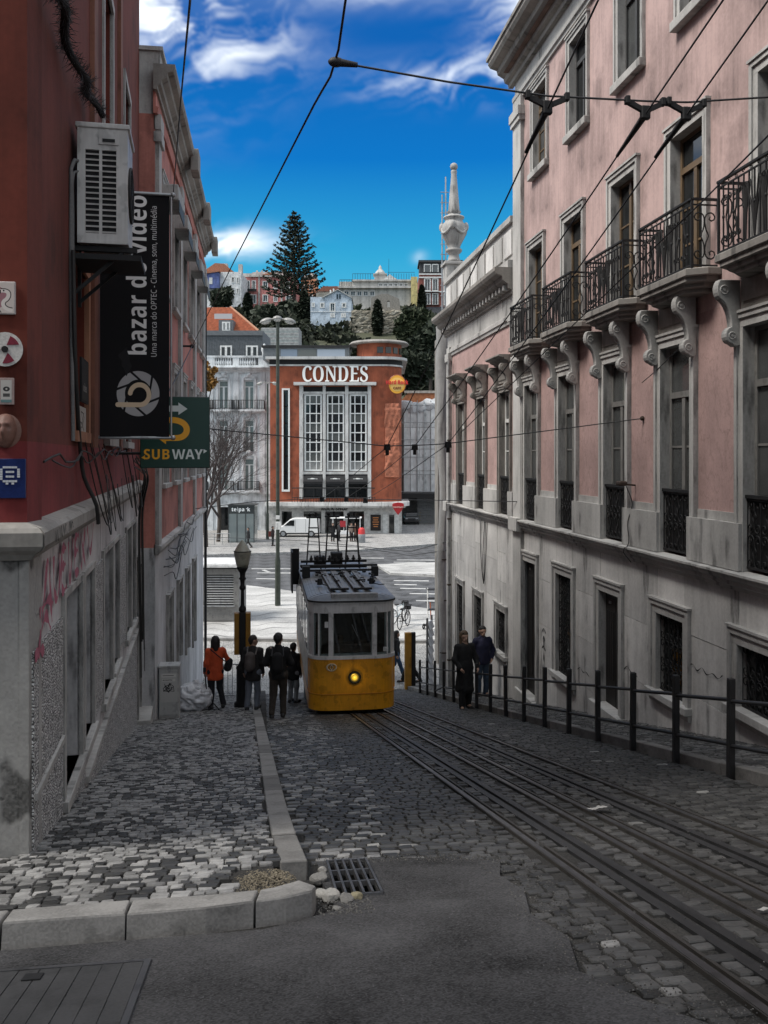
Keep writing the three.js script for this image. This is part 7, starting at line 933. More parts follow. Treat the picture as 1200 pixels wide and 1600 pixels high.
// ---------------------------------------------------------------- white apartment house left of the cinema
{
  const [X, Y, s] = scaleAt(370, 96), B = far('white_apartment_house', 'ornate white apartment house with balustrade and zinc attic left of the cinema', 'building', 370, 96), wm = mat([0.74, 0.76, 0.77], 'plaster', { rough: 0.8 }), wd = mat([0.68, 0.70, 0.71], 'plaster');
  const x0 = X(255), x1 = X(423), cols = [269, 309, 349, 389], rows = [[640, 594], [706, 656], [766, 716]];
  mesh('wall', poly(rect(x0, x1, -1, Y(578)), [...cols.flatMap(c => rows.map(([a, b]) => rect(X(c - 8), X(c + 8), Y(a), Y(b)))), ...cols.map(c => rect(X(c - 9), X(c + 9), -0.9, Y(792)))], 0.8), wm, B); mesh('body', bx(x0, x1, -1, Y(578), -14, -0.85), wm, B);
  cols.forEach(c => { rows.forEach(([a, b], j) => { const w = part('window', B); const y0 = Y(a), y1 = Y(b), xx = X(c), ww = 16 * s; mesh('surround', [bx(xx - ww / 2 - 0.25, xx - ww / 2, y0, y1 + 0.2, 0, 0.15), bx(xx + ww / 2, xx + ww / 2 + 0.25, y0, y1 + 0.2, 0, 0.15), ...Array.from({ length: 6 }, (_, k) => { const a0 = Math.PI * k / 6, a1 = Math.PI * (k + 1) / 6, rX = ww / 2 + 0.12; return sqbar([xx + rX * Math.cos(a0), y1 + 0.1 + 0.35 * Math.sin(a0), 0.08], [xx + rX * Math.cos(a1), y1 + 0.1 + 0.35 * Math.sin(a1), 0.08], 0.16, 0.22); }), sph(0.28, xx, y1 + 0.62, 0.1, 1, 1, 0.6)], wd, w); casement(w, xx, y0, y1, ww, -0.25, { cols: 2, rows: 1, transom: 0.7, fm: mat([0.66, 0.67, 0.66]), gm: mat([0.2, 0.24, 0.23], 'cloth', { rough: 0.15 }), fw: 0.13 });
    const g = []; const bw = j === 0 ? 1.7 : j === 1 ? 0.75 : 1.15, bh = 0.95; for (let k = 0; k <= 14; k++) g.push(bar([xx - bw + 2 * bw * k / 14, y0 + 0.02, j === 1 ? 0.1 : 0.55], [xx - bw + 2 * bw * k / 14, y0 + bh, j === 1 ? 0.1 : 0.55], 0.022, 0.022, 4)); g.push(bx(xx - bw, xx + bw, y0 + bh, y0 + bh + 0.06, j === 1 ? 0.06 : 0.5, j === 1 ? 0.14 : 0.6), bx(xx - bw, xx + bw, y0 + 0.1, y0 + 0.15, j === 1 ? 0.07 : 0.52, j === 1 ? 0.13 : 0.58)); if (j !== 1) g.push(bx(xx - bw, xx - bw + 0.05, y0, y0 + bh, 0, 0.55), bx(xx + bw - 0.05, xx + bw, y0, y0 + bh, 0, 0.55)); mesh('balcony_rail', g, M.iron, w); if (j !== 1) mesh('balcony_slab', [bx(xx - bw - 0.1, xx + bw + 0.1, y0 - 0.22, y0, 0, 0.68)], wd, w); });
    const d = part('shop_bay', B); mesh('glass', bx(X(c - 9), X(c + 9), -0.9, Y(792), -0.6, -0.5), M.glass, d); mesh('bay_surround', [bx(X(c - 11), X(c - 9), -0.5, Y(790), 0, 0.2), bx(X(c + 9), X(c + 11), -0.5, Y(790), 0, 0.2), bx(X(c - 11), X(c + 11), Y(792), Y(786), 0, 0.25)], wd, d); });
  for (const px of [329, 369, 410, 420]) mesh('pilaster', bx(X(px) - 0.3, X(px) + 0.3, 0, Y(580), 0, 0.18), wd, B); for (const y of [644, 770]) mesh('band', bx(x0, x1, Y(y + 2), Y(y - 2), 0, 0.3), wd, B);
  mesh('cornice', [mould(cornice(0.6, 0.8).map(p => [p[0], p[1] + Y(583)]), x0, x1)], wd, B); mesh('balustrade_rail', [bx(x0, x1, Y(559), Y(556), -0.1, 0.25), bx(x0, x1, Y(575), Y(571), -0.1, 0.25)], wd, B); for (const [a, b] of [[318, 336], [364, 374], [404, 421]]) mesh('balustrade_pier', bx(X(a), X(b), Y(571), Y(559), -0.1, 0.2), wd, B);
  for (const [a, n] of [[338, 7], [376, 7]]) for (let i = 0; i < n; i++) mesh('baluster', lathe([[0.06, 0], [0.12, 0.15], [0.14, 0.35], [0.06, 0.6], [0.09, 0.8]], 8).translate(X(a + i * 3.7), Y(571), 0.05), wd, B); mesh('roof_urn', [lathe([[0, 0], [0.3, 0], [0.2, 0.3], [0.35, 0.7], [0.3, 0.95], [0.12, 1.05], [0.15, 1.25], [0, 1.4]], 12).translate(X(413), Y(557), 0)], wd, B);
  const zinc = mat([0.13, 0.14, 0.15], 'metal', { rough: 0.6 }); mesh('zinc_attic', bx(x0, X(408), Y(558), Y(514), -8, -1.2), zinc, B); for (let i = 0; i < 22; i++) mesh('zinc_seam', bx(X(322 + i * 4), X(322 + i * 4) + 0.06, Y(558), Y(522), -1.2, -1.14), zinc, B); mesh('zinc_gutter', bx(x0, X(409), Y(522), Y(515), -1.3, -0.95), zinc, B);
  for (const c of [350.5, 391.5]) { const w = part('attic_window', B); casement(w, X(c), Y(557), Y(538), 19 * s, -1.0, { cols: 2, rows: 1, fm: M.white, gm: M.glass, fw: 0.16 }); }
  const tile = mat([0.46, 0.15, 0.075], 'stone', { bump: 0.02 }); { const g = []; for (let i = 0; i < 24; i++) { const f = i / 24, xa = X(318), xb = X(400 - 57 * f); g.push(bx(X(255), xb, Y(514 - 50 * f) , Y(514 - 50 * (f + 1 / 24)) + 0.03, -2.2 - 5 * f - 0.4, -2 - 5 * f)); } mesh('tiled_roof', g, tile, B); mesh('roof_ridge', [bar([X(400), Y(513), -1.9], [X(343), Y(463), -7], 0.14)], mat([0.4, 0.2, 0.12], 'stone'), B); }
  const dm = part('dormer', B); mesh('dormer_cheeks', bx(X(337), X(360), Y(514), Y(496), -5, -1.7), zinc, dm); casement(dm, X(349), Y(514), Y(499), 13 * s, -1.65, { cols: 2, rows: 1, fm: M.white, gm: mat([0.25, 0.27, 0.27], 'cloth'), fw: 0.15 }); mesh('skylight', [bx(X(323), X(352), Y(490), Y(480), -4.6, -4.3)], mat([0.4, 0.41, 0.42], null, { rough: 0.25 }), B);
  const k = far('concrete_stair_block', 'low grey board-marked concrete block behind the cinema roof', 'building', 437, 118, LEVEL); { const [X2, Y2] = scaleAt(437, 118); mesh('block', bx(X2(408), X2(467), 0, Y2(512), -4, 0), mat([0.38, 0.38, 0.37], 'stone', { bump: 0.01 }), k); for (let i = 0; i < 11; i++) mesh('board', bx(X2(408.5), X2(466.5), Y2(513 + i * 2.4) - 0.16, Y2(513 + i * 2.4), 0, 0.03 + 0.02 * (i % 2)), mat([0.40 - 0.02 * (i % 3), 0.40, 0.39], 'stone'), k); }
}
{ // scaffolded building behind netting, right of the cinema
  const [X, Y, s] = scaleAt(665, 108), B = far('netted_building', 'building wrapped in white scaffold netting right of the cinema', 'building', 665, 108), nm = mat([0.78, 0.79, 0.79], 'streak'), x0 = X(626), x1 = X(760);
  mesh('wall', bx(x0, x1, -1, Y(632), -12, -1.2), mat([0.28, 0.28, 0.27], 'plaster'), B);
  for (let j = 0; j < 4; j++) for (let i = 0; i < 6; i++) { const a = X(631 + i * 21), b = X(652 + i * 21) - 0.06, y0 = Y(770 - j * 34) + 0.05, y1 = Y(736 - j * 34), g = new THREE.PlaneGeometry(b - a, y1 - y0, 8, 8), p = g.attributes.position; for (let k = 0; k < p.count; k++) p.setZ(k, 0.35 * fbm(p.getX(k) * 0.8 + i * 3, p.getY(k) * 0.5 + j * 5, 1, 3)); g.computeVertexNormals(); mesh('netting_sheet', g.translate((a + b) / 2, (y0 + y1) / 2, -0.2), nm, B); }
  for (let i = 0; i < 13; i++) mesh('scaffold_tube', bar([X(631 + i * 10.5), Y(770), 0.2], [X(631 + i * 10.5), Y(626), 0.2], 0.05), M.steel, B); for (let j = 0; j < 6; j++) mesh('scaffold_ledger', bar([x0, Y(768 - j * 27), 0.24], [x1, Y(768 - j * 27), 0.24], 0.045), M.steel, B);
  for (let i = 0; i < 9; i++) { const y = Y(640 - 0); mesh('crumpled_netting', [rockShape(i * 2.1, 0.9).scale(1, 1.3, 0.5).translate(X(636 + i * 12), Y(636) + rr(-0.3, 0.5), -0.1)], mat([0.6, 0.62, 0.64], 'cloth'), B); }
  mesh('dark_canopy', [bx(x0, x1, Y(776), Y(769), -1.1, 4.2)], M.iron, B); mesh('shop_front', [bx(x0 + 0.3, x1, 0, Y(776), -1.19, -1.1)], mat([0.26, 0.25, 0.24], 'stone'), B); for (let i = 0; i < 10; i++) mesh('hoarding_board', rbox(3.2, 0.26, 0.08, 0.01, X(672), 0.3 + i * 0.3, 1.8), mat([0.2, 0.2, 0.2], 'metal'), B); mesh('yellow_notice', rbox(0.3, 1.1, 0.08, 0.01, X(655), Y(806), 1.6), mat([0.5, 0.36, 0.05]), B);
  mesh('tiled_roof', poly([[x0 - 0.5, Y(632)], [x1, Y(632)], [x1, Y(612)], [x0 + 1, Y(612)]], [], 0.4).translate(0, 0, -1.4), mat([0.42, 0.16, 0.07], 'stone', { bump: 0.02 }), B); mesh('ridge', bx(x0 + 0.5, x1, Y(613), Y(609), -2, -1.3), mat([0.4, 0.37, 0.33], 'stone'), B);
}
// ---------------------------------------------------------------- hillside
const hillY = D => D < 112 ? -4 : D < 195 ? -4 + (D - 112) / 83 * 33 : D < 255 ? 29 + (D - 195) / 60 * 15.5 : 44.5 + (D - 255) * 0.06;
{
  const n = 60, m = 50, g = new THREE.PlaneGeometry(1, 1, n, m), p = g.attributes.position; for (let j = 0; j <= m; j++) for (let i = 0; i <= n; i++) { const D = 108 + 420 * j / m, X = (-0.75 + 1.5 * i / n) * D * 0.9, x = X * ca + D * sa, z = X * sa - D * ca; p.setXYZ(j * (n + 1) + i, x, hillY(D) + 5 * (fbm(x * 0.03, z * 0.03, 5, 4) - 0.5) - (D > 185 ? 1.5 : 0), z); } g.computeVertexNormals(); const h = mesh('hill', g, mat([0.07, 0.075, 0.04], 'leaf', { bump: 0 })); h.userData = { kind: 'structure' };
}
function leaves(n, place, size, seed, upright = 0) { const r = rng(seed), pos = []; for (let i = 0; i < n; i++) { const [c, k = 1] = place(r), a = V(r() - 0.5, (r() - 0.5) * (1 - upright) , r() - 0.5).normalize(), b = V(r() - 0.5, r() - 0.5 + upright, r() - 0.5).cross(a).normalize(), s = size * k * (0.6 + 0.8 * r()); const C = V(...c), A = a.multiplyScalar(s), B = b.multiplyScalar(s * 0.55); pos.push(...C.clone().sub(A).toArray(), ...C.clone().add(B).toArray(), ...C.clone().add(A).toArray(), ...C.clone().sub(A).toArray(), ...C.clone().add(A).toArray(), ...C.clone().sub(B).toArray()); } const g = new THREE.BufferGeometry(); g.setAttribute('position', new THREE.Float32BufferAttribute(pos, 3)); g.computeVertexNormals(); return g; }
const leafDark = mat([0.028, 0.04, 0.02], 'leaf', { rough: 0.8 }), leafMid = mat([0.045, 0.06, 0.025], 'leaf', { rough: 0.8 }), barkM = mat([0.07, 0.055, 0.045], 'stone');
{ // scrub on the slope reads as one mass
  const r = rng(61), clump = leaves(90, q => { const v = V(q() - 0.5, q() - 0.3, q() - 0.5).normalize().multiplyScalar(Math.pow(q(), 0.4)); return [[v.x * 1.3, v.y + 0.5, v.z * 1.3]]; }, 0.3, 62), im = new THREE.InstancedMesh(clump, mat([1, 1, 1], 'leaf', { rough: 0.9 }), 900); im.name = 'hillside_scrub'; im.userData = { kind: 'stuff', label: 'dark evergreen scrub covering the hillside under the houses', category: 'scrub' }; const m4 = new THREE.Matrix4();
  for (let i = 0; i < 900; i++) { const D = 118 + 150 * r(), px = 290 + 440 * r(), [x, z] = out(px, D), s = 1.2 + 2.0 * r(); m4.makeRotationY(r() * 6).scale(V(s, s * (0.7 + 0.5 * r()), s)).setPosition(x, hillY(D) - (D > 215 ? 4.2 : 2.4) - (px > 555 && px < 655 && D > 185 && D < 225 ? 6 : 0), z); im.setMatrixAt(i, m4); const v = 0.5 + r(); im.setColorAt(i, lin(0.038 * v, 0.05 * v, 0.022 * v)); } scene.add(im);
}
function crownTree(name, label, px, D, pyBase, pyTop, pxw, n, m, group, size = 0.9) { const [X, Y, s] = scaleAt(px, D, 0), y0 = Y(pyBase), h = Y(pyTop) - y0, w = pxw * s / 2, t = far(name, label, 'tree', px, D, y0, group), r = rng(px * 7), lobes = Array.from({ length: 9 }, () => [(r() - 0.5) * w * 1.3, h * (0.35 + 0.5 * r()), (r() - 0.5) * w * 1.3, w * (0.35 + 0.3 * r())]); mesh('trunk', [bar([0, -3, 0], [0.2, h * 0.6, 0], 0.4, 0.2, 8), ...lobes.slice(0, 5).map(l => bar([0.1, h * 0.35, 0], [l[0], l[1], l[2]], 0.16, 0.05, 5))], barkM, t); mesh('crown', leaves(n, q => { const l = lobes[Math.floor(q() * 9)], v = V(q() - 0.5, q() - 0.5, q() - 0.5).normalize().multiplyScalar(l[3] * Math.pow(q(), 0.35)); return [[l[0] + v.x, l[1] + v.y, l[2] + v.z]]; }, size, px), m, t); }
function cypress(label, px, D, pyBase, pyTop, pxw) { const [X, Y, s] = scaleAt(px, D, 0), y0 = Y(pyBase), h = Y(pyTop) - y0, w = pxw * s / 2, t = far('cypress_tree', label, 'tree', px, D, y0, 'cypresses on the hill'); mesh('trunk', bar([0, -3, 0], [0, h * 0.8, 0], 0.3, 0.08, 6), barkM, t); mesh('crown', leaves(2200, q => { const f = q(), R2 = w * Math.sin(Math.PI * Math.min(1, 0.12 + f * 0.88)) ** 0.7 * (0.55 + 0.5 * q()), a = q() * 6.283; return [[Math.cos(a) * R2, h * (0.03 + 0.97 * f), Math.sin(a) * R2]]; }, 0.55, px, 0.7), leafDark, t); }
cypress('slim dark cypress in front of the stone ruin wall', 590, 196, 528, 470, 15); cypress('tall cypress beside the brown striped house', 659, 225, 492, 446, 11); cypress('broad cypress left of the white gabled house', 476, 205, 540, 455, 26); cypress('small pointed cypress before the pink villa', 387, 225, 492, 458, 13);
crownTree('evergreen_tree', 'dense evergreen filling the slope beside the right-hand wing', 672, 150, 622, 505, 70, 4200, leafDark, 'evergreens on the slope'); crownTree('evergreen_tree', 'dark round evergreen below the striped house', 652, 185, 545, 487, 60, 3200, leafMid, 'evergreens on the slope'); crownTree('evergreen_tree', 'low evergreen under the turret of the cinema', 645, 135, 625, 555, 60, 3200, leafDark, 'evergreens on the slope'); crownTree('evergreen_tree', 'evergreen between the white house and the pink villa', 345, 235, 488, 450, 34, 1800, leafDark, 'evergreens on the slope'); crownTree('evergreen_tree', 'dark evergreen directly under the tall pine', 462, 225, 506, 476, 60, 2400, leafDark, 'evergreens on the slope'); crownTree('evergreen_tree', 'evergreen hedge below the pink villa', 420, 215, 516, 488, 60, 2400, leafDark, 'evergreens on the slope');
{ // Norfolk pine
  const [X, Y, s] = scaleAt(460, 236, 0), y0 = Y(482), h = Y(331) - y0, t = far('norfolk_pine', 'very tall tiered pine rising above the hilltop houses', 'tree', 460, 236, y0), r = rng(808), br = [], lv = [];
  mesh('trunk', bar([0, -4, 0], [0, h * 0.99, 0], 0.5, 0.05, 8), barkM, t);
  for (let i = 0; i < 19; i++) { const f = i / 18, yy = h * (0.16 + 0.82 * f), L = (1 - f) ** 0.68 * 51 * s * (0.88 + 0.2 * r()) + 0.5, nb = 7; for (let k = 0; k < nb; k++) { const a = (k + (i % 2) * 0.5) / nb * 6.283 + r() * 0.25, q = u => [Math.cos(a) * L * u, yy + L * (0.10 * u - 0.16 * Math.sin(u * 2.4) + 0.12 * u * u), Math.sin(a) * L * u]; br.push(tube([q(0), q(0.4), q(0.7), q(1)], 0.07, 6, 4)); for (let u = 0.18; u <= 1.02; u += 0.55 / L + 0.012) lv.push([q(u), a, L, u]); } }
  mesh('branches', br, barkM, t); let c = 0; mesh('crown', leaves(lv.length * 6, q => { const [p, a, L, u] = lv[(c++) % lv.length], w = 0.5 * (1.15 - u * 0.6); return [[p[0] + (q() - 0.5) * 2 * w, p[1] + (q() - 0.1) * 0.55, p[2] + (q() - 0.5) * 2 * w], 1]; }, 0.42, 809, 0.5), leafDark, t);
}
// hilltop houses
function house(name, label, px0, px1, pyTop, pyBase, D, m, wins, { roof, depth = 10, trimM, hip } = {}) {
  const pc = (px0 + px1) / 2, [X, Y, s] = scaleAt(pc, D, 0), y0 = Y(pyBase) - 3, H = far(name, label, 'building', pc, D, y0), y = py => Y(py) - y0, x = X;
  const holes = wins.map(([a, b, c, d]) => rect(x(a), x(b), y(d), y(c))); mesh('wall', poly(rect(x(px0), x(px1), 0, y(pyTop)), holes, 0.6), m, H); mesh('body', bx(x(px0), x(px1), 0, y(pyTop) - 0.05, -depth, -0.62), m, H);
  for (const [a, b, c, d] of wins) { const w = part('window', H); mesh('pane', bx(x(a), x(b), y(d), y(c), -0.5, -0.4), M.glassGrey, w); const e = 0.16; mesh('frame', [bx(x(a) - e, x(a) + e * 0.7, y(d) - e, y(c) + e, -0.2, 0.1), bx(x(b) - e * 0.7, x(b) + e, y(d) - e, y(c) + e, -0.2, 0.1), bx(x(a) + e * 0.7, x(b) - e * 0.7, y(c) - e * 0.5, y(c) + e, -0.2, 0.1), bx(x(a) + e * 0.7, x(b) - e * 0.7, y(d) - e, y(d) + e * 0.5, -0.2, 0.1), bx((x(a) + x(b)) / 2 - 0.07, (x(a) + x(b)) / 2 + 0.07, y(d), y(c), -0.45, -0.1)], trimM ?? M.white, w); }
  return { H, x, y, s };
}
const tileM = mat([0.40, 0.17, 0.10], 'stone', { bump: 0.02 }), gardenWall = mat([0.34, 0.30, 0.23], 'stone', { bump: 0.03 });
{ const { H, x, y } = house('white_corner_house', 'white house with a brown tiled roof at the left of the hilltop', 318, 377, 425, 490, 250, mat([0.78, 0.79, 0.79], 'plaster'), [[362, 366, 433, 441], [370, 373, 434, 442], [362, 366, 450, 458], [370, 373, 451, 459], [362, 366, 467, 474]], { depth: 12 }); mesh('roof', poly([[x(316), y(425)], [x(366), y(425)], [x(350), y(412)], [x(336), y(411)]], [], 12), tileM, H); mesh('blue_annex', bx(x(322), x(344), y(452), y(428), 0.1, 2), mat([0.12, 0.16, 0.38], 'plaster'), H); mesh('annex_roof', poly([[x(318), y(431)], [x(345), y(427)], [x(345), y(425)], [x(318), y(427)]], [], 3).translate(0, 0, 2.4), tileM, H); mesh('chimney', [bx(x(371), x(377), y(426), y(411), -3, -1.5), bx(x(342), x(352), y(414), y(408), -5, -3)], mat([0.5, 0.5, 0.48], 'stone'), H); mesh('annex_window', bx(x(329), x(334), y(446), y(436), 2, 2.08), M.white, H); }
{ const ww = []; for (const [a, b] of [[385, 390], [394, 399]]) ww.push([a, b, 439, 452]); for (const [a, b] of [[411, 418], [428, 433]]) ww.push([a, b, 440, 451], [a, b, 461, 471]); ww.push([391, 400, 461, 474], [447, 452, 440, 452], [447, 456, 462, 474]); const { H, x, y } = house('pink_villa', 'long pink villa with white trim beside the tall pine', 378, 462, 432, 485, 262, mat([0.58, 0.23, 0.21], 'plaster'), ww, { depth: 14 }); mesh('cornice', [bx(x(377), x(463), y(433), y(430), -0.2, 0.5), bx(x(377), x(407), y(430), y(427.5), -0.2, 0.3)], M.limestone, H); for (const p of [378, 405, 440, 460]) mesh('pilaster', bx(x(p) - 0.25, x(p) + 0.25, 0, y(432), 0, 0.25), M.limestone, H); mesh('pediment', [(() => { const q = new THREE.Shape(); q.moveTo(x(407), y(431)); q.quadraticCurveTo(x(423), y(423), x(439), y(431)); return new THREE.ExtrudeGeometry(q, { depth: 0.5, bevelEnabled: false }); })()], tileM, H); mesh('roof', poly([[x(380), y(430)], [x(462), y(430)], [x(452), y(419)], [x(392), y(421)]], [], 1).translate(0, 0, -4), M.limestone, H); mesh('balcony', [bx(x(383), x(401), y(453), y(452), 0, 0.8), bx(x(383), x(401), y(456), y(453.4), 0.7, 0.8)], M.iron, H); for (let i = 0; i < 5; i++) mesh('chimney', bx(x(396 + i * 8), x(399 + i * 8), y(420), y(417), -6, -5), M.limestone, H); }
{ const { H, x, y } = house('orange_house', 'narrow orange house right of the tall pine', 470, 494, 436, 482, 275, mat([0.66, 0.3, 0.17], 'plaster'), [[474, 478, 446, 452], [484, 488, 446, 452], [474, 478, 460, 466], [484, 488, 460, 466]], { depth: 10 }); mesh('gable', poly([[x(470), y(436)], [x(494), y(446)], [x(494), y(428)], [x(486), y(426)], [x(470), y(432)]], [], 8).translate(0, 0, -0.7), mat([0.6, 0.55, 0.5], 'plaster'), H); }
{ const { H, x, y } = house('white_gabled_house', 'pale blue-white gabled house in the middle of the hillside', 485, 549, 464, 513, 200, mat([0.52, 0.60, 0.68], 'plaster'), [[501, 506, 474, 480], [516, 523, 474, 486], [535, 540, 474, 480], [488, 491, 474, 479], [517, 519, 490, 495], [520.5, 522.5, 490, 495], [534, 536, 490, 495], [537.5, 539.5, 490, 495]], { depth: 10 }); mesh('gable', poly([[x(504), y(464.2)], [x(549), y(464.2)], [x(528), y(453.5)]], [], 9), mat([0.52, 0.60, 0.68], 'plaster'), H); mesh('gable_window', [bx(x(526), x(528), y(467), y(459.5), 0, 0.1), bx(x(530), x(532), y(467), y(459.5), 0, 0.1)], M.glass, H); mesh('roof', [poly([[x(502.5), y(465)], [x(528), y(452.2)], [x(550.5), y(465)], [x(549), y(465.6)], [x(528), y(453.4)], [x(504), y(465.6)]], [], 10).translate(0, 0, 0.4)], mat([0.5, 0.5, 0.48], 'stone'), H); mesh('chimney', [bx(x(514), x(516), y(460), y(449), -4, -3), bx(x(519), x(521), y(458), y(447), -4, -3)], M.white, H); mesh('band', bx(x(485), x(549), y(487.6), y(486.9), 0, 0.1), M.white, H); }
{ const { H, x, y } = house('red_roof_cottage', 'low cottage with a dark red roof behind the gabled house', 494, 530, 455, 480, 226, mat([0.3, 0.28, 0.24], 'plaster'), [], { depth: 6 }); mesh('roof', poly([[x(491), y(458)], [x(532), y(455)], [x(527), y(447)], [x(505), y(447.5)]], [], 6), mat([0.26, 0.10, 0.065], 'stone', { bump: 0.02 }), H); }
{ const ww = []; for (let i = 0; i < 5; i++) ww.push([538 + i * 10, 545 + i * 10, 455, 462]); for (let i = 0; i < 6; i++) ww.push([592 + i * 8, 597 + i * 8, 443, 447]); const { H, x, y } = house('terraced_belvedere', 'grey terraced building with a domed lantern and roof railings on the hilltop', 530, 652, 440, 480, 268, mat([0.56, 0.54, 0.5], 'streak'), ww, { depth: 12 }); mesh('terrace_slab', [bx(x(528), x(652), y(451), y(448), -1, 1.2), bx(x(550), x(648), y(440), y(437.5), -1, 0.8)], M.limestone, H); mesh('yellow_wing', bx(x(642), x(652), 0, y(434), 0.1, 1.5), mat([0.6, 0.5, 0.22], 'plaster'), H); mesh('lantern', [bx(x(585), x(603), y(437), y(428), -4, -1), bx(x(583), x(605), y(428), y(426.5), -4.4, -0.6), lathe([[0, 0], [1.6, 0], [1.5, 0.5], [0.9, 1.3], [0.5, 1.6], [0.45, 2.3], [0, 2.9]], 14).translate(x(594), y(426.5), -2.5)], M.limestone, H); const g = []; for (let i = 0; i <= 24; i++) { const p = 551 + i * 4; if (p < 583 || p > 606) g.push(bar([x(p), y(437.5), 0.5], [x(p), y(428), 0.5], 0.05, 0.05, 4)); } g.push(bar([x(551), y(428.2), 0.5], [x(583), y(428.2), 0.5], 0.06), bar([x(606), y(426), 0.5], [x(648), y(426), 0.5], 0.06)); for (let i = 0; i < 8; i++) g.push(bar([x(531 + i * 2.6), y(448), 0.9], [x(531 + i * 2.6), y(438), 0.9], 0.05, 0.05, 4)); g.push(bar([x(531), y(438), 0.9], [x(551), y(438), 0.9], 0.06), bar([x(607.5), y(440), -1], [x(607.5), y(403), -1], 0.09, 0.04)); mesh('roof_railing', g, M.iron, H); mesh('gable', poly([[x(598), y(437.6)], [x(622), y(437.6)], [x(609), y(428.5)]], [], 1), M.white, H); }
{ // ruined stone gable and rubble retaining wall with single stones
  const [X, Y, s] = scaleAt(602, 198, 0), y0 = Y(524) - 3, W = far('stone_retaining_wall', 'rough rubble stone retaining wall with a ruined gable on the hillside', 'wall', 602, 198, y0), y = py => Y(py) - y0, st = [[0.36, 0.32, 0.25], [0.28, 0.25, 0.19], [0.42, 0.39, 0.32], [0.22, 0.2, 0.16]].map(c => mat(c, 'stone', { bump: 0.02 }));
  mesh('wall_core', bx(X(549), X(655), 0, y(485), -3, 0), gardenWall, W); mesh('ruined_gable', poly([[X(579), y(486)], [X(626), y(486)], [X(624), y(466)], [X(606), y(458)], [X(592), y(459)], [X(580), y(464)]], [rect(X(605), X(609), y(479), y(469))], 1.2).translate(0, 0, -0.8), mat([0.26, 0.24, 0.21], 'stone', { bump: 0.03 }), W);
  const r = rng(44), shapes = [0, 1, 2, 3].map(i => rockShape(i * 5.1, 0.5)); for (let i = 0; i < 280; i++) { const px = 550 + 104 * r(), py = 486 + 38 * r(); const m = mesh('wall_stone', shapes[i % 4], st[Math.floor(r() * 4)], W); m.position.set(X(px), y(py), 0.02); m.scale.set(0.7 + 0.8 * r(), 0.7 + 0.5 * r(), 0.5); m.rotation.z = r() * 0.6; }
}
{ const ww = []; for (const [a, b] of [[663.5, 672], [676, 684], [694, 702], [706, 714]]) ww.push([a, b, 436, 454], [a, b, 459, 476], [a, b, 414, 425]); const { H, x, y } = house('striped_town_house', 'brown and white striped town house with a dark mansard on the right hilltop', 655, 722, 428, 492, 230, mat([0.24, 0.075, 0.055], 'plaster'), ww.filter(w => w[2] > 430), { depth: 12 }); mesh('mansard', [bx(x(656), x(721), y(428), y(408), -8, -0.3), bx(x(654), x(723), y(410), y(406.5), -8.4, 0.2)], mat([0.05, 0.052, 0.055], 'stone'), H); for (const [a, b, c, d] of ww.filter(w => w[2] < 430)) { const w = part('dormer_window', H); mesh('pane', bx(x(a), x(b), y(d), y(c), -0.25, -0.1), M.glassGrey, w); mesh('frame', [bx(x(a) - 0.2, x(a), y(d), y(c) + 0.2, -0.3, 0.05), bx(x(b), x(b) + 0.2, y(d), y(c) + 0.2, -0.3, 0.05), bx(x(a), x(b), y(c), y(c) + 0.25, -0.3, 0.05)], M.white, w); } for (const p of [428.5, 433.5, 456]) mesh('white_band', bx(x(654.5), x(722.5), y(p + 1), y(p - 1), 0, 0.2), M.white, H); for (const p of [461, 481]) mesh('balcony', [bx(x(660), x(687), y(p - 4), y(p - 4.6), 0.1, 0.6), bx(x(660), x(687), y(p - 8), y(p - 8.4), 0.55, 0.6)], M.iron, H); mesh('chimney', [bx(x(662), x(664), y(408), y(402), -4, -3), bx(x(708), x(716), y(408), y(401), -5, -3)], M.limestone, H); mesh('plinth', bx(x(655), x(722), 0, y(480), 0.02, 0.3), mat([0.1, 0.1, 0.11], 'stone'), H); }
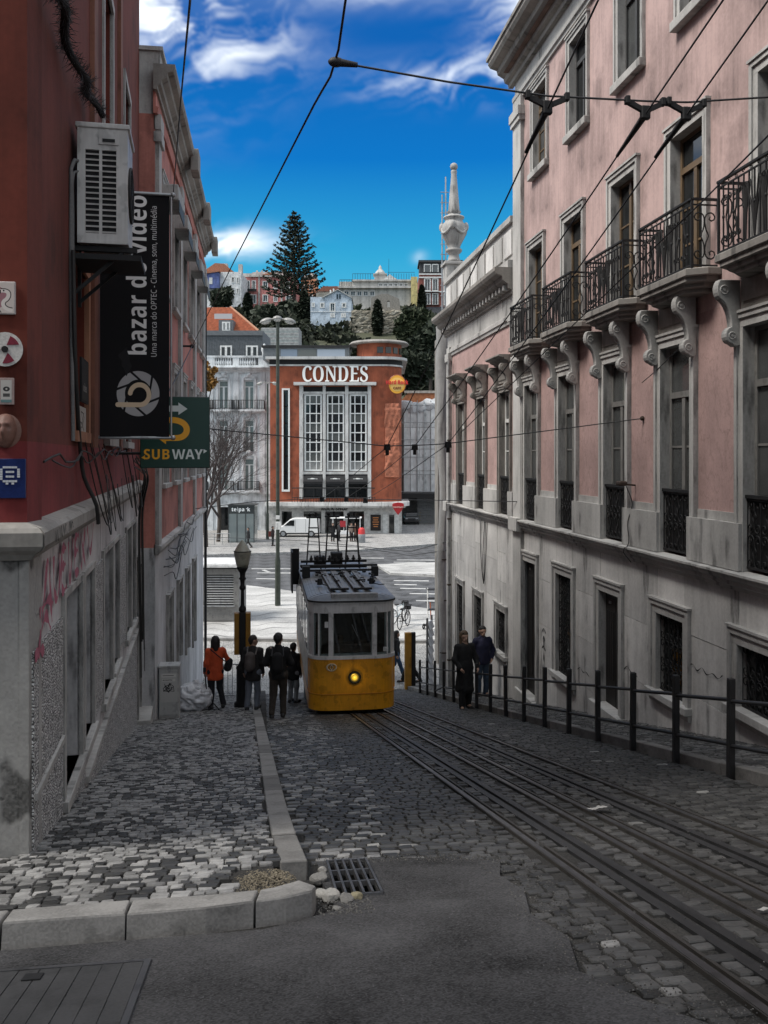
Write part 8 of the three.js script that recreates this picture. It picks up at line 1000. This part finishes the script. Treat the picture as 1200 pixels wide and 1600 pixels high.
// ---------------------------------------------------------------- trees in the square
{
  function bare(label, px, D, h, seed, lean) { const t = far('bare_tree', label, 'tree', px, D, LEVEL + 0.12), r = rng(seed), g = []; const grow2 = (p, d, L, rad, n) => { const q = p.clone().addScaledVector(d, L), mid = p.clone().addScaledVector(d, L * 0.5).add(V((r() - 0.5) * L * 0.12, (r() - 0.5) * L * 0.1, (r() - 0.5) * L * 0.12)); g.push(bar(p, mid, rad, rad * 0.88, n > 2 ? 6 : 3), bar(mid, q, rad * 0.88, rad * 0.72, n > 2 ? 6 : 3)); if (n <= 0) return; const k = n > 4 ? 4 : 3; for (let i = 0; i < k; i++) { const e = d.clone().add(V(r() - 0.5 + lean * 0.25, (r() - 0.3) * 1.0, r() - 0.5).multiplyScalar(1.5)).normalize(); grow2(n > 1 && i > 1 ? mid : q, e, L * (0.62 + 0.2 * r()), rad * 0.56, n - 1); } }; grow2(V(0, 0, 0), V(0.05 * lean, 1, 0), h * 0.3, 0.2, 6); mesh('trunk', g.slice(0, 2), barkM, t); mesh('branches', g.slice(2), mat([0.055, 0.042, 0.04], null, { rough: 0.9 }), t); }
  bare('leafless tree with dense thin twigs in front of the white apartment house', 341, 83, 13.6, 5, 0.2);
  bare('second leafless tree half hidden by the green sign', 322, 78, 13.4, 9, 0.5);
  const [X, Y, s] = scaleAt(318, 90), t = far('autumn_tree', 'tree with orange autumn leaves beside the white apartment house', 'tree', 318, 90, LEVEL + 0.12); mesh('trunk', [bar([0, 0, 0], [0, Y(630), 0], 0.2, 0.1, 6), bar([0, Y(660), 0], [X(335), Y(590), 0], 0.08, 0.03, 5), bar([0, Y(630), 0], [X(322), Y(572), 0], 0.08, 0.03, 5)], barkM, t); mesh('crown', leaves(900, q => { const c = [[326, 585, 11], [332, 598, 9], [322, 606, 9], [322, 572, 7], [310, 590, 14], [336, 580, 4]][Math.floor(q() * 6)], v = V(q() - 0.5, q() - 0.5, q() - 0.5).normalize().multiplyScalar(c[2] * s * Math.pow(q(), 0.5)); return [[X(c[0]) + v.x, Y(c[1]) + v.y, v.z]]; }, 0.2, 12), mat([0.34, 0.17, 0.035], 'leaf'), t);
}
// ---------------------------------------------------------------- overhead wires
{
  const wm = mat([0.016, 0.016, 0.018], null, { rough: 0.6 });
  const P = (px, py, t) => { const X = (px - 600) / 1400, k = t / (-X * sa + ca); return V((X * ca + sa) * k, 1.45 - (py - 715) / 1400 * k, -t); };
  const wire = (name, label, pts, r, sag = 0) => { const o = thing(name, label, 'cable'); pts = pts.map(va); const c = []; for (let i = 0; i + 1 < pts.length; i++) for (let k = 0; k < 10; k++) { const f = k / 10, p = pts[i].clone().lerp(pts[i + 1], f); p.y -= sag * 4 * f * (1 - f); c.push(p); } c.push(pts.at(-1)); mesh('strand', new THREE.TubeGeometry(new THREE.CatmullRomCurve3(c, false, 'centripetal'), c.length * 2, r, 5), wm, o); return o; };
  // upper span across the street with three wishbone hangers
  const t0 = 6.2, J = P(525, 97, t0), h1 = P(855, 150, t0), h2 = P(1008, 158, t0), h3 = P(1072, 160, t0), endR = P(1200, 152, t0).clone(); endR.lerp(h3, -2.2);
  const w1 = wire('upper_span_wire', 'black span wire crossing the street overhead with three hangers', [J, P(700, 128, t0), h1, h2, h3, endR], 0.008); mesh('junction', [sph(0.035, ...J.toArray(), 1.6, 1, 1), bar(J, J.clone().add(V(0.15, -0.012, 0)), 0.032, 0.018, 8)], wm, w1);
  const names = ['left', 'middle', 'right'];
  [h1, h2, h3].forEach((h, i) => { const o = thing('wire_hanger', `black wishbone hanger, ${names[i]} of the three on the upper span wire`, 'hanger', h.toArray(), 0, 'wishbone hangers'), w = i === 0 ? 0.145 : 0.135; for (const e of [-1, 1]) mesh('clamp', rbox(0.035, 0.06, 0.05, 0.008, e * w, 0.0, 0), M.iron, o); mesh('yoke', [sqbar([-w, -0.01, 0], [0, -0.075, 0], 0.03, 0.035), sqbar([0, -0.075, 0], [w, -0.01, 0], 0.03, 0.035), rbox(0.07, 0.1, 0.05, 0.012, 0, -0.085, 0)], M.iron, o); mesh('tongue', bar([0, -0.1, 0], [-0.01, -0.235, -0.5], 0.026, 0.012, 6), M.iron, o); });
  // four running wires follow the fall of the street, through the lower span
  const b2 = [P(605, 697, 14.3), P(648, 697, 15.2), P(700, 693, 14.5)], b3 = [P(503, 778, 30.2), P(541, 778, 29), P(571, 780, 28)];
  [h1, h2, h3].forEach((h, i) => { const a = h.clone().add(V(0, -0.1, 0)), up = a.clone().lerp(b2[i], -1.3); up.y += 0.35; wire('running_wire', `black running wire under the ${names[i]} hanger sloping down the street`, [up, a, b2[i], b3[i]], 0.007, 0.05); });
  wire('running_wire', 'black running wire passing nearest the balconies on the right', [P(1200, 212, 5.6).lerp(P(1095, 317, 7.4), -1.5), P(1200, 212, 5.6), P(1095, 317, 7.4), P(720, 676, 16.5)], 0.007);
  const span2 = wire('middle_span_wire', 'thin span wire crossing the street in front of the red cinema', [P(190, 655, 13.4), P(325, 670, 14.2), b2[0], b2[1].clone().lerp(b2[2], 0.5), b2[2], V(6.0, 1.45 + 63 / 1400 * 13.9, -13.6)], 0.009); b2.forEach(b => mesh('insulator', [cyl(0.05, 0.06, 0.1, 10, b.x, b.y - 0.02, b.z), cyl(0.03, 0.03, 0.1, 8, b.x, b.y - 0.1, b.z)], M.iron, span2)); mesh('wall_eye', sph(0.04, 5.98, 1.45 + 63 / 1400 * 13.9, -13.6), M.ironRust, span2);
  const span3 = wire('lower_span_wire', 'thin span wire crossing above the tram towards the square', [V(-2.1, -0.12, -28), P(395, 784, 28.4), b3[0], b3[1], b3[2], V(5.98, 0.42, -20.3)], 0.011); b3.forEach(b => mesh('insulator', cyl(0.07, 0.08, 0.16, 10, b.x, b.y - 0.04, b.z), M.iron, span3));
  // stays to the left wall
  const st = wire('left_stay_wire', 'black stay wire from the upper span down to the pink terrace', [J.clone().add(V(0.15, 1.2, 2.6)), J, P(370, 400, 14.5), P(300, 541, 24.5)], 0.009); mesh('wall_bracket', [bar(P(300, 541, 24.5), [-2.2, P(300, 541, 24.5).y, -24.5], 0.03), sph(0.06, ...P(300, 541, 24.5).toArray())], M.iron, st);
  wire('wall_cable_run', 'black cable from the stay bracket down behind the banner', [P(300, 541, 24.5), P(285, 572, 20), P(262, 615, 15)], 0.012);
  wire('left_overhead_cable', 'thin black cable running overhead along the left row', [P(299, -60, 5.2), P(297, 0, 6.5), P(283, 150, 11), P(270, 312, 18.5)], 0.010);
  wire('right_stay_wire', 'thin wire anchored to the pink wall between two consoles', [P(1300, 330, 9.2), P(1200, 413, 10.2), P(1021, 583, 13.1), P(1003, 598, 13.4)], 0.007);
  wire('low_cable', 'thin cable sagging from the wing wall over the square, upper of the pair', [V(6.0, -1.2, -28.2), P(640, 862, 40), P(480, 845, 60), P(300, 838, 75)], 0.02); wire('low_cable', 'thin cable sagging from the wing wall over the square, lower of the pair', [V(6.0, -1.5, -28.2), P(640, 868, 40), P(560, 855, 55), P(470, 850, 65)], 0.02);
}
renderer.setSize(1200, 1600); renderer.render(scene, camera);
